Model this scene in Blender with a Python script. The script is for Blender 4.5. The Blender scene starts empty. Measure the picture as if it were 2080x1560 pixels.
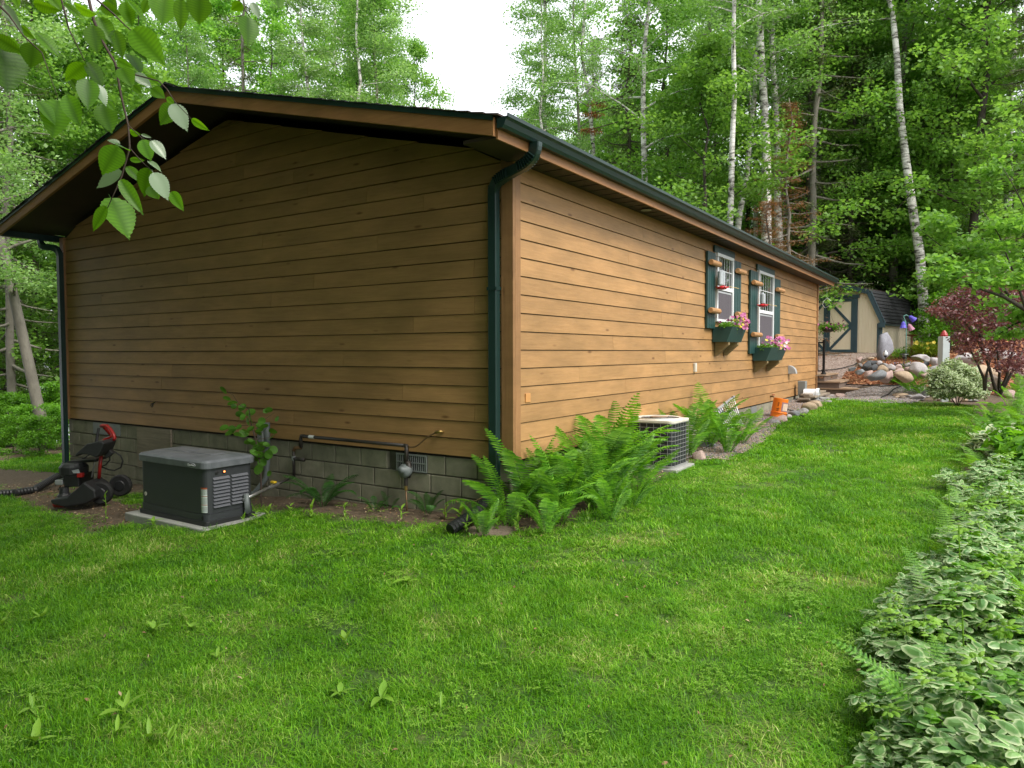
import bpy, bmesh, math, random
import numpy as np
from mathutils import Vector, Matrix, noise as mnoise

R = math.radians
random.seed(7); rng = np.random.default_rng(7)
sc = bpy.context.scene
C = sc.collection

# ------------------------------------------------------------------ camera, light
CAMP = Vector((3.805, -5.79, 1.6)); YAW = R(33.3); PITCH = math.atan(64/1456); FPX = 1456.0
cd = bpy.data.cameras.new('camera'); cam = bpy.data.objects.new('camera', cd); C.objects.link(cam)
cd.sensor_width = 36; cd.lens = 36*FPX/2080; cd.clip_end = 600; cd.clip_start = .05
cam.location = CAMP
cam.rotation_euler = (math.pi/2-PITCH, R(0.1), YAW)
sc.camera = cam
SUN_EL, SUN_AZ = R(50), math.atan2(.95, -.20)      # azimuth from +Y towards +X
w = bpy.data.worlds.new('World'); sc.world = w; w.use_nodes = True
nt = w.node_tree; nt.nodes.clear()
out = nt.nodes.new('ShaderNodeOutputWorld'); bg = nt.nodes.new('ShaderNodeBackground')
sky = nt.nodes.new('ShaderNodeTexSky'); sky.sky_type = 'NISHITA'; sky.sun_disc = False
sky.sun_elevation = SUN_EL; sky.sun_rotation = SUN_AZ; sky.dust_density = 3.0; sky.air_density = 1.0
mixc = nt.nodes.new('ShaderNodeMix'); mixc.data_type = 'RGBA'
tcn = nt.nodes.new('ShaderNodeTexCoord'); nz = nt.nodes.new('ShaderNodeTexNoise')
nz.inputs['Scale'].default_value = 2.2; nz.inputs['Detail'].default_value = 5
nt.links.new(tcn.outputs['Generated'], nz.inputs['Vector'])
ramp = nt.nodes.new('ShaderNodeValToRGB')
ramp.color_ramp.elements[0].position = .3; ramp.color_ramp.elements[0].color = (8.6, 8.9, 9.4, 1)
ramp.color_ramp.elements[1].position = .7; ramp.color_ramp.elements[1].color = (10.2, 10.4, 10.7, 1)
nt.links.new(nz.outputs['Fac'], ramp.inputs['Fac'])
mixc.inputs['Factor'].default_value = .86                       # cloud cover over the sky
nt.links.new(sky.outputs['Color'], mixc.inputs['A']); nt.links.new(ramp.outputs['Color'], mixc.inputs['B'])
nt.links.new(mixc.outputs['Result'], bg.inputs['Color']); nt.links.new(bg.outputs['Background'], out.inputs['Surface'])
bg.inputs['Strength'].default_value = .058
sd = bpy.data.lights.new('sun', 'SUN'); sun = bpy.data.objects.new('sun', sd); C.objects.link(sun)
sd.energy = 1.5; sd.angle = R(25); sd.color = (1, .95, .88)
sv = Vector((math.sin(SUN_AZ)*math.cos(SUN_EL), math.cos(SUN_AZ)*math.cos(SUN_EL), math.sin(SUN_EL)))
sun.rotation_euler = sv.to_track_quat('Z', 'Y').to_euler(); sun.location = (0, 0, 30)
sc.view_settings.view_transform = 'Standard'; sc.view_settings.look = 'None'
sc.view_settings.exposure = 1.7; sc.view_settings.gamma = 1
sc.cycles.max_bounces = 8; sc.cycles.transparent_max_bounces = 8

# ------------------------------------------------------------------ helpers
Dv = Vector((-math.sin(YAW), math.cos(YAW), 0)); Rv = Vector((math.cos(YAW), math.sin(YAW), 0))
Fw = Dv*math.cos(PITCH)+Vector((0, 0, -math.sin(PITCH))); Up = Dv*math.sin(PITCH)+Vector((0, 0, math.cos(PITCH)))
def ray(px, py):                       # a line of sight of the survey photograph
    return Fw + Rv*((px-1040)/FPX) - Up*((py-780)/FPX)
def pt(px, py, Z):                     # world point at distance Z along the view axis
    d = ray(px, py); return CAMP + d*(Z/d.dot(Dv))
def on_gable(px, py, y=0.0):
    d = ray(px, py); return CAMP + d*((y-CAMP.y)/d.y)
def on_side(px, py, x=0.0):
    d = ray(px, py); return CAMP + d*((x-CAMP.x)/d.x)
def sm(a, b, t):
    t = min(1, max(0, (t-a)/(b-a))); return t*t*(3-2*t)
def gz(x, y):
    z = .052*max(min(x, 0), -12)
    z += .035*max(min(y, 13), -8)*(1-.7*sm(0, -9, x))
    ys_ = 13+2.3*(1-sm(.3, 1.5, x)); z += 1.08*sm(ys_, 20.5, y)*sm(-9, -3, x)
    z += .25*sm(3.5, 8, x)*sm(-6, 0, y)
    z -= 3.4*sm(-14, -34, x)
    z += .035*mnoise.noise(Vector((x*.6, y*.6, 0))) + .012*mnoise.noise(Vector((x*2.3, y*2.3, 4)))
    if x > 0 and y > 14: z += .42*sm(2.2, 3.6, x)*sm(14.6, 17.2, y)*(1-sm(19, 22, y))
    return z
def gpt(px, py):                       # where a line of sight meets the ground
    d = ray(px, py); t = 1.0
    for i in range(400):
        p = CAMP+d*t
        if p.z <= gz(p.x, p.y): break
        t += .08 if t < 12 else .12
    lo, hi = t-.12, t
    for i in range(14):
        m = (lo+hi)/2; p = CAMP+d*m
        if p.z <= gz(p.x, p.y): hi = m
        else: lo = m
    p = CAMP+d*hi; return Vector((p.x, p.y, gz(p.x, p.y)))

def tag(o, label=None, cat=None, group=None, kind=None):
    if label: o['label'] = label
    if cat: o['category'] = cat
    if group: o['group'] = group
    if kind: o['kind'] = kind
    return o
def thing(name, loc, label, cat, group=None, rz=0):
    o = bpy.data.objects.new(name, None); C.objects.link(o); o.empty_display_size = .1
    o.location = loc; o.rotation_euler = (0, 0, rz)
    return tag(o, label, cat, group)
def link(name, me, parent=None, loc=None, rot=None, scale=None):
    o = bpy.data.objects.new(name, me); C.objects.link(o)
    if parent is not None: o.parent = parent
    if loc is not None: o.location = loc
    if rot is not None: o.rotation_euler = rot
    if scale is not None: o.scale = scale if hasattr(scale, '__len__') else (scale,)*3
    return o
class MB:
    def __init__(s): s.v = []; s.f = []; s.m = []
    def add(s, vs, fs, mi=0):
        n = len(s.v); s.v += [tuple(v) for v in vs]; s.f += [tuple(n+i for i in f) for f in fs]; s.m += [mi]*len(fs); return s
    def box(s, lo, hi, mi=0, M=None):
        x0, y0, z0 = lo; x1, y1, z1 = hi
        vs = [Vector(p) for p in ((x0,y0,z0),(x1,y0,z0),(x1,y1,z0),(x0,y1,z0),(x0,y0,z1),(x1,y0,z1),(x1,y1,z1),(x0,y1,z1))]
        if M is not None: vs = [M@v for v in vs]
        return s.add(vs, ((0,3,2,1),(4,5,6,7),(0,1,5,4),(1,2,6,5),(2,3,7,6),(3,0,4,7)), mi)
    def bar(s, a, b, w, h, up=(0, 0, 1), mi=0):      # square bar from a to b
        a = Vector(a); b = Vector(b); d = (b-a).normalized(); u = Vector(up)
        x = d.cross(u)
        if x.length < 1e-4: x = d.cross(Vector((1, 0, 0)))
        x.normalize(); u = x.cross(d).normalized()
        vs = [p+x*sx*w/2+u*su*h/2 for p in (a, b) for sx, su in ((-1,-1),(1,-1),(1,1),(-1,1))]
        return s.add(vs, ((0,1,2,3),(7,6,5,4),(0,4,5,1),(1,5,6,2),(2,6,7,3),(3,7,4,0)), mi)
    def tube(s, pts, r, n=8, mi=0, cap=True):
        pts = [Vector(p) for p in pts]; rs = r if hasattr(r, '__len__') else [r]*len(pts)
        base = len(s.v); px = None
        for i, p in enumerate(pts):
            d = (pts[min(i+1, len(pts)-1)]-pts[max(i-1, 0)]).normalized()
            if px is None: px = d.orthogonal().normalized()
            px = (px-d*px.dot(d)).normalized(); py = d.cross(px)
            for k in range(n):
                a = 2*math.pi*k/n; s.v.append(tuple(p+px*math.cos(a)*rs[i]+py*math.sin(a)*rs[i]))
        for i in range(len(pts)-1):
            for k in range(n):
                a = base+i*n+k; b = base+i*n+(k+1) % n
                s.f.append((a, b, b+n, a+n)); s.m.append(mi)
        if cap:
            s.f.append(tuple(base+k for k in reversed(range(n)))); s.m.append(mi)
            s.f.append(tuple(base+(len(pts)-1)*n+k for k in range(n))); s.m.append(mi)
        return s
    def lathe(s, prof, n=16, c=(0, 0, 0), mi=0, M=None):
        base = len(s.v)
        for r_, z in prof:
            for k in range(n):
                a = 2*math.pi*k/n; v = Vector((c[0]+r_*math.cos(a), c[1]+r_*math.sin(a), c[2]+z))
                s.v.append(tuple(M@v if M is not None else v))
        for i in range(len(prof)-1):
            for k in range(n):
                a = base+i*n+k; b = base+i*n+(k+1) % n
                s.f.append((a, b, b+n, a+n)); s.m.append(mi)
        s.f.append(tuple(base+k for k in reversed(range(n)))); s.m.append(mi)
        s.f.append(tuple(base+(len(prof)-1)*n+k for k in range(n))); s.m.append(mi)
        return s
    def mesh(s, name, mats, smooth=False):
        me = bpy.data.meshes.new(name); me.from_pydata(s.v, [], s.f)
        for m in (mats if isinstance(mats, (list, tuple)) else [mats]): me.materials.append(m)
        if max(s.m, default=0): me.polygons.foreach_set('material_index', s.m)
        if smooth: me.polygons.foreach_set('use_smooth', [True]*len(me.polygons))
        me.update(); return me
    def build(s, name, mats, parent=None, smooth=False, bevel=0, **k):
        o = link(name, s.mesh(name, mats, smooth), parent, **k)
        if bevel:
            b = o.modifiers.new('bevel', 'BEVEL'); b.width = bevel; b.segments = 2; b.limit_method = 'ANGLE'; b.angle_limit = R(40)
        return o
def copy_tree(o, parent=None):
    c = o.copy(); C.objects.link(c); c.parent = parent
    for ch in list(o.children): copy_tree(ch, c)
    return c
def np_mesh(name, V, F, mats, smooth=False, mi=None):
    V = np.asarray(V, dtype=np.float32); F = np.asarray(F, dtype=np.int32)
    me = bpy.data.meshes.new(name); me.vertices.add(len(V)); me.vertices.foreach_set('co', V.ravel())
    k = F.shape[1]; me.loops.add(F.size); me.loops.foreach_set('vertex_index', F.ravel())
    me.polygons.add(len(F)); me.polygons.foreach_set('loop_start', np.arange(0, F.size, k, dtype=np.int32))
    me.polygons.foreach_set('loop_total', np.full(len(F), k, dtype=np.int32))
    for m in (mats if isinstance(mats, (list, tuple)) else [mats]): me.materials.append(m)
    if mi is not None: me.polygons.foreach_set('material_index', np.asarray(mi, dtype=np.int32))
    if smooth: me.polygons.foreach_set('use_smooth', np.ones(len(F), dtype=bool))
    me.update(calc_edges=True); return me

# ------------------------------------------------------------------ materials
def N(nt, typ, **kw):
    n = nt.nodes.new(typ)
    for k, v in kw.items():
        if k in n.inputs: n.inputs[k].default_value = v
        else: setattr(n, k, v)
    return n
def newmat(name):
    m = bpy.data.materials.new(name); m.use_nodes = True; nt = m.node_tree
    return m, nt, nt.nodes['Principled BSDF']
def rampnode(nt, stops):
    r = nt.nodes.new('ShaderNodeValToRGB'); e = r.color_ramp.elements
    while len(e) < len(stops): e.new(.5)
    for i, (p, c) in enumerate(stops):
        e[i].position = p; e[i].color = (*c, 1) if len(c) == 3 else c
    return r
def mat(name, c1, c2=None, scale=8, rough=.6, bump=0., bscale=None, metal=0., stretch=(1, 1, 1), rnd=0., detail=5, coords='Object', spec=.5):
    m, nt, b = newmat(name); L = nt.links.new
    b.inputs['Roughness'].default_value = rough; b.inputs['Metallic'].default_value = metal
    b.inputs['Specular IOR Level'].default_value = spec
    if c2 is None: c2 = tuple(x*.8 for x in c1)
    tc = N(nt, 'ShaderNodeTexCoord'); mp = N(nt, 'ShaderNodeMapping'); mp.inputs['Scale'].default_value = stretch
    if coords == 'World':
        g = N(nt, 'ShaderNodeNewGeometry'); L(g.outputs['Position'], mp.inputs['Vector'])
    else: L(tc.outputs[coords], mp.inputs['Vector'])
    nz = N(nt, 'ShaderNodeTexNoise', Scale=scale, Detail=detail, Roughness=.6); L(mp.outputs[0], nz.inputs['Vector'])
    r = rampnode(nt, [(.3, c2), (.7, c1)]); L(nz.outputs['Fac'], r.inputs['Fac']); col = r.outputs['Color']
    if rnd:
        oi = N(nt, 'ShaderNodeObjectInfo'); hs = N(nt, 'ShaderNodeHueSaturation')
        mr = N(nt, 'ShaderNodeMapRange'); mr.inputs['To Min'].default_value = 1-rnd; mr.inputs['To Max'].default_value = 1+rnd
        L(oi.outputs['Random'], mr.inputs['Value']); L(mr.outputs[0], hs.inputs['Value']); L(col, hs.inputs['Color']); col = hs.outputs['Color']
    L(col, b.inputs['Base Color'])
    if bump:
        n2 = N(nt, 'ShaderNodeTexNoise', Scale=bscale or scale*3, Detail=6, Roughness=.65); L(mp.outputs[0], n2.inputs['Vector'])
        bp = N(nt, 'ShaderNodeBump', Strength=min(1, bump), Distance=.01); L(n2.outputs['Fac'], bp.inputs['Height']); L(bp.outputs[0], b.inputs['Normal'])
    return m
def wood_mat(name, c1, c2, dark, axis='X', rough=.55, rnd=.07, stain=None):
    """stained board: grain along axis, knots, nail dots and weathering"""
    m, nt, b = newmat(name); L = nt.links.new
    g = N(nt, 'ShaderNodeNewGeometry'); oi = N(nt, 'ShaderNodeObjectInfo')
    off = N(nt, 'ShaderNodeVectorMath', operation='MULTIPLY_ADD'); off.inputs[1].default_value = (1, 1, 1)
    cmb = N(nt, 'ShaderNodeCombineXYZ'); ml = N(nt, 'ShaderNodeMath', operation='MULTIPLY'); ml.inputs[1].default_value = 37
    L(oi.outputs['Random'], ml.inputs[0]); L(ml.outputs[0], cmb.inputs['X']); L(ml.outputs[0], cmb.inputs['Y']); L(ml.outputs[0], cmb.inputs['Z'])
    L(g.outputs['Position'], off.inputs[0]); L(cmb.outputs[0], off.inputs[2])
    mp = N(nt, 'ShaderNodeMapping'); mp.inputs['Scale'].default_value = (.9, .9, 14) if axis != 'Z' else (14, 14, .9)
    L(off.outputs[0], mp.inputs['Vector'])
    grain = N(nt, 'ShaderNodeTexNoise', Scale=3.0, Detail=9, Roughness=.65, Distortion=.7); L(mp.outputs[0], grain.inputs['Vector'])
    blot = N(nt, 'ShaderNodeTexNoise', Scale=1.3, Detail=4, Roughness=.6)
    mp2 = N(nt, 'ShaderNodeMapping'); mp2.inputs['Scale'].default_value = (1, 1, 3); L(off.outputs[0], mp2.inputs['Vector']); L(mp2.outputs[0], blot.inputs['Vector'])
    r = rampnode(nt, [(.28, c2), (.62, c1)]); L(grain.outputs['Fac'], r.inputs['Fac'])
    r2 = rampnode(nt, [(.36, (.82, .83, .80)), (.66, (1.10, 1.09, 1.06))]); L(blot.outputs['Fac'], r2.inputs['Fac'])
    mx = N(nt, 'ShaderNodeMix', data_type='RGBA', blend_type='MULTIPLY'); mx.inputs['Factor'].default_value = 1
    L(r.outputs['Color'], mx.inputs['A']); L(r2.outputs['Color'], mx.inputs['B'])
    # knots and nail heads
    mp3 = N(nt, 'ShaderNodeMapping'); mp3.inputs['Scale'].default_value = (1.6, 1.6, 5.5) if axis != 'Z' else (5.5, 5.5, 1.6); L(off.outputs[0], mp3.inputs['Vector'])
    vo = N(nt, 'ShaderNodeTexVoronoi', Scale=1.0); L(mp3.outputs[0], vo.inputs['Vector'])
    kr = rampnode(nt, [(.035, (1, 1, 1)), (.11, (0, 0, 0))]); L(vo.outputs['Distance'], kr.inputs['Fac'])
    mk = N(nt, 'ShaderNodeMix', data_type='RGBA'); L(kr.outputs['Color'], mk.inputs['Factor']); L(mx.outputs['Result'], mk.inputs['A']); mk.inputs['B'].default_value = (*dark, 1)
    hs = N(nt, 'ShaderNodeHueSaturation'); mr = N(nt, 'ShaderNodeMapRange'); mr.inputs['To Min'].default_value = 1-rnd; mr.inputs['To Max'].default_value = 1+rnd
    L(oi.outputs['Random'], mr.inputs['Value']); L(mr.outputs[0], hs.inputs['Value']); L(mk.outputs['Result'], hs.inputs['Color'])
    L(hs.outputs['Color'], b.inputs['Base Color'])
    b.inputs['Roughness'].default_value = rough; b.inputs['Specular IOR Level'].default_value = .35
    bp = N(nt, 'ShaderNodeBump', Strength=.35, Distance=.006); L(grain.outputs['Fac'], bp.inputs['Height']); L(bp.outputs[0], b.inputs['Normal'])
    return m
def leaf_mat(name, c1, c2, trans=.4, rough=.45, scale=.35, rnd=.18, tcol=None, fine=0., edge=None, spec=.4, vein=False, stops=None):
    """foliage: reflects and lets light through; colour drifts in clumps and from plant to plant"""
    m, nt, b = newmat(name); L = nt.links.new
    g = N(nt, 'ShaderNodeNewGeometry'); nz = N(nt, 'ShaderNodeTexNoise', Scale=scale, Detail=3, Roughness=.7); L(g.outputs['Position'], nz.inputs['Vector'])
    ad = N(nt, 'ShaderNodeMath', operation='MULTIPLY_ADD'); ad.inputs[1].default_value = .62 if stops else .5; L(g.outputs['Random Per Island'], ad.inputs[0])
    sub = N(nt, 'ShaderNodeMath', operation='SUBTRACT'); sub.inputs[1].default_value = .25; L(nz.outputs['Fac'], sub.inputs[0]); L(sub.outputs[0], ad.inputs[2])
    r = rampnode(nt, stops or [(.2, c2), (.8, c1)]); L(ad.outputs[0], r.inputs['Fac']); col = r.outputs['Color']
    if vein:
        av = N(nt, 'ShaderNodeAttribute', attribute_name='vein'); mv = N(nt, 'ShaderNodeMix', data_type='RGBA', blend_type='MULTIPLY'); L(av.outputs['Fac'], mv.inputs['Factor']); L(col, mv.inputs['A']); mv.inputs['B'].default_value = (.50, .55, .45, 1); col = mv.outputs['Result']
    if edge:
        at = N(nt, 'ShaderNodeAttribute', attribute_name='edge'); nf = N(nt, 'ShaderNodeTexNoise', Scale=60.0, Detail=2)
        L(g.outputs['Position'], nf.inputs['Vector'])
        a2 = N(nt, 'ShaderNodeMath', operation='MULTIPLY_ADD'); a2.inputs[1].default_value = .35; L(nf.outputs['Fac'], a2.inputs[0]); L(at.outputs['Fac'], a2.inputs[2])
        er = rampnode(nt, [(.66, (0, 0, 0)), (1.0, (1, 1, 1))]); L(a2.outputs[0], er.inputs['Fac'])
        me_ = N(nt, 'ShaderNodeMix', data_type='RGBA'); L(er.outputs['Color'], me_.inputs['Factor']); L(col, me_.inputs['A']); me_.inputs['B'].default_value = (*edge, 1); col = me_.outputs['Result']
    if rnd:
        oi = N(nt, 'ShaderNodeObjectInfo'); hs = N(nt, 'ShaderNodeHueSaturation'); mr = N(nt, 'ShaderNodeMapRange')
        mr.inputs['To Min'].default_value = 1-rnd; mr.inputs['To Max'].default_value = 1+rnd
        L(oi.outputs['Random'], mr.inputs['Value']); L(mr.outputs[0], hs.inputs['Value']); L(col, hs.inputs['Color']); col = hs.outputs['Color']
    L(col, b.inputs['Base Color']); b.inputs['Roughness'].default_value = rough; b.inputs['Specular IOR Level'].default_value = spec
    tr = N(nt, 'ShaderNodeBsdfTranslucent'); mt = N(nt, 'ShaderNodeMix', data_type='RGBA', blend_type='MULTIPLY'); mt.inputs['Factor'].default_value = 1
    L(col, mt.inputs['A']); mt.inputs['B'].default_value = (*(tcol or (1.5, 1.45, .6)), 1); L(mt.outputs['Result'], tr.inputs['Color'])
    ms = N(nt, 'ShaderNodeMixShader'); ms.inputs[0].default_value = trans
    o = nt.nodes['Material Output']; L(b.outputs[0], ms.inputs[1]); L(tr.outputs[0], ms.inputs[2]); L(ms.outputs[0], o.inputs['Surface'])
    return m

M = {}
SID1, SID2 = (.41, .230, .096), (.335, .184, .074)
M['siding'] = wood_mat('brown_siding', SID1, SID2, (.17, .08, .03), 'X', rnd=.075)
M['trimwood'] = wood_mat('brown_trim', (.34, .165, .065), (.27, .125, .048), (.14, .06, .02), 'X')
M['trimwood_v'] = wood_mat('brown_corner_trim', (.31, .165, .072), (.25, .125, .052), (.15, .07, .025), 'Z')
M['backing'] = mat('dark_gap_shade', (.030, .024, .018), (.022, .018, .014), 3, .9)  # near-black, paints shadow lines into the gaps between siding boards
M['soffit'] = mat('soffit_brown', (.045, .028, .017), (.032, .02, .012), 3, .7, .2, 40)
M['green_metal'] = mat('green_metal', (.013, .038, .034), (.010, .030, .027), 3, .38, .04, 90)
M['green_paint'] = mat('green_paint', (.016, .062, .058), (.012, .050, .047), 5, .5, .25, 60)
M['black_metal'] = mat('black_metal', (.018, .018, .02), (.012, .012, .013), 6, .4)
M['black_pipe'] = mat('black_iron_pipe', (.02, .019, .018), (.035, .026, .02), 14, .5, .2, 60)
M['black_plastic'] = mat('black_plastic', (.02, .021, .022), (.014, .015, .016), 9, .5, .1, 60)
M['rubber'] = mat('rubber', (.016, .016, .016), None, 9, .8)
M['grey_conduit'] = mat('grey_conduit', (.16, .18, .18), (.12, .14, .14), 5, .5)
M['grey_box'] = mat('grey_box', (.22, .24, .23), (.18, .19, .19), 5, .55)
M['steel'] = mat('galvanised_steel', (.55, .55, .54), (.42, .42, .42), 9, .35, .05, metal=.8)
M['alu'] = mat('aluminium', (.62, .64, .66), (.52, .54, .56), 9, .38, metal=.7)
M['brass'] = mat('brass', (.45, .30, .10), (.3, .2, .07), 12, .4, metal=.8)
M['copper'] = mat('old_copper', (.20, .12, .06), (.14, .08, .04), 14, .5, metal=.4)
M['white'] = mat('white_vinyl', (.78, .79, .80), (.72, .73, .75), 4, .4)
M['white_plastic'] = mat('white_plastic', (.74, .77, .80), (.66, .69, .72), 5, .45)
M['red'] = mat('red_paint', (.34, .014, .012), (.24, .01, .009), 8, .35)
M['orange'] = mat('orange_plastic', (.85, .22, .012), (.78, .18, .01), 5, .4)
M['yellow'] = mat('yellow_handle', (.75, .50, .03), None, 5, .4)
M['peg'] = wood_mat('peg_wood', (.50, .27, .12), (.36, .18, .075), (.2, .09, .03), 'X', .6)
M['rawwood'] = wood_mat('bare_wood', (.30, .22, .11), (.20, .15, .07), (.1, .07, .03), 'X', .8)
M['oldwood'] = wood_mat('weathered_lumber', (.30, .25, .20), (.20, .165, .125), (.10, .08, .06), 'X', .85)
M['deckwood'] = wood_mat('deck_boards', (.36, .25, .17), (.29, .20, .135), (.2, .13, .08), 'X', .7)
M['deckside'] = mat('deck_riser', (.15, .115, .095), (.12, .09, .075), 6, .7, .1)
M['block'] = mat('concrete_block', (.29, .27, .20), (.17, .16, .115), 5, .92, .6, 120, rnd=.10)
M['mortar'] = mat('mortar', (.12, .115, .09), (.08, .075, .06), 9, .95, .5, 90)
M['concrete'] = mat('concrete_slab', (.36, .36, .33), (.27, .27, .25), 6, .9, .5, 80)
M['glass'] = mat('window_glass', (.030, .036, .034), (.022, .026, .026), 2, .03, spec=.9)
M['screen'] = mat('window_screen', (.105, .092, .105), (.075, .066, .078), 5, .85, .3, 200, stretch=(1, 4, .3))
M['shingle'] = mat('dark_shingle', (.038, .039, .045), (.022, .022, .026), 10, .95, .8, 120, rnd=.12)
M['shingle_brown'] = mat('brown_shingle', (.085, .055, .045), (.05, .034, .028), 10, .95, .8, 120, rnd=.1)
M['shed'] = mat('cream_paint', (.90, .78, .58), (.86, .73, .53), 3, .7, .15, 60)
M['shed_trim'] = mat('blue_green_trim', (.045, .085, .105), (.035, .070, .086), 4, .6, .15, 50)
M['gen_body'] = mat('generator_body', (.040, .044, .048), (.034, .037, .041), 7, .45, .12, 220)
M['gen_lid'] = mat('generator_lid', (.16, .17, .185), (.10, .11, .12), 7, .35, .12, 160)
M['gen_vent'] = mat('generator_louver', (.13, .135, .15), (.11, .115, .13), 7, .4, .1, 200)
M['sticker'] = mat('label_print', (.62, .68, .65), (.50, .57, .54), 60, .5, stretch=(.3, .3, 6))
M['sticker_red'] = mat('label_red', (.42, .10, .04), None, 5, .5)
M['silver'] = mat('silver_badge', (.42, .44, .46), None, 5, .4)
M['ac_top'] = mat('ac_top', (.66, .63, .56), (.58, .54, .46), 7, .5, .1)
M['ac_rust'] = mat('ac_fan_grille', (.34, .24, .17), (.22, .16, .12), 9, .6)
M['ac_core'] = mat('ac_fins', (.022, .024, .028), (.014, .015, .018), 30, .6, .5, 200, stretch=(1, 1, .1))
M['ac_wire'] = mat('ac_wire_guard', (.32, .32, .31), None, 5, .4)
M['post'] = mat('grey_post', (.42, .46, .46), (.36, .40, .40), 4, .6)
M['feeder_red'] = mat('feeder_red', (.62, .02, .03), (.5, .015, .02), 5, .3)
M['feeder_glass'] = mat('feeder_glass', (.42, .45, .47), (.33, .36, .38), 5, .1, spec=.8)
M['pink'] = leaf_mat('pink_petal', (.60, .20, .40), (.48, .10, .28), .25, tcol=(1.2, .9, 1.1))
M['yellow_petal'] = leaf_mat('yellow_petal', (.72, .60, .07), (.6, .48, .05), .25, tcol=(1.1, 1.1, .8))
M['white_petal'] = leaf_mat('white_petal', (.75, .75, .72), (.65, .65, .62), .25, tcol=(1, 1, 1))
M['plum_petal'] = leaf_mat('plum_petal', (.13, .02, .075), (.08, .012, .045), .2, tcol=(1.2, .8, 1))
M['violet'] = leaf_mat('violet_bell', (.16, .13, .62), (.12, .10, .5), .3, tcol=(1, 1, 1.2))
M['pale_pink'] = leaf_mat('pale_pink_bell', (.6, .30, .40), (.5, .25, .34), .3, tcol=(1, 1, 1))
M['aqua'] = mat('aqua_rod', (.12, .30, .26), None, 5, .5)
M['rustpot'] = mat('rusty_bowl', (.22, .10, .06), None, 5, .7)
M['bark_dark'] = mat('bark_dark', (.085, .07, .055), (.045, .037, .03), 6, .95, 1, 22, stretch=(1, 1, .25))
M['bark_grey'] = mat('bark_grey', (.24, .22, .18), (.12, .11, .09), 4, .9, .8, 18, stretch=(1, 1, .5))
M['twig'] = mat('twig', (.09, .06, .045), (.06, .04, .03), 20, .8)
def birch_mat():
    m, nt, b = newmat('birch_bark'); L = nt.links.new
    tc = N(nt, 'ShaderNodeTexCoord'); mp = N(nt, 'ShaderNodeMapping'); mp.inputs['Scale'].default_value = (1, 1, 3.2); L(tc.outputs['Object'], mp.inputs['Vector'])
    nz = N(nt, 'ShaderNodeTexNoise', Scale=2.4, Detail=6, Roughness=.75, Distortion=.4); L(mp.outputs[0], nz.inputs['Vector'])
    r = rampnode(nt, [(.40, (.045, .04, .035)), (.46, (.38, .36, .33)), (.56, (.76, .74, .70))]); L(nz.outputs['Fac'], r.inputs['Fac'])
    L(r.outputs['Color'], b.inputs['Base Color']); b.inputs['Roughness'].default_value = .85
    return m
M['bark_birch'] = birch_mat()
M['leaf_aspen'] = leaf_mat('aspen_leaf', (.32, .48, .19), (.17, .32, .10), .5, tcol=(1.3, 1.35, .8))
M['leaf_maple'] = leaf_mat('maple_leaf', (.27, .48, .10), (.14, .31, .045), .5, tcol=(1.35, 1.35, .75))
M['leaf_birch'] = leaf_mat('birch_leaf', (.27, .45, .14), (.14, .29, .07), .5, tcol=(1.3, 1.35, .8))
M['leaf_shrub'] = leaf_mat('shrub_leaf', (.17, .38, .035), (.08, .22, .018), .45, scale=.9)
M['needle'] = leaf_mat('spruce_needle', (.16, .21, .075), (.07, .115, .04), .25, .6)
M['needle_rust'] = leaf_mat('rusty_needle', (.30, .13, .055), (.12, .085, .04), .2, .7)
M['leaf_elm'] = leaf_mat('elm_leaf', (.17, .37, .018), (.07, .21, .012), .55, .4, 3.0, .3, tcol=(1.7, 1.6, .3), vein=True)
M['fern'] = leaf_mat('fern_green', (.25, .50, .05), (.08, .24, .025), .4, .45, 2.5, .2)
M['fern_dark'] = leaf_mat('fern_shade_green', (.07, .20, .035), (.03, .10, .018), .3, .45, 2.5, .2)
M['grass'] = leaf_mat('grass_blade', (.15, .37, .018), (.045, .17, .008), .36, .5, 1.1, .25, stops=[(.1, (.045, .16, .010)), (.45, (.095, .27, .008)), (.72, (.165, .39, .010)), (.84, (.25, .45, .035)), (.95, (.50, .54, .20))])
M['weed'] = leaf_mat('weed_leaf', (.25, .44, .05), (.16, .33, .03), .35, .45, 3, .1)
M['gout'] = leaf_mat('variegated_leaf', (.22, .39, .12), (.10, .24, .06), .28, .4, 4, .16, tcol=(1.2, 1.3, .8), edge=(.47, .57, .31))
M['dogwood'] = leaf_mat('variegated_shrub_leaf', (.13, .24, .09), (.07, .15, .05), .25, .45, 2, .10, tcol=(1.1, 1.2, .8), edge=(.56, .62, .38))
M['purple'] = leaf_mat('purple_leaf', (.25, .11, .10), (.09, .038, .048), .3, .42, 1.5, .1, tcol=(1.5, .8, .8), spec=.7)
M['lav'] = leaf_mat('grey_violet_spike', (.16, .15, .24), (.10, .10, .15), .2, .6, 3)
M['chartreuse'] = leaf_mat('yellow_green_leaf', (.30, .40, .03), (.16, .28, .02), .4, .45, 2)
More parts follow.
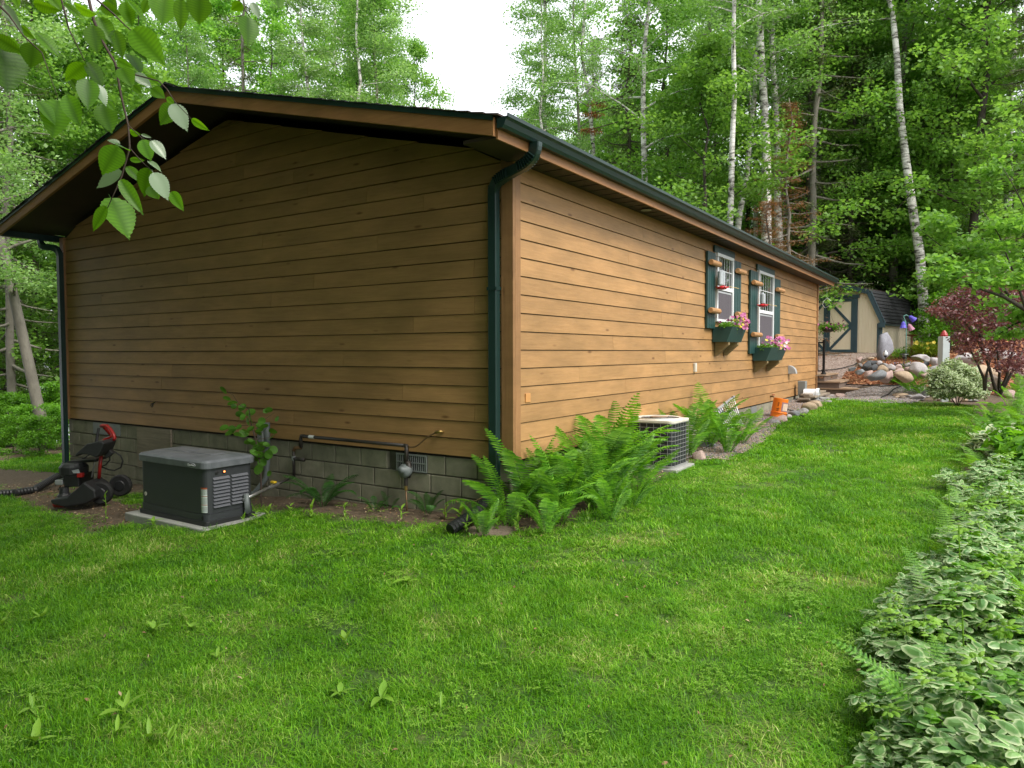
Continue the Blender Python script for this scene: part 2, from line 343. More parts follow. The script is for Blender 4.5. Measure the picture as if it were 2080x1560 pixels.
# ------------------------------------------------------------------ ground
def ground_mat():
    m, nt, b = newmat('lawn_soil'); L = nt.links.new
    g = N(nt, 'ShaderNodeNewGeometry'); n1 = N(nt, 'ShaderNodeTexNoise', Scale=1.1, Detail=8, Roughness=.7); L(g.outputs['Position'], n1.inputs['Vector'])
    n2 = N(nt, 'ShaderNodeTexNoise', Scale=22.0, Detail=6, Roughness=.7); L(g.outputs['Position'], n2.inputs['Vector'])
    at = N(nt, 'ShaderNodeAttribute', attribute_name='soil')
    gr = rampnode(nt, [(.3, (.025, .060, .010)), (.5, (.055, .11, .014)), (.62, (.12, .14, .035)), (.75, (.20, .16, .07))]); L(n1.outputs['Fac'], gr.inputs['Fac'])
    so = rampnode(nt, [(.3, (.055, .038, .024)), (.6, (.13, .09, .055)), (.8, (.22, .16, .10))]); L(n2.outputs['Fac'], so.inputs['Fac'])
    ad = N(nt, 'ShaderNodeMath', operation='MULTIPLY_ADD'); ad.inputs[1].default_value = .6; L(n1.outputs['Fac'], ad.inputs[0]); L(at.outputs['Fac'], ad.inputs[2])
    rr = rampnode(nt, [(.62, (0, 0, 0)), (.86, (1, 1, 1))]); L(ad.outputs[0], rr.inputs['Fac'])
    mx = N(nt, 'ShaderNodeMix', data_type='RGBA'); L(rr.outputs['Color'], mx.inputs['Factor']); L(gr.outputs['Color'], mx.inputs['A']); L(so.outputs['Color'], mx.inputs['B'])
    L(mx.outputs['Result'], b.inputs['Base Color']); b.inputs['Roughness'].default_value = .95
    bp = N(nt, 'ShaderNodeBump', Strength=.8, Distance=.02); L(n2.outputs['Fac'], bp.inputs['Height']); L(bp.outputs[0], b.inputs['Normal'])
    return m
def fbm(x, y, s=1., seed=0.):
    return mnoise.fractal(Vector((x*s, y*s, seed)), 1., 2., 4)
def soil(x, y):                                    # how bare the ground is
    s = 0.
    if y < .3 and x < .4: s = max(s, 1-sm(.0, .95, -y-.1)) * .9            # along the gable foundation
    d = abs((y+1.15)+.18*(x+6.2))                                            # trodden strip running off to the left
    if x < -3.9: s = max(s, .95*(1-sm(.15, .75, d)))
    if x > -.2 and x < .8 and y > -.4 and y < 5: s = max(s, .8*(1-sm(.45, .8, x)))
    if x > 3.1 and y > -4: s = max(s, sm(3.5, 3.8, x))
    if 1.2 < y < 9: s = max(s, .33*(1-sm(.12, .55, abs(x-1.85-.04*y)))*sm(1.2, 2.5, y)*(1-sm(7, 9, y)))
    if y > 13: s = 1
    if x > -.1 and y > 12.5 and y < 15.5: s = max(s, .55)
    if x < -13 or x > 7 or y > 15: s = max(s, .6)
    return s
xs = np.unique(np.concatenate([np.linspace(-120, -16, 34), np.arange(-16, 7.6, .2), np.linspace(8, 110, 34)]))
ys = np.unique(np.concatenate([np.linspace(-60, -8, 18), np.arange(-8, 23.2, .2), np.linspace(24, 150, 40)]))
V = np.array([(x, y, gz(x, y)) for y in ys for x in xs]); nx = len(xs)
ii = np.arange(len(ys)-1)[:, None]*nx+np.arange(nx-1)[None, :]; ii = ii.ravel()
me = np_mesh('ground', V, np.stack([ii, ii+1, ii+nx+1, ii+nx], 1), ground_mat(), True)
a = me.attributes.new('soil', 'FLOAT', 'POINT'); a.data.foreach_set('value', np.array([soil(v[0], v[1]) for v in V], dtype=np.float32))
tag(link('ground', me), kind='structure')
me = MB().add([(-400, -200, -2.75), (-26, -200, -2.75), (-26, 300, -2.75), (-400, 300, -2.75)], [(0, 1, 2, 3)]).mesh('lake', mat('lake_water', (.20, .25, .28), None, .5, .08, .25, 6, coords='World'))
tag(link('lake', me), kind='structure')

def inpoly(x, y, P):
    c = False; j = len(P)-1
    for i in range(len(P)):
        if (P[i][1] > y) != (P[j][1] > y) and x < (P[j][0]-P[i][0])*(y-P[i][1])/(P[j][1]-P[i][1])+P[i][0]: c = not c
        j = i
    return c
def patch(name, P, m, lift, step=.08, wob=.07):
    x0, x1 = min(p[0] for p in P), max(p[0] for p in P); y0, y1 = min(p[1] for p in P), max(p[1] for p in P)
    idx = {}; V = []; F = []
    def vid(i, j):
        if (i, j) not in idx:
            idx[(i, j)] = len(V); x, y = x0+i*step, y0+j*step; V.append((x, y, gz(x, y)+lift+.01*mnoise.noise(Vector((x*7, y*7, 3)))))
        return idx[(i, j)]
    for i in range(int((x1-x0)/step)+1):
        for j in range(int((y1-y0)/step)+1):
            x, y = x0+(i+.5)*step, y0+(j+.5)*step
            if inpoly(x+wob*mnoise.noise(Vector((x*2, y*2, 9))), y+wob*mnoise.noise(Vector((x*2, y*2, 19))), P):
                F.append((vid(i, j), vid(i+1, j), vid(i+1, j+1), vid(i, j+1)))
    me = bpy.data.meshes.new(name); me.from_pydata(V, [], F); me.materials.append(m)
    me.polygons.foreach_set('use_smooth', [True]*len(F)); return tag(link(name, me), kind='structure')
def speck(name, cols, scale, bump=1.):
    m, nt, b = newmat(name); L = nt.links.new
    g = N(nt, 'ShaderNodeNewGeometry'); vo = N(nt, 'ShaderNodeTexVoronoi', Scale=scale); L(g.outputs['Position'], vo.inputs['Vector'])
    r = rampnode(nt, [(i/(len(cols)-1)*.8+.1, c) for i, c in enumerate(cols)])
    sp = N(nt, 'ShaderNodeSeparateColor'); L(vo.outputs['Color'], sp.inputs[0]); L(sp.outputs[0], r.inputs['Fac'])
    L(r.outputs['Color'], b.inputs['Base Color']); b.inputs['Roughness'].default_value = .9
    bp = N(nt, 'ShaderNodeBump', Strength=bump, Distance=.02, invert=True); L(vo.outputs['Distance'], bp.inputs['Height']); L(bp.outputs[0], b.inputs['Normal'])
    return m
M['gravel'] = speck('grey_gravel', [(.14, .12, .11), (.26, .23, .22), (.34, .31, .30), (.48, .45, .43)], 45)
M['gravel_brown'] = speck('brown_gravel', [(.16, .11, .09), (.26, .18, .15), (.36, .27, .23), (.46, .37, .32)], 45)
M['mulch'] = speck('red_mulch', [(.14, .045, .02), (.26, .085, .035), (.34, .13, .06), (.44, .22, .12)], 38)
GRAVEL_PATH = [gpt(*p)[:2] for p in ((1700, 816), (1722, 797), (1765, 790), (1795, 784), (1880, 788), (1900, 800), (1850, 822), (1795, 822))]
SHED_YARD = [gpt(*p)[:2] for p in ((1640, 790), (1735, 790), (1768, 782), (1735, 740), (1790, 724))]+[(1.0, 20.6), (-2.6, 21.3), (-2.6, 16)]
MULCH = [gpt(*p)[:2] for p in ((1705, 780), (1768, 784), (1870, 787), (1905, 800), (2060, 806))]+[(6.5, 13.6), (7.5, 21), (1.1, 20.5)]+[gpt(*p)[:2] for p in ((1786, 727), (1752, 742), (1716, 760))]
STRIP = [(-.05, 3.6), (.95, 3.9), (.98, 5.5), (.78, 7.4), (.62, 9.5), (.66, 11.5), (.95, 14.9), (-.05, 15.0)]
patch('gravel_bed', STRIP, M['gravel_brown'], .012)
patch('driveway_gravel', SHED_YARD, M['gravel_brown'], .012, .12)
patch('mulch_bed', MULCH, M['mulch'], .018, .1)
patch('gravel_path', GRAVEL_PATH, M['gravel'], .024)

# ---- scattering for things nobody could count (grass, pebbles, ground cover)
def scatter(name, protos, P, Rt, S, I=None):
    col = bpy.data.collections.new(name+'_source')
    for me_ in protos: col.objects.link(bpy.data.objects.new(name+'_piece', me_))
    me = bpy.data.meshes.new(name); me.vertices.add(len(P)); me.vertices.foreach_set('co', np.asarray(P, dtype=np.float32).ravel())
    a = me.attributes.new('rot', 'FLOAT_VECTOR', 'POINT'); a.data.foreach_set('vector', np.asarray(Rt, dtype=np.float32).ravel())
    a = me.attributes.new('scl', 'FLOAT_VECTOR', 'POINT'); S = np.asarray(S, dtype=np.float32)
    if S.ndim == 1: S = np.stack([S, S, S], 1)
    a.data.foreach_set('vector', S.ravel())
    if I is None: I = rng.integers(0, len(protos), len(P))
    a = me.attributes.new('idx', 'INT', 'POINT'); a.data.foreach_set('value', np.asarray(I, dtype=np.int32))
    o = link(name, me)
    ng = bpy.data.node_groups.new(name, 'GeometryNodeTree')
    ng.interface.new_socket('Geometry', in_out='INPUT', socket_type='NodeSocketGeometry'); ng.interface.new_socket('Geometry', in_out='OUTPUT', socket_type='NodeSocketGeometry')
    gi = ng.nodes.new('NodeGroupInput'); go = ng.nodes.new('NodeGroupOutput'); ip = ng.nodes.new('GeometryNodeInstanceOnPoints')
    ci = ng.nodes.new('GeometryNodeCollectionInfo'); ci.inputs['Collection'].default_value = col; ci.inputs['Separate Children'].default_value = True; ci.inputs['Reset Children'].default_value = True
    ip.inputs['Pick Instance'].default_value = True
    def at(nm, dt):
        n = ng.nodes.new('GeometryNodeInputNamedAttribute'); n.data_type = dt; n.inputs['Name'].default_value = nm; return n.outputs['Attribute']
    e2r = ng.nodes.new('FunctionNodeEulerToRotation')
    L = ng.links.new
    L(gi.outputs[0], ip.inputs['Points']); L(ci.outputs[0], ip.inputs['Instance']); L(at('idx', 'INT'), ip.inputs['Instance Index'])
    L(at('rot', 'FLOAT_VECTOR'), e2r.inputs[0]); L(e2r.outputs[0], ip.inputs['Rotation']); L(at('scl', 'FLOAT_VECTOR'), ip.inputs['Scale']); L(ip.outputs[0], go.inputs[0])
    md = o.modifiers.new('scatter', 'NODES'); md.node_group = ng
    return tag(o, kind='stuff')
def tuft(n, rad, h, w, m, lean=1.15):
    V = []; F = []
    for i in range(n):
        a = random.uniform(0, 6.283); r_ = rad*math.sqrt(random.random()); x, y = r_*math.cos(a), r_*math.sin(a)
        hh = h*random.uniform(.45, 1.1); az = random.uniform(0, 6.283); ln = random.uniform(.1, lean)*hh*1.6; ww = w*random.uniform(.7, 1.2)
        hh *= 1-.35*min(1, ln/(h*1.6)); dx, dy = math.cos(az), math.sin(az); sx, sy = -dy*ww/2, dx*ww/2; b = len(V)
        V += [(x-sx, y-sy, -.01), (x+sx, y+sy, -.01), (x+dx*ln*.35+sx*.8, y+dy*ln*.35+sy*.8, hh*.6), (x+dx*ln*.35-sx*.8, y+dy*ln*.35-sy*.8, hh*.6), (x+dx*ln, y+dy*ln, hh*.95)]
        F += [(b, b+1, b+2, b+3), (b+3, b+2, b+4, b+4)]
    me = bpy.data.meshes.new('tuft'); me.from_pydata(V, [], [f if f[2] != f[3] else f[:3] for f in F]); me.materials.append(m); return me
def lawn_ok(x, y):
    if x > -.03 and y > -.05 and x < .62 and y < 5: return .15*(x > .35)
    if -8.75 < x < 0 and y > -.02: return 0
    if inpoly(x, y, STRIP): return 0
    if y > 12.9+.25*mnoise.noise(Vector((x*1.3, 0, 0))): return 0
    if -4.1 < x < -2.62 and -1.62 < y < -.75: return 0
    if x > 3.6+.03*max(0, y)+.1*mnoise.noise(Vector((y, 3, 0))): return 0
    return 1
SPN = []
for me_n, dist in (((70, .10, .060, .0042), 0), ((60, .13, .062, .0062), 1), ((55, .19, .070, .011), 2)):
    SPN.append([tuft(*me_n, M['grass']) for k in range(4)])
P = [[], [], []]; Rt = [[], [], []]; S = [[], [], []]
def grass_region(x0, x1, y0, y1, dens):
    for q in range(int((x1-x0)*(y1-y0)*dens)):
        x, y = random.uniform(x0, x1), random.uniform(y0, y1); rel = Vector((x, y, 0))-CAMP; Z = rel.dot(Dv)
        if Z < 1.9: continue
        X = rel.dot(Rv)/Z
        if abs(X) > .80: continue
        b = 0 if Z < 5 else (1 if Z < 9.5 else 2); want = (260, 150, 80)[b]/dens
        k = lawn_ok(x, y)
        if not k: continue
        s = soil(x, y); n = fbm(x, y, .9, 3)
        bare = s*1.1+.30*n+.14*fbm(x, y, 3.1, 8)
        bare += .05+(.07 if x < 0 else 0)
        if b == 0 and bare < .45: pass
        if random.random() > want*k*(1-sm(.30, .95, bare)): continue
        hgt = .82*(.62+.55*sm(-.5, .6, fbm(x, y, .55, 11))+.35*max(0, fbm(x, y, 2.4, 5)))*random.uniform(.75, 1.2)*(1-.45*sm(.2, .8, bare))
        wd = random.uniform(.8, 1.15)
        P[b].append((x, y, gz(x, y)-.004)); Rt[b].append((random.uniform(-.15, .15), random.uniform(-.15, .15), random.uniform(0, 6.28))); S[b].append((wd, wd, hgt))
grass_region(-14, 3.8, -5.5, 13.2, 265)
for b, nm in enumerate(('lawn_grass_near', 'lawn_grass_middle', 'lawn_grass_far')):
    o = scatter('lawn_grass', SPN[b], P[b], Rt[b], S[b])
    tag(o, ['short green lawn grass in the foreground', 'mown green grass in the middle of the lawn', 'bright mown grass at the far end of the lawn'][b], 'grass')
NGRASS = [len(p) for p in P]; print('tufts', NGRASS)

# ------------------------------------------------------------------ the house
HL, HW = 15.08, 8.7            # side length (along Y), gable width (along -X)
ZB = .54; EXP = .18; RX = -HW/2; SL = .251; ZR = 4.60
def zr(x): return ZR-SL*abs(x-RX)          # underside of the roof deck
house = thing('house', (0, 0, 0), 'long brown lap-sided house with dark green gutters and two shuttered windows', 'house')
b = MB()                                   # wall core behind the siding
for y0, y1 in ((.02, HL-.02),):
    pr = [(-HW+.02, ZB-.02), (-.02, ZB-.02), (-.02, 3.42), (-.02, zr(0)-.02), (RX, ZR-.02), (-HW+.02, zr(0)-.02)]
    vs = [(x, y0, z) for x, z in pr]+[(x, y1, z) for x, z in pr]; n = len(pr)
    b.add(vs, [tuple(range(n)), tuple(range(2*n-1, n-1, -1))]+[(i, i+n, (i+1) % n+n, (i+1) % n) for i in range(n)])
b.build('wall', M['backing'], house)
MB().box((-HW+.035, .05, -1.2), (-.035, HL-.05, ZB-.02)).build('foundation', M['mortar'], house)
def lap(xb0, xb1, xt0, xt1, z0, z1, face):        # bevel siding board; face 'g' = gable, 's' = side
    pb, ptp, bk = .021, .010, -.012; z0 += .020
    pts = [(xb0, pb, z0-.012), (xb1, pb, z0-.012), (xt1, ptp, z1), (xt0, ptp, z1), (xb0, bk, z0-.012), (xb1, bk, z0-.012), (xt1, bk, z1), (xt0, bk, z1)]
    if face == 'g': vs = [(p[0], -p[1], p[2]) for p in pts]
    else: vs = [(p[1], p[0], p[2]) for p in pts]
    F = [(0, 1, 2, 3), (7, 6, 5, 4), (0, 4, 5, 1), (1, 5, 6, 2), (2, 6, 7, 3), (3, 7, 4, 0)]
    if face == 'g': pass
    m = MB(); m.add(vs, F); m.build('siding_board', M['siding'], house)
GJ = {}
for px, py in ((498, 341), (599, 352), (628, 379), (748, 391), (863, 406), (536, 487), (383, 552), (305, 645), (553, 605), (250, 640), (966, 618), (966, 837), (965, 560), (640, 560), (208, 603), (460, 700), (700, 742), (330, 790), (820, 800), (580, 900)):
    p = on_gable(px, py); GJ.setdefault(int((p.z-ZB)//EXP), []).append(p.x)
xl, xr = -HW+.10, -.10
r_ = 0
while True:
    z0 = ZB+EXP*r_; z1 = z0+EXP
    if z0 > ZR-.06: break
    def lim(z): return (xl, xr) if z < zr(0)-.03 else (max(xl, RX-(ZR-.02-z)/SL), min(xr, RX+(ZR-.02-z)/SL))
    b0, b1 = lim(z0); t0, t1 = lim(min(z1, ZR-.03)); z1 = min(z1, ZR-.03)
    js = sorted(x for x in GJ.get(r_, []) if b0+.3 < x < b1-.3 and t0+.2 < x < t1-.2)
    if not js and t1-t0 > 3: js = [random.uniform(t0+1, t1-1)]
    e = [None]+js+[None]
    for k in range(len(e)-1):
        lb, lt = (b0, t0) if e[k] is None else (e[k]+.0015,)*2
        rb, rt = (b1, t1) if e[k+1] is None else (e[k+1]-.0015,)*2
        lap(lb, rb, lt, rt, z0+random.uniform(-.002, .002), z1, 'g')
    r_ += 1
SJ = {}
for px, py in ((1174, 760), (1350, 725), (1243, 700), (1304, 488), (1268, 790), (1520, 600), (1460, 780)):
    p = on_side(px, py); SJ.setdefault(int((p.z-ZB)//EXP), []).append(p.y)
for r_ in range(16):
    z0 = ZB+EXP*r_; z1 = min(z0+EXP, 3.425); js = sorted(SJ.get(r_, []))
    if len(js) < 2: js = sorted(js+[random.uniform(6, 13)]+([random.uniform(2, 5)] if not js else []))
    e = [.10]+js+[HL-.10]
    for k in range(len(e)-1): lap(e[k]+.0015, e[k+1]-.0015, e[k]+.0015, e[k+1]-.0015, z0, z1, 's')
for (lo, hi) in (((-.095, -.042, ZB-.015), (.042, .0, 3.46)), ((.0, .0005, ZB-.015), (.0425, .095, 3.42)),
                 ((-HW-.034, -.042, ZB-.015), (-HW+.095, 0, 3.46)), ((.0, HL-.09, ZB-.015), (.042, HL+.02, 3.42))):
    MB().box(lo, hi).build('corner_board', M['trimwood_v'], house, bevel=.003)
# concrete block foundation, one by one
def block(lo, hi): MB().box(lo, hi).build('concrete_block', M['block'], house, bevel=.006)
VENT_X = None
vg0, vg1 = on_gable(806, 930), on_gable(868, 950)
vA, vB = on_gable(190, 858), on_gable(245, 880)
hat0, hat1 = on_gable(279, 870), on_gable(350, 905)
for k in range(7):
    zt = ZB-.02-.2032*k; zb_ = zt-.192
    x = -.02-(.2 if k % 2 else 0); first = True
    while x > -HW+.03:
        x1 = -.02 if first and k % 2 else x
        x0 = max(x-.397, -HW+.02)
        xa, xb = (x0, x) if not (first and k % 2) else (-.02-.197, -.02)
        if not (first and k % 2): x -= .4064
        first = False
        if zt < gz((xa+xb)/2, -.05)-.03: continue
        cx = (xa+xb)/2
        if k == 0 and (vg0.x < cx < vg1.x): continue
        block((xa+.003, .0, zb_), (xb-.003, .06, zt))
for k in range(4):
    zt = ZB-.02-.2032*k; zb_ = zt-.192; y = .02+(.2 if k % 2 else 0)
    while y < HL-.3:
        if zt > gz(.1, y+.2)-.03 and (y > 3.0 or k > 0): block((-.06, y+.003, zb_), (0.0, y+.394, zt))
        y += .4064
# vent grilles in the foundation, crawl space hatch
def grille(x0, x1, z0, z1, m, name='foundation_vent'):
    g = MB(); g.box((x0, -.006, z0), (x1, .0, z1), 0); o = g.build(name, M['black_metal'], house)
    f = MB()
    for (a0, a1, c0, c1) in ((x0, x1, z1-.018, z1), (x0, x1, z0, z0+.014), (x0, x0+.015, z0+.014, z1-.018), (x1-.015, x1, z0+.014, z1-.018), (x0+.015, x1-.015, (z0+z1)/2-.006, (z0+z1)/2+.006)):
        f.box((a0, -.016, c0), (a1, -.007, c1))
    f.build('frame', m, o)
    n = 14
    for i in range(n):
        xx = x0+.02+(x1-x0-.04)*(i+.5)/n; MB().box((xx-.005, -.013, z0+.015), (xx+.005, -.008, z1-.019)).build('slat', m, o)
grille(vg0.x, vg1.x, ZB-.21, ZB-.022, M['grey_box'])
o = MB().box((vA.x, -.010, ZB-.20), (vB.x, -.002, ZB-.022)).build('foundation_vent', M['grey_box'], house)
h = MB().box((hat0.x, -.014, ZB-.62), (hat1.x-.031, -.002, ZB-.022)).build('crawl_hatch', M['oldwood'], house)
MB().box((hat1.x-.03, -.026, ZB-.62), (hat1.x, -.002, ZB-.022)).build('hatch_post', M['oldwood'], house)
sv0, sv1 = on_side(1525, 823), on_side(1536, 835)
MB().box((.0, sv0.y, ZB-.16), (.006, sv1.y, ZB-.022)).build('side_vent', M['grey_box'], house)
# roof
OY = .79; XE = .37; XW = -HW-.28; YE = HL+.35
roof = MB()
def slab(x0, x1, t0, t1, y0, y1):
    def z(x, t): return zr(x)+t
    vs = [(x0, y0, z(x0, t0)), (x1, y0, z(x1, t0)), (x1, y1, z(x1, t0)), (x0, y1, z(x0, t0)), (x0, y0, z(x0, t1)), (x1, y0, z(x1, t1)), (x1, y1, z(x1, t1)), (x0, y1, z(x0, t1))]
    return vs, ((0,3,2,1),(4,5,6,7),(0,1,5,4),(1,2,6,5),(2,3,7,6),(3,0,4,7))
for x0, x1 in ((XW, RX), (RX, XE)): roof.add(*slab(x0, x1, .10, .155, -OY+.02, YE))
rf = roof.build('roof', M['soffit'], house)
rake = MB()
for x0, x1 in ((XW, RX), (RX, XE)): rake.add(*slab(x0, x1, .085, .098, -OY+.03, -.0))
rake.build('rake_soffit', M['soffit'], house)
# shingle courses (ragged along the rake)
for s in (1, -1):
    n = 32; Lx = (XE-RX)+.03 if s > 0 else (RX-XW)+.03
    for i in range(n):
        x0 = RX+s*Lx*i/n; x1 = RX+s*Lx*(i+1)/n+s*.01
        j = random.uniform(0, .018); k = random.uniform(0, .006)
        za, zb = zr(x0)+.157+.002, zr(x1)+.166+k
        vs = [(x0, -OY-.035-j, za), (x1, -OY-.035-j, zb), (x1, YE+.02, zb), (x0, YE+.02, za), (x1, -OY-.035-j, zb-.009-k), (x1, YE+.02, zb-.009-k), (x0, -OY-.035-j, za-.005), (x0, YE+.02, za-.005)]
        MB().add(vs, ((0, 1, 2, 3), (1, 4, 5, 2), (0, 6, 4, 1), (6, 7, 5, 4), (0, 3, 7, 6), (3, 2, 5, 7))).build('shingle_course', M['shingle'] if i < 26 else M['shingle_brown'], rf)
cap = MB()
for i in range(55):
    y = -OY-.05+i*.3
    cap.add([(RX-.15, y, zr(RX-.15)+.185), (RX, y, ZR+.205), (RX+.15, y, zr(RX-.15)+.185), (RX-.15, y+.31, zr(RX-.15)+.176), (RX, y+.31, ZR+.19), (RX+.15, y+.31, zr(RX-.15)+.176), (RX-.15, y, zr(RX-.15)+.165), (RX, y, ZR+.18), (RX+.15, y, zr(RX-.15)+.165)], ((0, 1, 4, 3), (1, 2, 5, 4), (0, 6, 7, 1), (1, 7, 8, 2)))
cap.build('ridge_cap', M['shingle'], rf)
# barge boards, drip edge
JB = {1: [on_gable(497, 215, -OY).x], -1: [on_gable(150, 380, -OY).x]}
for s, xe in ((1, XE-.02), (-1, XW+.02)):
    e = sorted([RX]+JB[s]+[xe])
    for k in range(len(e)-1):
        vs, F = slab(e[k]+.001, e[k+1]-.001, -.015, .142, -OY-.02, -OY+.018); MB().add(vs, F).build('barge_board', M['trimwood'], house)
    x0, x1 = sorted((RX, xe)); vs, F = slab(x0, x1, .110, .158, -OY-.030, -OY-.021); MB().add(vs, F).build('drip_edge', M['green_metal'], house)
# eave soffit + fascia + gutter
MB().box((0, -.06, 3.425), (XE-.02, YE-.02, 3.44)).build('eave_soffit', M['soffit'], house)
for i in range(60):
    y = .0+i*.26
    if y < HL: MB().box((.037, y, 3.419), (XE-.022, y+.012, 3.4245)).build('soffit_groove', M['black_metal'], house) if i < 24 else None
MB().box((XE-.02, -OY+.02, 3.385), (XE, YE, 3.555)).build('fascia_board', M['trimwood'], house)
MB().box((0, -OY+.03, 3.40), (XE-.021, -.065, 3.43)).build('soffit_return', M['soffit'], house)
def gutter(x, sgn, y0, y1, zt):
    prof = [(0, 0), (0, -.105), (.055, -.11), (.075, -.085), (.092, -.045), (.115, -.028), (.118, 0), (.106, .004), (.104, -.02), (.01, -.02)]
    n = len(prof); vs = [(x+sgn*a, y0, zt+c) for a, c in prof]+[(x+sgn*a, y1, zt+c) for a, c in prof]
    g = MB().add(vs, [tuple(range(n)), tuple(range(2*n-1, n-1, -1))]+[(i, i+n, (i+1) % n+n, (i+1) % n) for i in range(n)])
    return g.build('gutter', M['green_metal'], house)
gutter(XE+.001, 1, -OY, YE, 3.575)
gutter(XW-.001, -1, -OY+.03, YE, 3.535)
def downspout(path, parent, name='downspout', ribs=True):
    d = MB()
    wx, wy = .05, .036
    def ring(p, t):
        t = t.normalized(); up = Vector((0, 0, 1))
        side = Vector((0, 1, 0)) if abs(t.y) < .8 else Vector((1, 0, 0)); a = (side-t*side.dot(t)).normalized(); b_ = t.cross(a)
        return [p+a*sx*wy+b_*sy*wx for sx, sy in ((-1, -.8), (-.8, -1), (.8, -1), (1, -.8), (1, .8), (.8, 1), (-.8, 1), (-1, .8))]
    pts = [Vector(p) for p in path]; rings = []
    for i, p in enumerate(pts):
        rings.append(ring(p, pts[min(i+1, len(pts)-1)]-pts[max(0, i-1)]))
    base = 0
    for q in rings: d.v += [tuple(v) for v in q]
    for i in range(len(rings)-1):
        for k in range(8): d.f.append((i*8+k, i*8+(k+1) % 8, (i+1)*8+(k+1) % 8, (i+1)*8+k)); d.m.append(0)
    d.f += [tuple(range(7, -1, -1)), tuple(range((len(rings)-1)*8, len(rings)*8))]; d.m += [0, 0]
    return d.build(name, M['green_metal'], parent)
def bez(p0, p1, p2, p3, n, rib=0):
    o = []
    for i in range(n+1):
        t = i/n; q = (Vector(p0)*(1-t)**3+Vector(p1)*3*t*(1-t)**2+Vector(p2)*3*t*t*(1-t)+Vector(p3)*t**3); o.append(q)
    return o
xd = -.155
zc = gz(xd, -.1)
dsp = downspout([(xd, -.078, 3.20), (xd, -.078, 2.0), (xd, -.078, zc+.25)], house)
downspout(bez((XE+.06, -.26, 3.47), (XE+.07, -.26, 3.18), (xd+.02, -.12, 3.36), (xd, -.078, 3.12), 26), house, 'downspout_elbow')
for i in range(15):
    t = i/14; q = bez((XE+.06, -.26, 3.47), (XE+.07, -.26, 3.18), (xd+.02, -.12, 3.36), (xd, -.078, 3.12), 28); k = 4+i+(4 if i > 7 else 0)
    d_ = (q[k+1]-q[k-1]).normalized(); MB().bar(q[k]-d_*.004, q[k]+d_*.004, .086, .112, up=(0, 1, 0)).build('elbow_crimp', M['green_metal'], house)
MB().box((xd-.056, -.120, 2.2), (xd+.056, -.03, 2.23)).build('downspout_strap', M['green_metal'], house)
pl = on_gable(124, 700, -.1); xdl = pl.x
downspout([(xdl, -.08, 3.22), (xdl, -.08, 1.2), (xdl, -.08, gz(xdl, -.1)+.1)], house)
downspout(bez((XW-.03, -.2, 3.44), (XW-.02, -.2, 3.2), (xdl, -.12, 3.42), (xdl, -.08, 3.16), 14), house, 'downspout_elbow')
MB().lathe([(.085, 0), (.085, .14), (.06, .2), (.05, .3)], 10, (xdl+.02, -.1, gz(xdl, -.1)-.02)).build('drain_adapter', M['black_plastic'], house, smooth=True)
# roof vent pipe
q = pt(1133, 288, 11.2); q = Vector((-1.9, 5.2, 0)); q.z = zr(q.x)+.16
vp = on_side(1133, 288, -.9); vp.z = zr(-.9)+.14
MB().lathe([(.045, 0), (.045, .30)], 12, vp).build('vent_pipe', M['black_metal'], house, smooth=False)
# ---- windows with shutters, pegs, box
def window(y0, y1, z0, z1, sh, zs0, zs1, mid):
    w_ = MB().box((.026, y0-.01, z0-.01), (.03, y1+.01, z1+.01)).build('window', M['white'], house)
    fr = MB(); t = .055
    for lo, hi in (((.03, y0, z1-t), (.075, y1, z1)), ((.03, y0, z0), (.075, y1, z0+t*.8)), ((.03, y0, z0+t*.8), (.075, y0+t, z1-t)), ((.03, y1-t, z0+t*.8), (.075, y1, z1-t))):
        MB().box(lo, hi).build('frame', M['white'], w_, bevel=.004)
    MB().box((.031, y0+t, mid-.03), (.07, y1-t, mid+.035)).build('meeting_rail', M['white'], w_, bevel=.003)
    MB().box((.031, y0+t, mid+.035), (.042, y1-t, z1-t)).build('pane', M['glass'], w_)
    MB().box((.031, y0+t, z0+t*.8), (.05, y1-t, mid-.03)).build('insect_screen', M['screen'], w_)
    MB().box((.05, y0+t+.03, mid-.075), (.053, y1-t-.03, mid-.045)).build('screen_bar', M['silver'], w_)
    for i in range(1, 6):
        yy = y0+t+(y1-y0-2*t)*i/6; MB().box((.043, yy-.004, mid+.036), (.047, yy+.004, z1-t-.001)).build('muntin', M['white'], w_)
    zz = mid+.035+(z1-t-mid-.035)*.55
    MB().box((.0475, y0+t, zz-.006), (.051, y1-t, zz+.006)).build('muntin', M['white'], w_)
    MB().box((.03, y0-.10, z1+.004), (.058, y1+.10, z1+.115)).build('head_board', M['green_paint'], house, bevel=.003)
    for k, (a, b_) in enumerate(sh):
        s_ = MB().box((.03, a, zs0), (.066, b_, zs1)).build('shutter', M['green_paint'], house, bevel=.003)
        for j in range(1, 4):
            yy = a+(b_-a)*j/4; MB().box((.0665, yy-.012, zs0+.002), (.0695, yy+.012, zs1-.002)).build('bead_strip', M['green_paint'], s_)
        for zz in (zs1-(zs1-zs0)*.15, zs0+(zs1-zs0)*.23):
            MB().tube([(.12, a-.02, zz), (.12, a+.0, zz), (.12, b_+.02, zz), (.12, b_+.07, zz)], [.040, .046, .046, .03], 12).build('log_peg', M['peg'], s_, smooth=False)
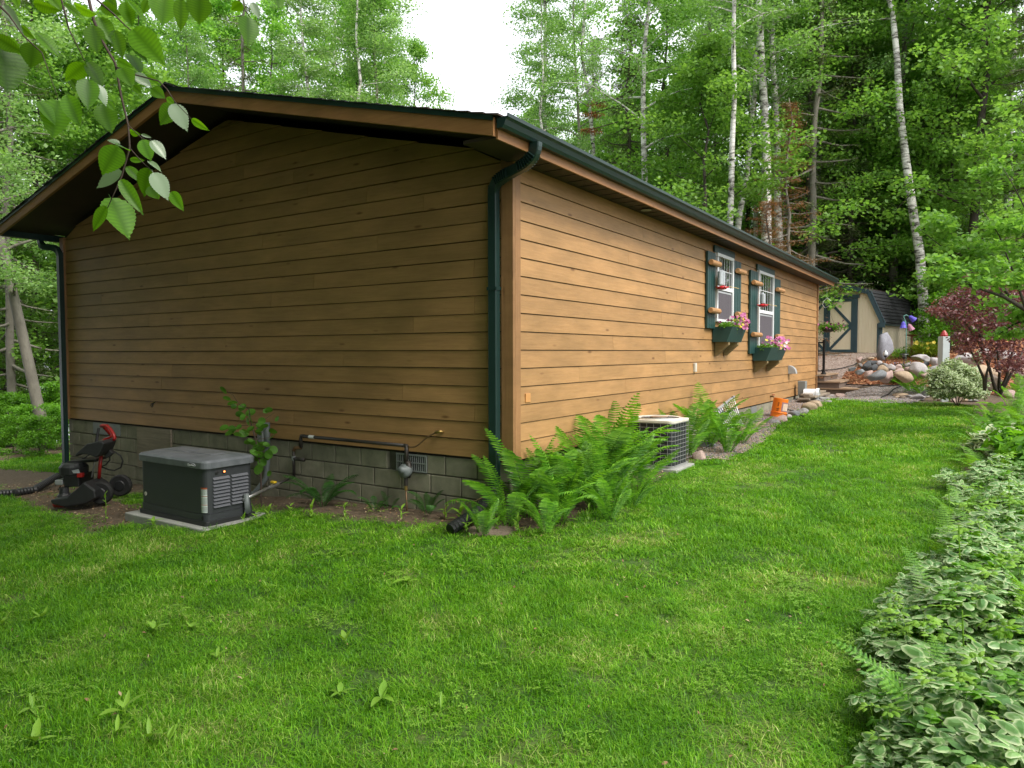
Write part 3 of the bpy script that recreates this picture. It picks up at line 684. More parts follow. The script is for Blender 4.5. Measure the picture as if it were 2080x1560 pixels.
def planter(y0, y1, zt, h, pout):
    b_ = MB(); zb0 = zt-h; pi = pout*.74
    vs = [(.03, y0, zt), (pout, y0, zt), (pout, y1, zt), (.03, y1, zt), (.03, y0, zb0), (pi, y0, zb0), (pi, y1, zb0), (.03, y1, zb0)]
    t_ = .02
    ins = [(.03+t_, y0+t_, zt), (pout-t_, y0+t_, zt), (pout-t_, y1-t_, zt), (.03+t_, y1-t_, zt), (.03+t_, y0+t_, zt-.05), (pout-t_*1.6, y0+t_, zt-.05), (pout-t_*1.6, y1-t_, zt-.05), (.03+t_, y1-t_, zt-.05)]
    return vs, ins
FLOW = []
def flower_box(y0, y1, zt, h, pout, label):
    t = thing('window_box', (0, y0, zt-h), label, 'window box', 'window boxes under the shuttered windows')
    vs, ins = planter(0, y1-y0, h, h, pout)
    b_ = MB(); b_.add(vs+ins, ((4, 7, 6, 5), (0, 4, 5, 1), (1, 5, 6, 2), (2, 6, 7, 3), (3, 7, 4, 0), (0, 1, 9, 8), (1, 2, 10, 9), (2, 3, 11, 10), (3, 0, 8, 11), (8, 9, 13, 12), (9, 10, 14, 13), (10, 11, 15, 14), (11, 8, 12, 15)))
    b_.build('box', M['green_paint'], t)
    MB().add(ins[4:], ((0, 1, 2, 3),)).build('soil', M['mulch'], t)
    for yy in (.12, y1-y0-.2):
        MB().add([(.03, yy, -.003), (pout*.72, yy, -.003), (pout*.72, yy+.09, -.003), (.03, yy+.09, -.003), (.028, yy, -.10), (.028, yy, -.23), (.06, yy, -.23), (pout*.72, yy, -.05),
                  (.028, yy+.09, -.10), (.028, yy+.09, -.23), (.06, yy+.09, -.23), (pout*.72, yy+.09, -.05)],
                 ((3, 2, 1, 0), (0, 1, 7, 6, 5), (3, 9, 10, 11, 2), (1, 2, 11, 7), (7, 11, 10, 6), (6, 10, 9, 5), (5, 9, 3, 0))).build('bracket', M['rawwood'], t)
    return t
window(6.14, 7.08, 2.115, 3.26, ((5.66, 6.06), (7.14, 7.56)), 1.99, 3.235, 2.68)
window(8.82, 10.02, 1.72, 3.22, ((8.22, 8.74), (10.1, 10.62)), 1.57, 3.17, 2.41)
wb1 = flower_box(6.04, 6.88, 2.02, .25, .36, 'dark green flower box under the nearer shuttered window, pink petunias at its far end')
wb2 = flower_box(8.55, 9.85, 1.95-.28+.02, .26, .385, 'dark green flower box under the farther window, overflowing with pink and white petunias')
# small fittings on the side wall
p = on_side(1068, 808); MB().box((.018, p.y-.045, p.z-.045), (.03, p.y+.045, p.z+.045)).build('patch_plate', mat('tan_plate', (.62, .30, .10), None, 5, .5), house, bevel=.003)
p = on_side(1407, 747); MB().box((.018, p.y-.035, p.z-.07), (.06, p.y+.035, p.z+.07)).build('outlet_cover', M['ac_top'], house, bevel=.008)
p = on_side(1599, 760); v_ = MB(); n = 8
for yy in (0, .16):
    v_.v += [(.02, p.y+yy, p.z)]+[(.02+.17*math.cos(a*math.pi/2/n), p.y+yy, p.z+.19*math.sin(a*math.pi/2/n)) for a in range(n+1)]
v_.f = [tuple(range(n+2)), tuple(range(2*n+3, n+1, -1))]+[(i, i+n+2, (i+1) % (n+2)+n+2, (i+1) % (n+2)) for i in range(n+2)]; v_.m = [0]*len(v_.f)
v_.build('vent_hood', M['silver'], house)
for k, (px, py) in enumerate(((1313, 429),)):
    p = on_side(px, py, .18); MB().lathe([(.07, 0), (.055, .012), (.05, .02)], 14, (.18, p.y, 3.403)).build('soffit_light', M['grey_box'], house)
# bracket and basket hook on the far corner
# ------------------------------------------------------------------ standby generator on its slab
GX, GY = -2.75, -1.47; gzb = gz(GX-.4, GY+.3)-.02
def text(body, size, m, name, parent, loc, rot, extrude=.0015, align='CENTER'):
    cu = bpy.data.curves.new(name, 'FONT'); cu.body = body; cu.size = size; cu.extrude = extrude; cu.align_x = align; cu.align_y = 'CENTER'
    o0 = bpy.data.objects.new(name, cu); dg = bpy.context.evaluated_depsgraph_get()
    C.objects.link(o0); dg.update(); me = bpy.data.meshes.new_from_object(o0.evaluated_get(dg)); bpy.data.objects.remove(o0)
    me.materials.clear(); me.materials.append(m)
    return link(name, me, parent, loc, rot)
slab_o = MB().box((-1.36, -.10, -.12), (.12, .74, .02)).build('concrete_pad', M['concrete'], bevel=.012)
slab_o.location = (GX, GY, gzb+.03); tag(slab_o, 'low grey concrete slab under the standby generator', 'slab')
gen = thing('standby_generator', (GX, GY, gzb+.05), 'dark grey standby generator with a light grey lid, louvers and a glowing orange lamp', 'generator')
W_, D_, H_ = 1.22, .58, .70      # local: x from -W_ to 0, y 0..D_
def rbox(x0, x1, y0, y1, z0, z1, r, n=5):
    pts = []
    for cx, cy, a0 in ((x1-r, y1-r, 0), (x0+r, y1-r, 90), (x0+r, y0+r, 180), (x1-r, y0+r, 270)):
        for i in range(n+1): a = R(a0+90*i/n); pts.append((cx+r*math.cos(a), cy+r*math.sin(a)))
    k = len(pts); b = MB(); zs = z0 if hasattr(z0, '__len__') else None
    b.v = [(x, y, z0) for x, y in pts]+[(x, y, z1) for x, y in pts]
    b.f = [tuple(range(k-1, -1, -1)), tuple(range(k, 2*k))]+[(i, (i+1) % k, (i+1) % k+k, i+k) for i in range(k)]; b.m = [0]*len(b.f); return b
rbox(-W_-.015, .015, -.015, D_+.015, 0, .045, .05).build('skid', M['black_plastic'], gen, bevel=.004)
rbox(-W_, 0, 0, D_, .045, .115, .07).build('base_panel', M['gen_body'], gen)
rbox(-W_+.006, -.006, .006, D_-.006, .115, .62, .07).build('body', M['gen_body'], gen, bevel=.004)
lid = rbox(-W_-.022, .022, -.022, D_+.022, .585, .648, .085); top = rbox(-W_+.10, -.10, .10, D_-.10, .693, .6931, .05)
k = 24; lid.v += [(x, y, .645) for x, y, z in []]
mid_ = rbox(-W_-.005, .005, -.005, D_+.005, .668, .669, .075); n0 = len(lid.v)
lid.f.pop(1); lid.m.pop()
lid.v += mid_.v[:k]; lid.f += [(k+i, k+(i+1) % k, n0+(i+1) % k, n0+i) for i in range(k)]; n1 = len(lid.v)
lid.v += top.v[:k]; lid.f += [(n0+i, n0+(i+1) % k, n1+(i+1) % k, n1+i) for i in range(k)]+[tuple(range(n1, n1+k))]; lid.m = [0]*len(lid.f)
ld = lid.build('lid', M['gen_lid'], gen, bevel=.003)
for x0, x1 in ((-W_+.2, -W_+.55), (-W_+.62, -.2)): MB().box((x0, .2, .690), (x1, D_-.2, .698)).build('lid_rib', M['gen_lid'], ld, bevel=.003)
bd = MB(); bd.lathe([(.062, 0), (.062, .006)], 20, M=Matrix.Translation((-.20, -.0215, .617))@Matrix.Rotation(math.pi/2, 4, 'X')@Matrix.Diagonal((1.1, .38, 1, 1)))
bd = bd.build('badge', M['silver'], gen)
bi = MB(); bi.lathe([(.055, 0), (.055, .002)], 20, M=Matrix.Translation((-.20, -.0276, .617))@Matrix.Rotation(math.pi/2, 4, 'X')@Matrix.Diagonal((1.1, .33, 1, 1))); bi.build('badge_field', M['gen_body'], bd)
text('Guardian', .029, M['white'], 'lettering', bd, (-.20, -.0300, .618), (math.pi/2, 0, 0))
# louvers on the end (facing +x)
for c0, c1 in ((.085, .275), (.30, .50)):
    for i in range(9):
        z = .175+i*.036
        MB().add([(-.008, c0, z+.026), (-.008, c1, z+.026), (.016, c1, z), (.016, c0, z), (-.008, c0, z-.004), (-.008, c1, z-.004)], ((0, 3, 2, 1), (3, 4, 5, 2), (0, 4, 3), (1, 2, 5), (0, 1, 5, 4))).build('louver', M['gen_vent'], gen)
mlamp, nt_, b_ = newmat('lamp_orange'); b_.inputs['Base Color'].default_value = (1, .2, .05, 1); b_.inputs['Emission Color'].default_value = (1, .22, .06, 1); b_.inputs['Emission Strength'].default_value = 1.6
for y, m_, nm in ((.13, M['black_plastic'], 'button'), (.215, M['black_metal'], 'indicator_lamp')):
    MM = Matrix.Translation((-.008, y, .535))@Matrix.Rotation(math.pi/2, 4, 'Y')
    o = MB().lathe([(.020, 0), (.020, .010), (.012, .012)], 14, M=MM).build(nm, m_, gen)
    if nm == 'indicator_lamp': MB().lathe([(.010, .0121), (.008, .018)], 12, M=MM).build('lens', mlamp, o)
# rounded warning label at the corner
def corner_band(z0, z1, m, name, par, off=.0):
    r = .072+off; cx, cy = -.07, .07; b = MB(); n = 8
    for i in range(n+1):
        a = R(238+84*i/n)
        for z in (z0, z1): b.v.append((cx+(r-.006)*math.cos(a), cy+(r-.006)*math.sin(a), z))
    b.f = [(2*i, 2*i+2, 2*i+3, 2*i+1) for i in range(n)]; b.m = [0]*n
    return b.build(name, m, par)
wl = corner_band(.135, .385, M['sticker'], 'warning_label', gen, .0015)
corner_band(.375, .392, M['sticker_red'], 'label_stripe', wl, .003); corner_band(.300, .306, M['sticker_red'], 'label_stripe', wl, .003); corner_band(.212, .218, M['sticker_red'], 'label_stripe', wl, .003)
for z in [.32+.009*i for i in range(6)]+[.226+.009*i for i in range(7)]+[.145+.009*i for i in range(6)]: corner_band(z, z+.0035, M['grey_box'], 'label_line', wl, .0022)
MB().lathe([(.022, 0), (.022, .003)], 14, M=Matrix.Translation((-W_+.11, .0062, .22))@Matrix.Rotation(math.pi/2, 4, 'X')).build('round_sticker', M['ac_top'], gen)
MB().lathe([(.02, 0), (.02, .003)], 12, M=Matrix.Translation((-.0555, -.0005, .08))@Matrix.Rotation(R(90), 4, 'X')).build('bolt_hole', M['rubber'], gen)

# gas line with regulator
A = on_gable(614, 886, -.07); B = on_gable(826, 904, -.07); E1 = on_gable(600, 905, -.07); E2 = on_gable(600, 968, -.09)
gas = thing('gas_pipe', (A.x, -.05, gz(A.x, -.1)), 'black iron gas pipe run along the siding above the block foundation', 'gas pipe'); g0 = gas.location.copy()
def gl(p): return Vector(p)-g0
hz_ = (A.z+B.z)/2; A.z = B.z = hz_
MB().tube([gl(A), gl(B)], .019, 10).build('main_pipe', M['black_pipe'], gas, smooth=True)
MB().tube([gl(A)+Vector((.04, 0, 0)), gl(A)-Vector((.02, 0, 0)), gl((A.x-.03, -.07, hz_-.03)), gl((A.x-.03, -.07, hz_-.14))], .021, 10).build('elbow', M['black_pipe'], gas, smooth=True)
MB().tube([gl((A.x-.03, -.07, hz_-.14)), gl((A.x-.14, -.07, hz_-.15)), gl((A.x-.15, -.08, hz_-.19))], .021, 10).build('elbow', M['copper'], gas, smooth=True)
MB().tube([gl((A.x-.15, -.08, hz_-.19)), gl((A.x-.15, -.08, E2.z))], .018, 10).build('drop_pipe', M['black_pipe'], gas, smooth=True)
MB().tube([gl((A.x-.15, -.08, hz_-.25)), gl((A.x-.15, -.08, hz_-.30))], .026, 8).build('union', M['grey_box'], gas)
MB().tube([gl((A.x-.15, -.08, hz_-.28)), gl((A.x+.04, -.085, hz_-.28))], .022, 8).build('drip_leg', M['black_pipe'], gas, smooth=True)
v0 = Vector((A.x-.15, -.08, E2.z)); v1 = Vector((GX+.03, GY+.42, gzb+.05+.21)); v2 = v0.lerp(v1, .35); v3 = v0.lerp(v1, .52)
MB().tube([gl(v0), gl(v2)], .016, 8).build('branch_pipe', M['black_pipe'], gas, smooth=True)
MB().tube([gl(v2), gl(v3)], .024, 8).build('shutoff_valve', M['steel'], gas)
MB().box(gl(v2.lerp(v3, .5))-Vector((.035, .02, -.03)), gl(v2.lerp(v3, .5))+Vector((.035, .02, .055))).build('valve_handle', M['yellow'], gas, bevel=.006)
MB().tube([gl(v3), gl(v1)], .017, 10).build('flexible_connector', M['steel'], gas, smooth=True)
MB().tube([gl(A)+Vector((.12, 0, 0)), gl(A)+Vector((.21, 0, 0))], .0205, 10).build('tape_mark', M['white'], gas)
RG = Vector((B.x, -.10, hz_-.26))
MB().tube([gl((B.x-.03, -.07, hz_)), gl((B.x, -.075, hz_)), gl((B.x+.01, -.085, hz_-.05)), gl((B.x+.01, -.095, hz_-.18))], .023, 10).build('tee', M['black_pipe'], gas, smooth=True)
MM = Matrix.Translation(gl(RG))@Matrix.Rotation(R(75), 4, 'X')
rg = MB().lathe([(.03, -.05), (.075, -.035), (.082, -.008), (.082, .008), (.07, .03), (.035, .045), (.034, .08)], 18, M=MM).build('regulator', M['grey_conduit'], gas, smooth=True)
MB().tube([gl((B.x+.03, -.09, hz_-.16)), gl((B.x+.05, -.09, hz_-.25)), gl((B.x+.03, -.09, hz_-.33))], .03, 10).build('regulator_inlet', M['black_pipe'], rg, smooth=True)
MB().tube([gl((B.x+.01, -.1, hz_-.30)), gl((B.x+.01, -.1, hz_-.42))], .022, 8).build('union', M['black_pipe'], gas)
MB().tube([gl((B.x+.01, -.1, hz_-.42)), gl((B.x+.01, -.1, hz_-.47))], .018, 8).build('brass_fitting', M['brass'], gas)
MB().tube([gl((B.x+.01, -.1, hz_-.47)), gl((B.x+.018, -.095, hz_-.7)), gl((B.x+.02, -.09, gz(B.x, -.1)-.05))], .009, 8).build('riser_tube', M['copper'], gas, smooth=True)
Q = on_gable(895, 876, -.03)
MB().tube([gl(p) for p in bez((B.x+.02, -.08, hz_-.005), (B.x+.22, -.1, hz_-.03), (Q.x-.22, -.09, Q.z-.06), (Q.x, -.05, Q.z), 12)], .008, 8).build('copper_tube', M['copper'], gas, smooth=True)
MB().tube([gl((Q.x-.04, -.06, Q.z-.01)), gl((Q.x+.0, -.05, Q.z)), gl((Q.x+.03, -.0, Q.z-.005))], .017, 8).build('wall_fitting', M['brass'], gas, smooth=True)
# electrical disconnect with conduit
EB = on_gable(543, 860, -.06)
ec = thing('electrical_conduit', (EB.x, -.04, gz(EB.x, -.1)), 'grey electrical box and curved conduit on the wall beside the generator', 'conduit')
zg = ec.location.z
MB().box((-.10, -.10, EB.z-zg-.22), (.0, .0, EB.z-zg-.0)).build('box', M['grey_box'], ec, bevel=.006)
MB().tube([(.03, -.05, EB.z-zg), (.03, -.05, .45), (.02, -.07, .25), (-.10, -.16, .07), (-.30, -.38, .04), (GX-EB.x+.06, GY+.55-(-.04)-.1, .12), (GX-EB.x+.03, GY+.45+.04, .30)], .030, 12).build('conduit', M['grey_conduit'], ec, smooth=True)
MB().tube([(.03, -.05, EB.z-zg+.02), (.03, -.05, EB.z-zg-.30)], .036, 12).build('conduit_sleeve', M['grey_conduit'], ec, smooth=True)
fl = on_gable(313, 815, -.03)
fc = thing('cable_stub', (fl.x, -.03, fl.z), 'frayed black cable stub poking from the siding above the generator', 'cable')
for k in range(6):
    a = R(200+k*28); MB().tube([(0, .02, 0), (.03*math.cos(a), -.03, .03*math.sin(a)), (.06*math.cos(a), -.04, .07*math.sin(a)-.01)], .004, 5).build('wire', M['rubber'] if k else M['brass'], fc)

# ------------------------------------------------------------------ pressure washer
pw0 = gpt(178, 1028); pw = thing('pressure_washer', pw0, 'pressure washer with red tube frame and black engine by the house corner', 'pressure washer', rz=YAW+R(4))
PZ = (pw0-CAMP).dot(Dv); PS = PZ/FPX
def w(u, v, y=0.):            # photo offset from the foot of the washer -> its own side view
    return ((u/7.8+100-178)*PS, y+.24, (1028-(v/7.8+850))*PS+.04)
MB().tube([w(130, 1360, -.30), w(135, 1400, -.30), w(300, 1405, -.30), w(360, 1375, -.30), w(460, 1300, -.29)], .019, 10).build('foot_bar', M['red'], pw, smooth=True)
MB().tube([w(130, 1360, -.30), w(110, 1330, .0), w(130, 1330, .2)], .019, 10).build('foot_bar', M['red'], pw, smooth=True)
ch = MB(); prof = [w(190, 1260), w(210, 1330), w(400, 1385), w(700, 1340), w(880, 1250), w(870, 1120), w(780, 1050), w(700, 985), w(630, 1060), w(440, 1225)]
ch.v = [(p[0], -.23, p[2]) for p in prof]+[(p[0], .2, p[2]) for p in prof]; n = len(prof)
ch.f = [tuple(range(n)), tuple(range(2*n-1, n-1, -1))]+[(i, i+n, (i+1) % n+n, (i+1) % n) for i in range(n)]; ch.m = [0]*len(ch.f)
ch.build('chassis', M['black_plastic'], pw, bevel=.02)
for y in (-.29, .22):
    c = w(850, 1205, y); MM = Matrix.Translation(c)@Matrix.Rotation(R(90), 4, 'X')
    o = MB().lathe([(.05, -.035), (.125, -.04), (.142, -.02), (.142, .02), (.125, .04), (.05, .035)], 24, M=MM).build('wheel', M['rubber'], pw, smooth=False)
    MB().lathe([(.075, .03), (.06, .048), (.02, .05)], 16, M=MM).build('hub', M['black_plastic'], o)
MB().tube([w(740, 1000, -.16), w(760, 800, -.16), w(790, 590, -.16)], .021, 10).build('upright_tube', M['red'], pw, smooth=True)
MB().tube([w(560, 640, .16), w(530, 520, .17), w(640, 420, .18), w(740, 380, .18), w(745, 320, .16)], .017, 8).build('upright_tube', M['red'], pw, smooth=True)
MB().tube([w(745, 330, .16), w(650, 215, .15), w(655, 180, .12), w(700, 178, .0), w(800, 172, -.02), w(900, 215, -.10), w(985, 300, -.16), w(1005, 350, -.17), w(985, 385, -.17)], .022, 10).build('handle', M['red'], pw, smooth=True)
pn = MB(); prof = [w(560, 600), w(560, 560), w(640, 490), w(740, 400), w(960, 360), w(1000, 400), w(930, 560), w(870, 620), w(760, 570), w(640, 560)]
pn.v = [(p[0], -.19, p[2]) for p in prof]+[(p[0], .14, p[2]) for p in prof]; n = len(prof)
pn.f = [tuple(range(n)), tuple(range(2*n-1, n-1, -1))]+[(i, i+n, (i+1) % n+n, (i+1) % n) for i in range(n)]; pn.m = [0]*len(pn.f)
pn.build('tool_panel', M['black_plastic'], pw, bevel=.012)
MB().add([w(650, 485, -.196), w(800, 485, -.196), w(840, 405, -.196), w(705, 410, -.196)], ((0, 1, 2, 3),)).build('panel_label', M['white'], pw)
MB().add([w(525, 1100, -.236), w(570, 1060, -.236), w(628, 1100, -.236), w(570, 1142, -.236)], ((3, 2, 1, 0),)).build('diamond_label', mat('pink_label', (.6, .38, .38), None, 5), pw)
MB().tube([w(720, 520, -.22), w(765, 330, -.22), w(790, 180, -.21)], .016, 8).build('spray_gun', M['black_metal'], pw)
MB().tube([w(800, 480, -.24), w(770, 400, -.23), w(775, 200, -.2)], .014, 8).build('lance', M['black_metal'], pw)
MB().bar(w(860, 640, -.16), w(960, 560, -.16), .07, .07).build('hose_holder', M['black_plastic'], pw, bevel=.008)
# engine
MB().bar(w(240, 745, -.0), w(690, 715, -.0), .28, .035).build('air_cleaner_lid', M['black_metal'], pw, bevel=.008)
en = MB().lathe([(.13, 0), (.16, .03), (.165, .12), (.12, .16), (.06, .17)], 18, w(330, 960, -.12)).build('engine_shroud', M['black_plastic'], pw, smooth=False, bevel=.004)
MB().box(Vector(w(265, 1110, -.27)), Vector(w(500, 930, .10))).build('engine_block', M['black_metal'], pw, bevel=.012)
MB().box(Vector(w(120, 1080, -.26)), Vector(w(240, 1000, -.04))).build('muffler', M['grey_box'], pw, bevel=.01)
MB().lathe([(.07, 0), (.08, .02), (.055, .05), (.05, .12)], 14, w(265, 1270, -.26)).build('pump_housing', M['black_plastic'], pw)
MB().add([w(405, 845, -.285), w(510, 822, -.285), w(535, 885, -.285), w(430, 888, -.285)], ((3, 2, 1, 0),)).build('engine_label', M['silver'], pw)
MB().tube([w(640, 760, -.1), w(620, 900, -.12), w(600, 990, -.12)], .009, 6).build('throttle_rod', M['steel'], pw)
MB().box(Vector(w(480, 960, -.29)), Vector(w(560, 890, -.22))).build('fuel_cap', M['red'], pw, bevel=.008)
MB().tube([w(960, 570, -.12), w(1050, 650, -.1), w(1072, 740, -.08), w(1020, 850, -.05), w(900, 905, -.02), w(800, 895, .0), w(690, 850, .0)], .009, 8).build('hose', M['rubber'], pw, smooth=True)
MB().tube([w(890, 650, -.12), w(880, 720, -.1), w(800, 800, -.08), w(660, 845, -.04)], .008, 8).build('hose', M['rubber'], pw, smooth=True)
MB().tube([w(700, 500, .0), w(560, 600, .0), w(430, 690, .0), w(380, 720, .0)], .010, 8).build('control_cable', M['rubber'], pw, smooth=True)
MB().tube([w(140, 1080, -.1), w(60, 1190, -.1), w(110, 1200, -.05), w(240, 1130, 0)], .005, 6).build('pull_cord', M['rubber'], pw, smooth=True)
# corrugated drain pipe lying on the grass
def ground_pts(pix, lift=.0): return [gpt(*p)+Vector((0, 0, lift)) for p in pix]
def drain(name, pts, r, label, m=None):
    o_ = pts[0].copy(); t = thing(name, o_, label, 'drain pipe'); path = []
    for i in range(len(pts)-1):
        n = max(2, int((pts[i+1]-pts[i]).length/.02))
        for k in range(n): path.append(pts[i].lerp(pts[i+1], k/n)-o_)
    path.append(pts[-1]-o_)
    MB().tube(path, [r*(1 if i % 2 else .84) for i in range(len(path))], 12).build('corrugated_pipe', m or M['black_plastic'], t); return t
pp = ground_pts(((118, 985), (70, 1000), (30, 1006), (-15, 1010)), .05); pp[0].z += .10
drain('drain_pipe', pp, .055, 'black corrugated drain pipe on the grass left of the pressure washer')
cz = gz(-.1, -.2)
drain('drain_pipe', [Vector((-.14, -.10, cz+.30)), Vector((-.14, -.16, cz+.20)), Vector((-.16, -.40, cz+.10)), Vector((-.20, -.72, gz(-.2, -.72)+.045))], .062, 'black corrugated drain pipe at the foot of the corner downspout, under the ferns')

# ------------------------------------------------------------------ air conditioner
acn = Vector((.63, 2.66, 0)); acn.z = gz(.63, 2.7)-.01
o = MB().box((-.64, -.02, -.1), (.05, .66, .05)).build('concrete_pad', M['concrete'], bevel=.008); o.location = acn; tag(o, 'thin concrete pad under the air conditioner', 'slab')
acz = acn.z+.05
ac = thing('air_conditioner', (acn.x, acn.y, acz), 'outdoor air conditioner with beige top and wire guard over black fins', 'air conditioner')
a0, h0 = .60, .62
rbox(-a0, 0, 0, a0, 0, .03, .07).build('base_pan', M['ac_wire'], ac)
rbox(-a0+.02, -.02, .02, a0-.02, .03, h0-.05, .06).build('fins', M['ac_core'], ac)
tp = rbox(-a0-.008, .008, -.008, a0+.008, h0-.055, h0-.02, .08, 6).build('top_cover', M['ac_top'], ac, bevel=.006)
cxy = (-a0/2, a0/2, h0-.02)
rg_ = MB().lathe([(.29, 0), (.285, .018), (.25, .012), (.245, -.01), (.10, -.012), (.09, .02), (0.001, .022)], 32, cxy).build('fan_shroud', M['ac_top'], ac, smooth=False)
MB().lathe([(.115, .0215), (.11, .026), (.001, .027)], 24, cxy).build('fan_cap', M['ac_rust'], ac)
for k in range(10):
    r_ = .12+k*.013; pts = [(cxy[0]+r_*math.cos(R(a)), cxy[1]+r_*math.sin(R(a)), cxy[2]+.010) for a in range(0, 361, 15)]
    MB().tube(pts, .002, 4, cap=False).build('grille_ring', M['ac_wire'], ac)
def ring_path(z, rr=.075, off=.004):
    b = rbox(-a0-off, off, -off, a0+off, 0, 1, rr, 4); k = len(b.v)//2; P_ = [(x, y, z) for x, y, _ in b.v[:k]]; return P_+[P_[0]]
for i in range(11): MB().tube(ring_path(.035+i*.0525), .0022, 4, cap=False).build('guard_wire', M['ac_wire'], ac)
rp = ring_path(0); 
for q in [(-a0+.07+i*(a0-.14)/5, -.004) for i in range(6)]+[(.004, .07+i*(a0-.14)/5) for i in range(6)]+[(-.004+.07*0-.018, .018-.0)]:
    MB().tube([(q[0], q[1], .03), (q[0], q[1], h0-.055)], .0022, 4, cap=False).build('guard_wire', M['ac_wire'], ac)

# ------------------------------------------------------------------ things along the side wall
# folded aluminium rack leaning on the wall
def rack():
    P1, P2, P3, P4 = pt(1451, 836, 12.0), pt(1491, 806, 12.7), pt(1508, 862, 12.3), pt(1478, 876, 11.7)
    o_ = gpt(1480, 876); t = thing('folding_rack', o_, 'folded aluminium rack of thin rods leaning against the siding beside the ferns', 'rack')
    Q = [p-o_ for p in (P1, P2, P3, P4)]
    MB().bar(Q[0], Q[1], .045, .03).build('top_rail', M['alu'], t, bevel=.006); MB().bar(Q[3], Q[2], .045, .03).build('bottom_rail', M['alu'], t, bevel=.006)
    n = 11
    for i in range(n):
        s = (i+.5)/n; MB().tube([Q[0].lerp(Q[1], s), Q[3].lerp(Q[2], s)], .006 if i not in (0, n-1) else .01, 6).build('rod', M['alu'], t)
    for s in (.12, .5, .9):
        for a, b in ((Q[0], Q[1]), (Q[3], Q[2])): MB().tube([a.lerp(b, s-.02), a.lerp(b, s+.02)], .026, 8).build('black_clip', M['black_plastic'], t)
    MB().bar(Q[0].lerp(Q[3], .15), Q[0].lerp(Q[3], .55), .05, .02).build('side_strap', M['grey_box'], t)
    MB().add([Q[0].lerp(Q[3], .08), Q[0].lerp(Q[1], .35).lerp(Q[3].lerp(Q[2], .35), .08), Q[0].lerp(Q[1], .35).lerp(Q[3].lerp(Q[2], .35), .5), Q[0].lerp(Q[3], .5)], ((0, 1, 2, 3),)).build('mesh_panel', M['screen'], t)
rack()
# orange bucket, standing upside down
bk0 = gpt(1580, 848); bz = (bk0-CAMP).dot(Dv)
bk = thing('bucket', (bk0.x, bk0.y, bk0.z+.0), 'orange plastic bucket with black lettering, tilted on the border stones', 'bucket'); bk.rotation_euler = (R(-3), R(9), R(18))
MB().lathe([(.152, 0), (.152, .02), (.148, .03), (.150, .09), (.146, .095), (.140, .36), (.136, .372)], 28).build('body', M['orange'], bk, smooth=False)
MB().lathe([(.158, .085), (.160, .092), (.156, .10)], 28).build('rim_band', M['orange'], bk)
def patch_on(a0_, a1_, z0, z1, m, name, par, off=.0015, n=6):
    b = MB()
    for i in range(n+1):
        a = R(a0_+(a1_-a0_)*i/n)
        for z in (z0, z1): r_ = .146-(z-.095)*.0226+off; b.v.append((r_*math.cos(a), r_*math.sin(a), z))
    b.f = [(2*i, 2*i+2, 2*i+3, 2*i+1) for i in range(n)]; b.m = [0]*n; return b.build(name, m, par)
st = patch_on(-82, -12, .12, .30, mat('faded_purple_print', (.30, .16, .20), (.36, .22, .2), 20), 'label', bk)
patch_on(-72, -22, .14, .275, mat('pale_print', (.75, .62, .55), (.7, .45, .30), 60), 'label_field', st, .003)
def curved_text(body, size, a_, z, par):
    me = text(body, size, M['black_metal'], 'lettering', None, None, None, .001).data; o = [q for q in C.objects if q.data is me][0]
    for v in me.vertices:
        u, vv, wv = v.co                       # reads upwards
        aa = R(a_)-vv/.135*-1*-1; zz = z+u; r_ = .146-(zz-.095)*.0226+.0015+wv
        aa = R(a_)-vv/.14; v.co = (r_*math.cos(aa), r_*math.sin(aa), zz)
    o.parent = par; return o
curved_text('16', .075, -107, .145, bk); curved_text('MOR', .035, -107, .255, bk)
# faucet with hose bib behind the bucket
p = on_side(1563, 806); fb = thing('hose_bib', p, 'brass garden tap on the siding above the orange bucket', 'tap')
MB().tube([(0, 0, 0), (.08, 0, 0), (.11, 0, -.03), (.11, 0, -.08)], .018, 8).build('spout', M['copper'], fb, smooth=True)
MB().lathe([(.035, 0), (.035, .012)], 8, (.075, 0, .03)).build('handle', M['red'], fb)
hz0 = gpt(1600, 838)
hose = thing('garden_hose', hz0, 'black garden hose lying over the border stones right of the orange bucket', 'hose')
pts = [p-hz0 for p in [Vector((.12, fb.location.y, fb.location.z-.08)), Vector((.16, fb.location.y+.02, .5))]+ground_pts(((1598, 836), (1612, 838), (1622, 846), (1632, 850)), .03)]
MB().tube(pts, .014, 8).build('tube', M['rubber'], hose, smooth=True)
# stacked boards
y0_, y1_ = on_side(1598, 820).y+.1, on_side(1638, 812).y
lm = thing('lumber_stack', (.05, y0_, gz(.3, y0_)), 'short stack of weathered boards under the siding beside the orange bucket', 'lumber stack')
for k, (a, z, wd) in enumerate(((.25, .03, .3), (.18, .075, .26), (.30, .12, .24), (.22, .165, .2))):
    MB().box((a, random.uniform(-.1, .1), z), (a+wd, y1_-y0_+random.uniform(-.3, .1), z+.038)).build('board', M['oldwood'], lm, bevel=.003)
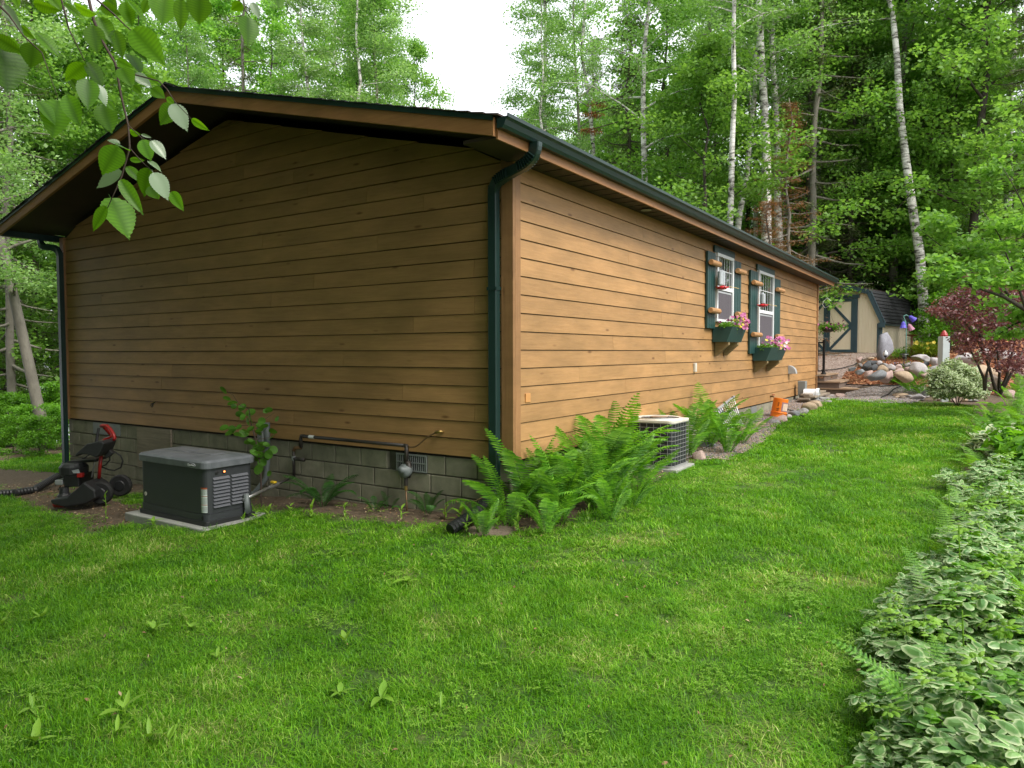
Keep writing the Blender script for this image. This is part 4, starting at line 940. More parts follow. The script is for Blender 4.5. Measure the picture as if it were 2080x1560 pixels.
# grey downspout box and white bucket on its side
p = on_side(1627, 800, .16); t = thing('utility_box', (.10, p.y, gz(.2, p.y)), 'grey plastic box behind the white bucket at the far end of the wall', 'utility box')
MB().box((0, -.1, .12), (.17, .12, .46)).build('cover', M['grey_box'], t, bevel=.008); MB().box((.03, -.06, 0), (.12, .08, .119)).build('foot', M['grey_conduit'], t)
p = gpt(1648, 815); t = thing('white_bucket', p+Vector((0, 0, .15)), 'white plastic bucket lying on its side by the house corner', 'bucket')
t.rotation_euler = (R(90), 0, YAW+R(60))
MB().lathe([(.13, -.17), (.135, .1), (.15, .105), (.15, .17), (.143, .175), (.138, .12), (.12, .1)], 24).build('body', M['white_plastic'], t)
hp = [Vector((.15*math.cos(a), .15*math.sin(a), .13)) for a in [R(-100+20*i) for i in range(10)]]
MB().tube([h_+Vector((0, 0, .03*math.sin(i/9*math.pi))) for i, h_ in enumerate(hp)], .003, 5).build('handle', M['steel'], t)
# hummingbird feeders
def feeder(px, py, x, s, label, big):
    p = on_side(px, py, x); t = thing('hummingbird_feeder', p, label, 'bird feeder', 'hummingbird feeders hanging before the windows')
    base = MB().lathe([(.01, -.03), (.06, -.02), (.085, 0), (.085, .015), (.05, .03), (.02, .035)], 16); base.build('base', M['feeder_red'], t)
    for k in range(4):
        a = R(45+90*k); MB().tube([(.07*math.cos(a), .07*math.sin(a), .005), (.115*math.cos(a), .115*math.sin(a), .02)], .012, 6).build('port', M['feeder_red'], t)
    MB().lathe([(.025, .03), (.05, .05), (.05, .05+s), (.03, .07+s), (.012, .09+s)], 16).build('bottle', M['feeder_glass'], t)
    if big: MB().lathe([(.025, .03), (.04, .05), (.04, .05+s), (.012, .08+s)], 14, (.0, -.11, 0)).build('bottle', M['feeder_glass'], t)
    MB().tube([(0, 0, .085+s), (0, 0, s+.30), (-x+.05, 0, s+.32)], .003, 5).build('hanger', M['black_metal'], t)
    MB().tube([(.11, .02, .02), (.2, .1, 0), (.24, .13, -.01)], .003, 5).build('perch', M['brass'], t)
feeder(1467, 586, .16, .21, 'tall two-bottle hummingbird feeder with red base at the nearer window', True)
feeder(1549, 622, .18, .17, 'clear hummingbird feeder with red base at the farther window', False)

# ------------------------------------------------------------------ ferns, weeds, sapling
def frond_mesh(name, L, wmax, m, pairs=36, curl=.55, rise=1.15):
    V = []; F = []
    def pos(t):                                           # arching rachis in the xz plane
        a = rise-curl*1.9*t*t; return None
    pts = [Vector((0, 0, 0))]; ang = R(88)*rise/1.1; n = pairs
    for i in range(n):
        t = i/n; a = ang-curl*2.3*t**1.8; pts.append(pts[-1]+Vector((math.cos(a), 0, math.sin(a)))*L/n)
    b = MB(); b.tube(pts, [.0045*(1-.8*i/n) for i in range(n+1)], 4, cap=False); V = list(b.v); F = list(b.f)
    for i in range(2, n+1):
        t = i/n; wd = wmax*(math.sin(min(1, t*1.25)**.8*math.pi/2) if t < .62 else math.cos((t-.62)/.38*math.pi/2)**.75)
        if t < .12: wd *= .25
        d = (pts[i]-pts[i-1]).normalized(); nrm = Vector((-d.z, 0, d.x))
        for s in (-1, 1):
            wd_ = wd*random.uniform(.88, 1.08); base = pts[i]
            fw = random.uniform(.22, .36); dp = random.uniform(.05, .28); hw = max(.003, L/n*.30)
            def q(u, o): return base+Vector((0, s, 0))*wd_*.95*u+d*wd_*fw*u*u-nrm*wd_*dp*u*u+d*o+nrm*.012*(abs(o) > 1e-6)
            k = len(V); us = ((0, .55), (.22, 1.), (.5, .82), (.78, .5))
            for u, o in us: V += [tuple(q(u, -hw*o)), tuple(q(u, 0)), tuple(q(u, hw*o))]
            V.append(tuple(q(1, 0)))
            for j in range(3):
                a = k+3*j; F += [(a, a+3, a+4, a+1), (a+1, a+4, a+5, a+2)]
            a = k+9; F += [(a, a+3, a+1), (a+1, a+3, a+2)]
    me = bpy.data.meshes.new(name); me.from_pydata(V, [], F); me.materials.append(m); return me
FR = [frond_mesh('frond', 1.0, .15, M['fern'], 32, c, r_) for c, r_ in ((.32, 1.1), (.45, 1.08), (.62, 1.04), (.22, 1.0))]
def lacy_frond(name, L, wmax, m, pairs=24, curl=.5):
    V = []; F = []; pts = [Vector((0, 0, 0))]; ang = R(84)
    for i in range(pairs): a = ang-curl*2.3*(i/pairs)**1.6; pts.append(pts[-1]+Vector((math.cos(a), 0, math.sin(a)))*L/pairs)
    b = MB(); b.tube(pts, [.0035*(1-.8*i/pairs) for i in range(pairs+1)], 4, cap=False); V = list(b.v); F = list(b.f)
    for i in range(4, pairs+1):
        t = i/pairs; wd = wmax*(min(1, (t-.1)/.22))*(1-t)**.65*1.25
        d = (pts[i]-pts[i-1]).normalized(); nrm = Vector((-d.z, 0, d.x))
        for s in (-1, 1):
            fw = random.uniform(.25, .4); ax = (Vector((0, s, 0))+d*fw-nrm*random.uniform(.05, .25)).normalized(); cr = ax.cross(nrm).normalized(); np_ = max(3, int(wd/.010))
            for j in range(np_):
                u = (j+.5)/np_; p0 = pts[i]+ax*wd*u; l2 = L/pairs*.62*(1-u*.75)
                for s2 in (-1, 1):
                    k = len(V); tip = p0+cr*s2*l2+ax*l2*.45; V += [tuple(p0-ax*.004), tuple(p0+ax*.006), tuple(tip)]; F.append((k, k+1, k+2))
    me = bpy.data.meshes.new(name); me.from_pydata(V, [], F); me.materials.append(m); return me
FRL = [lacy_frond('frond', 1.0, .17, M['fern'], 26, c) for c in (.45, .7)]
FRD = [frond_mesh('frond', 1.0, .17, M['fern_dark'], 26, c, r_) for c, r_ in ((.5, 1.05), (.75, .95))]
def fern(loc, h, n, label, group=None, protos=FR, spread=1., lean=None):
    t = thing('fern', loc, label, 'fern', group)
    n = int(n*1.35)
    for k in range(n):
        az = 2*math.pi*k/n+random.uniform(-.35, .35); s = h*random.uniform(.72, 1.12)
        link('frond', random.choice(protos), t, (.03*math.cos(az), .03*math.sin(az), 0), (random.uniform(-.15, .15), R(6)*spread+random.uniform(-.12, .50)*spread, az), (s, s, s))
    return t
G1 = 'ferns crowded at the house corner'
def side_fern(x, y, h, n, lab): fern((x, y, gz(x, y)-.02), h, n, lab, G1)
side_fern(.18, 1.95, .95, 8, 'fern standing behind the left edge of the air conditioner, tips above its top')
side_fern(.22, 1.45, 1.12, 9, 'tallest fern of the corner clump, its upright frond rising over the siding')
side_fern(.30, 1.0, .98, 9, 'upright fern against the siding in the middle of the corner clump')
side_fern(.20, .5, .95, 9, 'fern against the siding just right of the tan patch plate')
side_fern(.14, .05, .92, 9, 'fern at the very corner of the house, fronds crossing the corner board')
side_fern(.15, -.30, .78, 8, 'dark fern in front of the downspout foot at the house corner')
side_fern(.55, -.02, .80, 9, 'broad fern at the front of the corner clump, nearest to the lawn')
side_fern(.62, .55, .85, 9, 'bright spreading fern in the front row of the corner clump')
side_fern(.55, 1.15, .80, 9, 'bushy fern in the front row just left of the air conditioner')
side_fern(.62, 1.65, .62, 8, 'low fern whose fronds reach across the front of the air conditioner')
side_fern(.10, .8, .9, 9, 'dark inner fern behind the front row, over the right end of the corner board')
side_fern(.90, .30, .55, 8, 'lowest front fern of the clump, drooping on the lawn straight below the tan patch plate')
side_fern(.88, .85, .5, 8, 'low outer fern whose tips touch the lawn left of the air conditioner')
side_fern(.38, 1.35, 1.0, 9, 'fern in the second row, between the tallest fern and the middle one')
side_fern(.62, -.40, .5, 7, 'low fern leaning over the grass just right of the brown stone')
side_fern(.10, -.62, .42, 8, 'small pale fern over the black drain pipe left of the corner clump')
side_fern(.38, 3.95, .95, 10, 'tall fern behind the air conditioner, bright against the siding')
side_fern(.42, 4.75, 1.0, 10, 'fern between the air conditioner and the leaning rack, fronds fanned wide')
side_fern(.80, 4.35, .70, 9, 'low bright fern right of the air conditioner above the border stones')
side_fern(.72, 5.30, .72, 9, 'feathery low fern at the foot of the leaning rack')
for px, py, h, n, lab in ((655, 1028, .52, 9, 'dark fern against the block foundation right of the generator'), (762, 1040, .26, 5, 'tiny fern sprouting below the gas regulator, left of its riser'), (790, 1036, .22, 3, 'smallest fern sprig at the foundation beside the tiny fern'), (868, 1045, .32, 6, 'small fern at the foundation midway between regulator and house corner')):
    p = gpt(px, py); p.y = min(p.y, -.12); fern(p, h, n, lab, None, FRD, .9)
# broad-leaved weeds in the lawn
def leafblade(L, wd, m, name='leaf', n=6, fold=.25, droop=.3, lobes=0.):
    V = []; F = []
    for i in range(n+1):
        t = i/n; ww = wd*math.sin(math.pi*min(.98, t*.9+.07))**.8*(1+lobes*math.sin(t*22)); z = -droop*L*t*t+.03*L
        V += [(t*L, -ww/2, z+fold*ww/2), (t*L, 0, z), (t*L, ww/2, z+fold*ww/2)]
    for i in range(n):
        a = 3*i; F += [(a, a+3, a+4, a+1), (a+1, a+4, a+5, a+2)]
    me = bpy.data.meshes.new(name); me.from_pydata(V, [], F); me.materials.append(m); me.polygons.foreach_set('use_smooth', [True]*len(F)); return me
WL = [leafblade(1, .30, M['weed'], lobes=.12), leafblade(1, .42, M['weed'], droop=.5), leafblade(1, .24, M['weed'], droop=-.1)]
WG = 'broad-leaved weeds in the lawn'
for px, py, s, n, st_, lab in (
    (312, 1288, .10, 6, .03, 'pale broad-leaved weed in the lawn straight below the generator'),
    (366, 1262, .09, 6, .10, 'tallish leafy weed just right of the pale weed below the generator'),
    (388, 1285, .08, 5, .02, 'low weed at the foot of the tallish leafy weed'),
    (302, 1240, .07, 3, .04, 'two-leaved weed right above the pale weed in the lawn'),
    (84, 1262, .09, 5, .02, 'weed with rounded leaves near the left edge of the lawn'),
    (60, 1270, .07, 4, .03, 'small weed beside the rounded-leaf one at the left edge'),
    (4, 1275, .09, 4, .03, 'weed cut off by the left edge of the picture'),
    (250, 1468, .14, 5, .06, 'largest weed, upright with three big leaves in the lower left lawn'),
    (236, 1500, .09, 4, .02, 'flat weed just below the largest weed'),
    (302, 1510, .12, 2, .02, 'single broad leaf lying in the lower left grass'),
    (342, 1515, .12, 3, .05, 'narrow leaning weed near the bottom of the lawn'),
    (70, 1520, .13, 4, .04, 'weed with long leaves in the bottom left corner'),
    (65, 1450, .08, 5, .05, 'thin weed above the bottom left corner'),
    (540, 1210, .08, 5, .06, 'dark weed in the middle left of the lawn'),
    (700, 1312, .10, 3, .05, 'weed with one raised leaf left of the centre of the lawn'),
    (828, 1190, .13, 4, .04, 'yellow-green three-armed weed in the middle of the lawn'),
    (775, 1430, .11, 4, .03, 'weed with a pointed leaf in the lower middle of the lawn'),
    (690, 1420, .08, 6, .03, 'cluster of small weed leaves in the lower middle of the lawn'),
    (895, 1450, .08, 2, .03, 'single small upright leaf right of the lower middle weed'),
    (440, 1345, .08, 5, .03, 'low weed left of the centre of the lawn'),
    (1150, 1062, .12, 3, .02, 'loose pale leaf blades on the grass before the ferns'),
    (1255, 1042, .10, 6, .04, 'curly pale weed in the grass right of the corner ferns'),
    (310, 1072, .13, 5, .06, 'broad-leaved weed at the front edge of the generator slab'),
    (214, 1060, .07, 7, .30, 'thin yellow-leaved seedling in the dirt right of the pressure washer'),
    (385, 1060, .05, 6, .20, 'wispy grey weed before the dark long side of the generator')):
    p = gpt(px, py); t = thing('weed', p, lab, 'weed', WG)
    if st_ > .05: MB().tube([(0, 0, -.01), (.01, .005, st_*.6), (.0, .0, st_+.02)], .003, 5).build('stem', M['weed'], t)
    for k in range(n):
        az = k*2.4+random.uniform(-.3, .3); sc_ = s*random.uniform(.6, 1.0)
        link('leaf', random.choice(WL), t, (0, 0, st_*(k+1)/n+.015 if st_ > .05 else .03), (0, R(-random.uniform(18, 60)), az), (sc_, sc_*random.uniform(.8, 1.2), sc_))
# aspen sapling between generator and wall
RL = bpy.data.meshes.new('leaf'); nn = 9
RL.from_pydata([(0, 0, 0), (.5, 0, -.03)]+[(.5+.5*math.cos(a)*(1 if math.cos(a) < 0 else 1.12), .47*math.sin(a), .08*abs(math.sin(a))) for a in [math.pi+2*math.pi*i/nn for i in range(nn)]], [], [(1, 2+i, 2+(i+1) % nn) for i in range(nn)]); RL.materials.append(leaf_mat('sapling_leaf', (.14, .32, .045), (.08, .21, .025), .4, scale=5, rnd=.12))
sp0 = gpt(530, 1030); sp0.y = max(sp0.y, -.60); SZ = (sp0-CAMP).dot(Dv)
sap = thing('aspen_sapling', sp0, 'young aspen sapling with round leaves between the generator and the wall', 'sapling')
def sp(u, v, dz=0.): return pt(u/5.78+450, v/5.78+780, SZ+dz)-sp0
stem = [Vector((0, 0, -.03)), sp(460, 1100), sp(445, 900), sp(400, 650), sp(350, 480), sp(320, 290, -.05), sp(210, 240, -.08), sp(130, 120, -.1), sp(60, 80, -.1)]
MB().tube(stem, [.010, .009, .009, .008, .006, .005, .003, .002, .0015], 6).build('stem', M['twig'], sap)
for a in ((stem[4], sp(250, 480), sp(120, 500)), (stem[3], sp(290, 620, -.05), sp(240, 560, -.1)), (stem[3], sp(480, 560, .05), sp(560, 480, .05)), (stem[2], sp(520, 800, .05), sp(570, 740)), (stem[4], sp(480, 430, .05), sp(620, 330, .08)), (stem[3], sp(580, 620, .1), sp(640, 530, .1)), (stem[2], sp(330, 800), sp(310, 760)), (stem[1], sp(380, 1040), sp(370, 1020))): MB().tube(a, [.004, .003, .0015], 5).build('branch', M['twig'], sap)
for u, v, s in ((60, 95, 1.3), (110, 180, 1.1), (150, 205, 1), (190, 220, 1), (215, 240, 1), (290, 243, 1.2), (180, 255, .8), (400, 308, 1.4), (255, 335, 1.2), (285, 370, 1), (350, 420, 1.5), (320, 440, 1.3), (425, 425, 1.1), (490, 335, .9), (600, 290, 1.1), (640, 385, .9), (85, 500, 1.2), (150, 545, 1.3), (190, 575, 1.4), (230, 580, 1.1), (170, 520, 1.1), (240, 480, .9), (335, 580, 1.3), (400, 490, 1.2), (380, 500, 1), (490, 540, 1.1), (545, 470, 1.2), (635, 540, 1.3), (570, 635, 1.6), (470, 590, 1.1), (345, 690, 1), (300, 640, 1), (430, 700, 1.1), (480, 700, 1), (325, 780, 1.2), (410, 800, 1.3), (510, 790, 1.4), (550, 760, 1.3), (480, 830, 1.2), (560, 870, 1.1), (420, 900, 1.3), (345, 860, .9), (380, 1030, 1.5), (530, 1050, .9), (450, 850, 1), (360, 740, 1), (500, 740, 1.2), (600, 750, .9), (520, 700, 1), (455, 770, 1.1)):
    s *= .082; link('leaf', RL, sap, sp(u, v, random.uniform(-.12, .1)), (R(60)+random.uniform(-.6, .5), random.uniform(-.5, .5), YAW+random.uniform(-1, 1)), (s, s, s)).rotation_euler.z += random.choice((0, math.pi))
# low leafy sprouts along the foundation
for k, (px, py, s) in enumerate(((590, 1050, .10), (632, 1052, .12), (700, 1050, .09), (815, 1058, .10), (905, 1055, .14), (935, 1062, .15), (975, 1075, .13), (948, 1085, .12), (1050, 1082, .12), (1010, 1085, .1), (545, 1058, .12), (520, 1066, .10), (495, 1072, .09), (1195, 1060, .1))):
    p = gpt(px, py); t = thing('seedling', p, ['thin sprout at the foundation just right of the conduit', 'sprout at the foundation left of the dark fern', 'sprout between the dark fern and the tiny fern', 'sprout at the foundation under the gas regulator', 'leafy sprout left of the bent pale stems at the foundation', 'leafy sprout by the bent pale stems near the corner', 'bushy sprout left of the black drain pipe', 'sprout in the grass before the black drain pipe', 'sprout on the brown stone at the corner ferns', 'sprout left of the brown stone', 'sprout at the foot of the grey conduit', 'sprout at the back right corner of the generator', 'sprout at the right side of the generator base', 'sprout at the edge of the corner ferns'][k], 'weed', 'sprouts along the foundation')
    for j in range(7): link('leaf', random.choice(WL), t, (0, 0, .02*j), (0, R(-random.uniform(25, 75)), j*2.4), s*random.uniform(.5, .9))
for px, py in ((903, 1056), (938, 1060)):
    p = gpt(px, py); t = thing('bent_stem', p, 'dead pale stem bending over near the house corner, '+('left' if px < 920 else 'right')+' one of two', 'dead stem', 'bent pale stems'); a_ = .17 if px < 920 else .25
    MB().tube([(0, 0, 0), (.0, 0, .12), (a_*.25, 0, .19), (a_*.7, 0, .21 if px < 920 else .23), (a_, 0, .20 if px < 920 else .27)], .006, 6).build('stem', M['rawwood'], t, smooth=True)
# ------------------------------------------------------------------ shed
SC0 = Vector((.98, 20.5, 0)); SC0.z = 1.53
SPHI = math.atan2(.203, .979)                   # turns +Y to the shed's long side
shed = thing('garden_shed', SC0, 'cream barn-roofed garden shed with blue-green cross-braced double doors', 'shed', rz=-SPHI)
SWD, SDP = 3.3, 4.9                              # local: x from -SWD to 0, y 0..SDP
gp = [(-SWD, .0), (0, 0), (0, 1.04), (-.40, 2.0), (-SWD/2, 2.36), (-SWD+.40, 2.0), (-SWD, 1.04)]
b = MB(); n = len(gp); b.v = [(x, 0, z) for x, z in gp]+[(x, SDP, z) for x, z in gp]
b.f = [tuple(range(n)), tuple(range(2*n-1, n-1, -1))]+[(i, i+n, (i+1) % n+n, (i+1) % n) for i in range(n)]; b.m = [0]*len(b.f); b.build('wall', M['shed'], shed)
def gam(x):
    x = abs(x+SWD/2); h = SWD/2
    return 2.36-.36*(x/(h-.40)) if x < h-.40 else 2.0-.96*((x-(h-.40))/.40)
k = 0; x = -SWD+.02
while x < -.03:                                  # vertical grooved siding boards
    x1 = min(x+.10, -.02); inner = -1.5-1.0 < x+.05 < -.55
    z0 = .02 if not (-2.76 < (x+x1)/2 < -.68) else 1.93
    b = MB(); b.add([(x+.004, -.012, z0), (x1-.004, -.012, z0), (x1-.004, -.012, gam(x1)-.03), (x+.004, -.012, gam(x)-.03), (x+.004, 0, z0), (x1-.004, 0, z0), (x1-.004, 0, gam(x1)-.03), (x+.004, 0, gam(x)-.03)], ((0, 1, 2, 3), (0, 3, 7, 4), (1, 5, 6, 2), (0, 4, 5, 1), (3, 2, 6, 7)))
    b.build('siding_board', M['shed'], shed); x = x1
for i in range(20):
    y = .05+i*.245; MB().box((0, y+.003, .0), (.012, y+.24, 1.02)).build('siding_board', M['shed'], shed)
DX0, DX1, DZ = -2.72, -.72, 1.86
for s, (a, c) in enumerate(((DX0+.10, (DX0+DX1)/2-.006), ((DX0+DX1)/2+.006, DX1-.10))):
    d = MB().box((a, -.03, .06), (c, -.001, DZ)).build('door', M['shed'], shed)
    nb = 9
    for i in range(nb):
        xa = a+(c-a)*i/nb; MB().box((xa+.003, -.036, .062), (xa+(c-a)/nb-.003, -.0305, DZ-.002)).build('door_board', M['shed'], d)
    fr = (((a, c), (.06, .15)), ((a, c), (DZ-.10, DZ)), ((a, a+.10), (.15, DZ-.10)), ((c-.10, c), (.15, DZ-.10)), ((a+.1, c-.1), (.90, .99)))
    for (xa, xb), (za, zb) in fr: MB().box((xa, -.056, za), (xb, -.0365, zb)).build('frame', M['shed_trim'], d)
    for (p0, p1) in ((((a+.1), .16), ((c-.1), .90)), (((c-.1), .99), ((a+.1), DZ-.11))) if s == 1 else (((c-.1, .16), (a+.1, .90)), ((a+.1, .99), (c-.1, DZ-.11))):
        if s == 1: (p0, p1) = ((p0[0], p0[1]), (p1[0], p1[1]))
        q0, q1 = p0, p1
        MB().bar((q0[0], -.047, q0[1]), (q1[0], -.047, q1[1]), .018, .085, up=(0, 0, 1)).build('brace', M['shed_trim'], d)
for lo, hi in (((DX0, -.06, .0), (DX0+.095, -.013, DZ+.01)), ((DX1-.095, -.06, .0), (DX1, -.013, DZ+.01)), ((DX0-.05, -.075, DZ+.012), (DX1+.05, -.013, DZ+.12)), ((-.10, -.045, .0), (.0, -.013, 1.0)), ((.0125, -.03, 0), (.03, .09, 1.0))):
    MB().box(lo, hi).build('trim_board', M['shed_trim'], shed)
MB().box((DX0-.1, -.30, -.04), (DX1+.35, -.0, .045)).build('sill_step', M['deckwood'], shed)
# gambrel roof: four slopes, with courses
rp = [(.13, .86), (.10, 1.0), (-.32, 2.05), (-SWD/2, 2.44)]; rp = [(.14, .98), (-.34, 2.07), (-SWD/2, 2.44)]
sro = MB()
for s in (1, -1):
    for (xa, za), (xb, zb) in zip(rp[:-1], rp[1:]):
        if s < 0: xa, xb = -SWD-xa, -SWD-xb
        sro.add([(xa, -.14, za), (xb, -.14, zb), (xb, SDP+.1, zb), (xa, SDP+.1, za), (xa, -.14, za+.05), (xb, -.14, zb+.05), (xb, SDP+.1, zb+.05), (xa, SDP+.1, za+.05)], ((0,3,2,1),(4,5,6,7),(0,1,5,4),(1,2,6,5),(2,3,7,6),(3,0,4,7)))
sr = sro.build('roof', M['shingle'], shed)
for s in (1, -1):
    for seg, nC, m_ in ((0, 9, M['shingle']), (1, 10, M['shingle_brown'])):
        (xa, za), (xb, zb) = rp[seg], rp[seg+1]
        for i in range(nC):
            t0, t1 = i/nC, (i+1)/nC; x0, x1 = xa+(xb-xa)*t0, xa+(xb-xa)*t1; z0, z1 = za+(zb-za)*t0, za+(zb-za)*t1
            if s < 0: x0, x1 = -SWD-x0, -SWD-x1
            nx_ = s*(.022 if seg == 0 else .004)
            MB().add([(x0+nx_, -.17, z0+.052+.012), (x1, -.17, z1+.054), (x1, SDP+.12, z1+.054), (x0+nx_, SDP+.12, z0+.052+.012), (x0, -.17, z0+.045), (x0, SDP+.12, z0+.045)], ((0, 1, 2, 3), (0, 3, 5, 4), (0, 4, 1), (3, 2, 5))).build('shingle_course', m_, sr)
for s in (1, -1):                                # barge boards
    for (xa, za), (xb, zb) in zip(rp[:-1], rp[1:]):
        if s < 0: xa, xb = -SWD-xa, -SWD-xb
        MB().bar((xa, -.155, za-.03), (xb, -.155, zb-.03), .028, .15, up=(0, 0, 1)).build('barge_board', M['shed_trim'], shed)
MB().box((-.02, -.168, .86), (.17, -.12, 1.02)).build('eave_return', M['shed_trim'], shed)
MB().box((.10, -.12, .93), (.135, SDP, 1.02)).build('fascia_board', M['green_metal'], shed)
vt = MB().lathe([(.09, 0), (.09, .06)], 14, (-.95, .9, gam(-.95)+.06)).build('roof_ventilator', M['black_metal'], shed)
for i in range(14):
    a = 2*math.pi*i/14; c_ = Vector((-.95, .9, gam(-.95)+.12))
    MB().tube([c_+Vector((.10*math.cos(a), .10*math.sin(a), 0)), c_+Vector((.19*math.cos(a+.3), .19*math.sin(a+.3), .09)), c_+Vector((.10*math.cos(a+.6), .10*math.sin(a+.6), .19)), c_+Vector((0, 0, .21))], [.02, .035, .03, .02], 5).build('fin', M['black_metal'], vt, smooth=True)
# ------------------------------------------------------------------ steps and railing at the far corner
s0 = Vector((0, HL+.15, .42)); st = thing('entry_steps', s0, 'brown composite steps rising past the far corner of the house', 'steps')
for (x0, x1, y0, y1, zt) in ((-1.5, .22, .0, 2.2, .56), (-1.2, .60, -.02, 1.9, .38), (-1.0, 1.05, -.06, 1.7, .20)):
    MB().box((x0, y0+.03, -.3), (x1-.03, y1, zt-.04)).build('riser', M['deckside'], st)
    nb = 3
    for i in range(8):
        ya, yb = y0+(y1-y0)*i/8, y0+(y1-y0)*(i+1)/8-.006; MB().box((x0, ya, zt-.038), (x1, yb, zt)).build('tread_board', M['deckwood'], st)
rl0 = Vector((.12, HL+.45, s0.z+.56)); rl = thing('stair_railing', rl0, 'black metal railing post and rail at the top of the entry steps', 'railing')
MB().box((-.03, -.03, 0), (.03, .03, .95)).build('post', M['black_metal'], rl, bevel=.003)
MB().lathe([(.07, 0), (.07, .03), (.045, .05), (.045, .1)], 12).build('post_base', M['black_metal'], rl)
MB().box((-1.3, -.02, .86), (-.03, .02, .90)).build('rail', M['black_metal'], rl)
MB().box((-1.3, -.02, .08), (-.03, .02, .11)).build('rail', M['black_metal'], rl)
for i in range(9): MB().box((-.16-i*.125, -.01, .11), (-.14-i*.125, .01, .86)).build('baluster', M['black_metal'], rl)
# hanging basket
hb0 = pt(1682, 672, 19.6)
SM_LEAF = leafblade(1, .5, M['leaf_shrub'], n=2, droop=.3); SM_G = leafblade(1, .55, M['weed'], n=2, droop=.3)
def petal_flower(m):
    V = [(0, 0, 0)]; F = []
    for k in range(5):
        a = 2*math.pi*k/5
        for da, r_ in ((-.5, .75), (0, 1.), (.5, .75)): V.append((r_*math.cos(a+da), r_*math.sin(a+da), .25*r_))
    for k in range(15): F.append((0, 1+k, 1+(k+1) % 15))
    me = bpy.data.meshes.new('flower'); me.from_pydata(V, [], F); me.materials.append(m); return me
FLM = {k: petal_flower(M[k]) for k in ('pink', 'white_petal', 'plum_petal', 'yellow_petal', 'red')}
def leafmass(name, pts, size, m_, parent=None, n=2000, wd=.5, kind=None, edge=False, updir=.3, seed=None, flat=.0):
    """many separate small leaves around the given (centre, radius) clumps; built with numpy"""
    pts = [(np.array(c), np.array(r_ if hasattr(r_, '__len__') else (r_, r_, r_))) for c, r_ in pts]
    vol = np.array([float(np.prod(r_))**.8 for c, r_ in pts]); pr = vol/vol.sum(); ci = rng.choice(len(pts), n, p=pr)
    Cn = np.array([c for c, _ in pts])[ci]; Rr = np.array([r_ for _, r_ in pts])[ci]
    d = rng.normal(size=(n, 3)); d /= np.linalg.norm(d, axis=1)[:, None]; rad = rng.random(n)**.45
    P_ = Cn+d*rad[:, None]*Rr
    return leaves_at(name, P_, size, m_, parent, wd, updir, edge)
def leaves_at(name, P_, size, m_, parent=None, wd=.5, updir=.3, edge=False, sizevar=.35, mesh_only=False):
    n = len(P_)
    az = rng.random(n)*2*np.pi; el = rng.normal(-.25, .45, n)
    ax = np.stack([np.cos(az)*np.cos(el), np.sin(az)*np.cos(el), np.sin(el)], 1)
    up = rng.normal(size=(n, 3))*.55+np.array([0, 0, 1.]); sd_ = np.cross(up, ax); sd_ /= np.linalg.norm(sd_, axis=1)[:, None]+1e-9
    up = np.cross(ax, sd_); s = size*(1+rng.uniform(-sizevar, sizevar, n))[:, None]
    if edge:
        V = np.stack([P_, P_+ax*s*.3-sd_*s*wd/2, P_+ax*s*.75-sd_*s*wd*.36, P_+ax*s, P_+ax*s*.75+sd_*s*wd*.36, P_+ax*s*.3+sd_*s*wd/2, P_+ax*s*.5+up*s*.05], 1).reshape(-1, 3)
        i = np.arange(n)[:, None]*7; F = np.stack([np.concatenate([i+6, i+a, i+b_], 1) for a, b_ in ((0, 1), (1, 2), (2, 3), (3, 4), (4, 5), (5, 0))], 1).reshape(-1, 3)
    else:
        V = np.stack([P_, P_+ax*s*.45-sd_*s*wd/2+up*s*.06, P_+ax*s, P_+ax*s*.45+sd_*s*wd/2+up*s*.06], 1).reshape(-1, 3)
        i = np.arange(n)[:, None]*4; F = np.concatenate([np.concatenate([i, i+1, i+2], 1)[:, None], np.concatenate([i, i+2, i+3], 1)[:, None]], 1).reshape(-1, 3)
    me = np_mesh(name, V, F, m_)
    if edge:
        a = me.attributes.new('edge', 'FLOAT', 'POINT'); e = np.ones(n*7, dtype=np.float32); e[6::7] = .1; a.data.foreach_set('value', e)
    return me if mesh_only else link(name, me, parent)
hb = thing('hanging_basket', hb0, 'hanging basket of dark petunias and trailing greenery before the shed doors', 'hanging basket')
MB().lathe([(.06, -.06), (.15, -.02), (.19, .06), (.20, .07)], 16).build('basket', M['black_plastic'], hb)
lf = leafmass('foliage', [((0, 0, .12), (.26, .26, .10)), ((-.22, -.1, .02), (.16, .14, .14)), ((.2, -.05, .06), (.18, .14, .12)), ((.36, .0, .08), (.14, .1, .10))], .055, M['leaf_shrub'], hb, 700)
for i in range(34): s = random.uniform(.022, .036); link('flower', FLM['plum_petal'] if i % 3 else FLM['pink'], hb, (random.uniform(-.38, .45), random.uniform(-.3, .1), random.uniform(-.02, .26)), (random.uniform(.6, 1.7), 0, random.uniform(-1, .5)), s)
HK = on_side(1655, 618, .0)
for k in range(3):
    a = 2*math.pi*k/3; MB().tube([(.18*math.cos(a), .18*math.sin(a), .07), (0, 0, .62)], .003, 4).build('chain', M['black_metal'], hb)
hk = thing('plant_hook', hb0+Vector((0, 0, .62)), 'curly black wrought iron hook carrying the hanging basket', 'hook'); e_ = Vector((.03, HL-.05, hb0.z+.85))-hk.location
MB().tube([(0, 0, 0), (.02, 0, .05), (-.01, 0, .09), e_*.35+Vector((0, 0, .02)), e_*.7, e_], .009, 6).build('arm', M['black_metal'], hk)
MB().tube([e_*.35, e_*.4+Vector((0, 0, -.10)), e_*.5+Vector((0, 0, -.12)), e_*.55+Vector((0, 0, -.05))], .006, 6).build('scroll', M['black_metal'], hk)
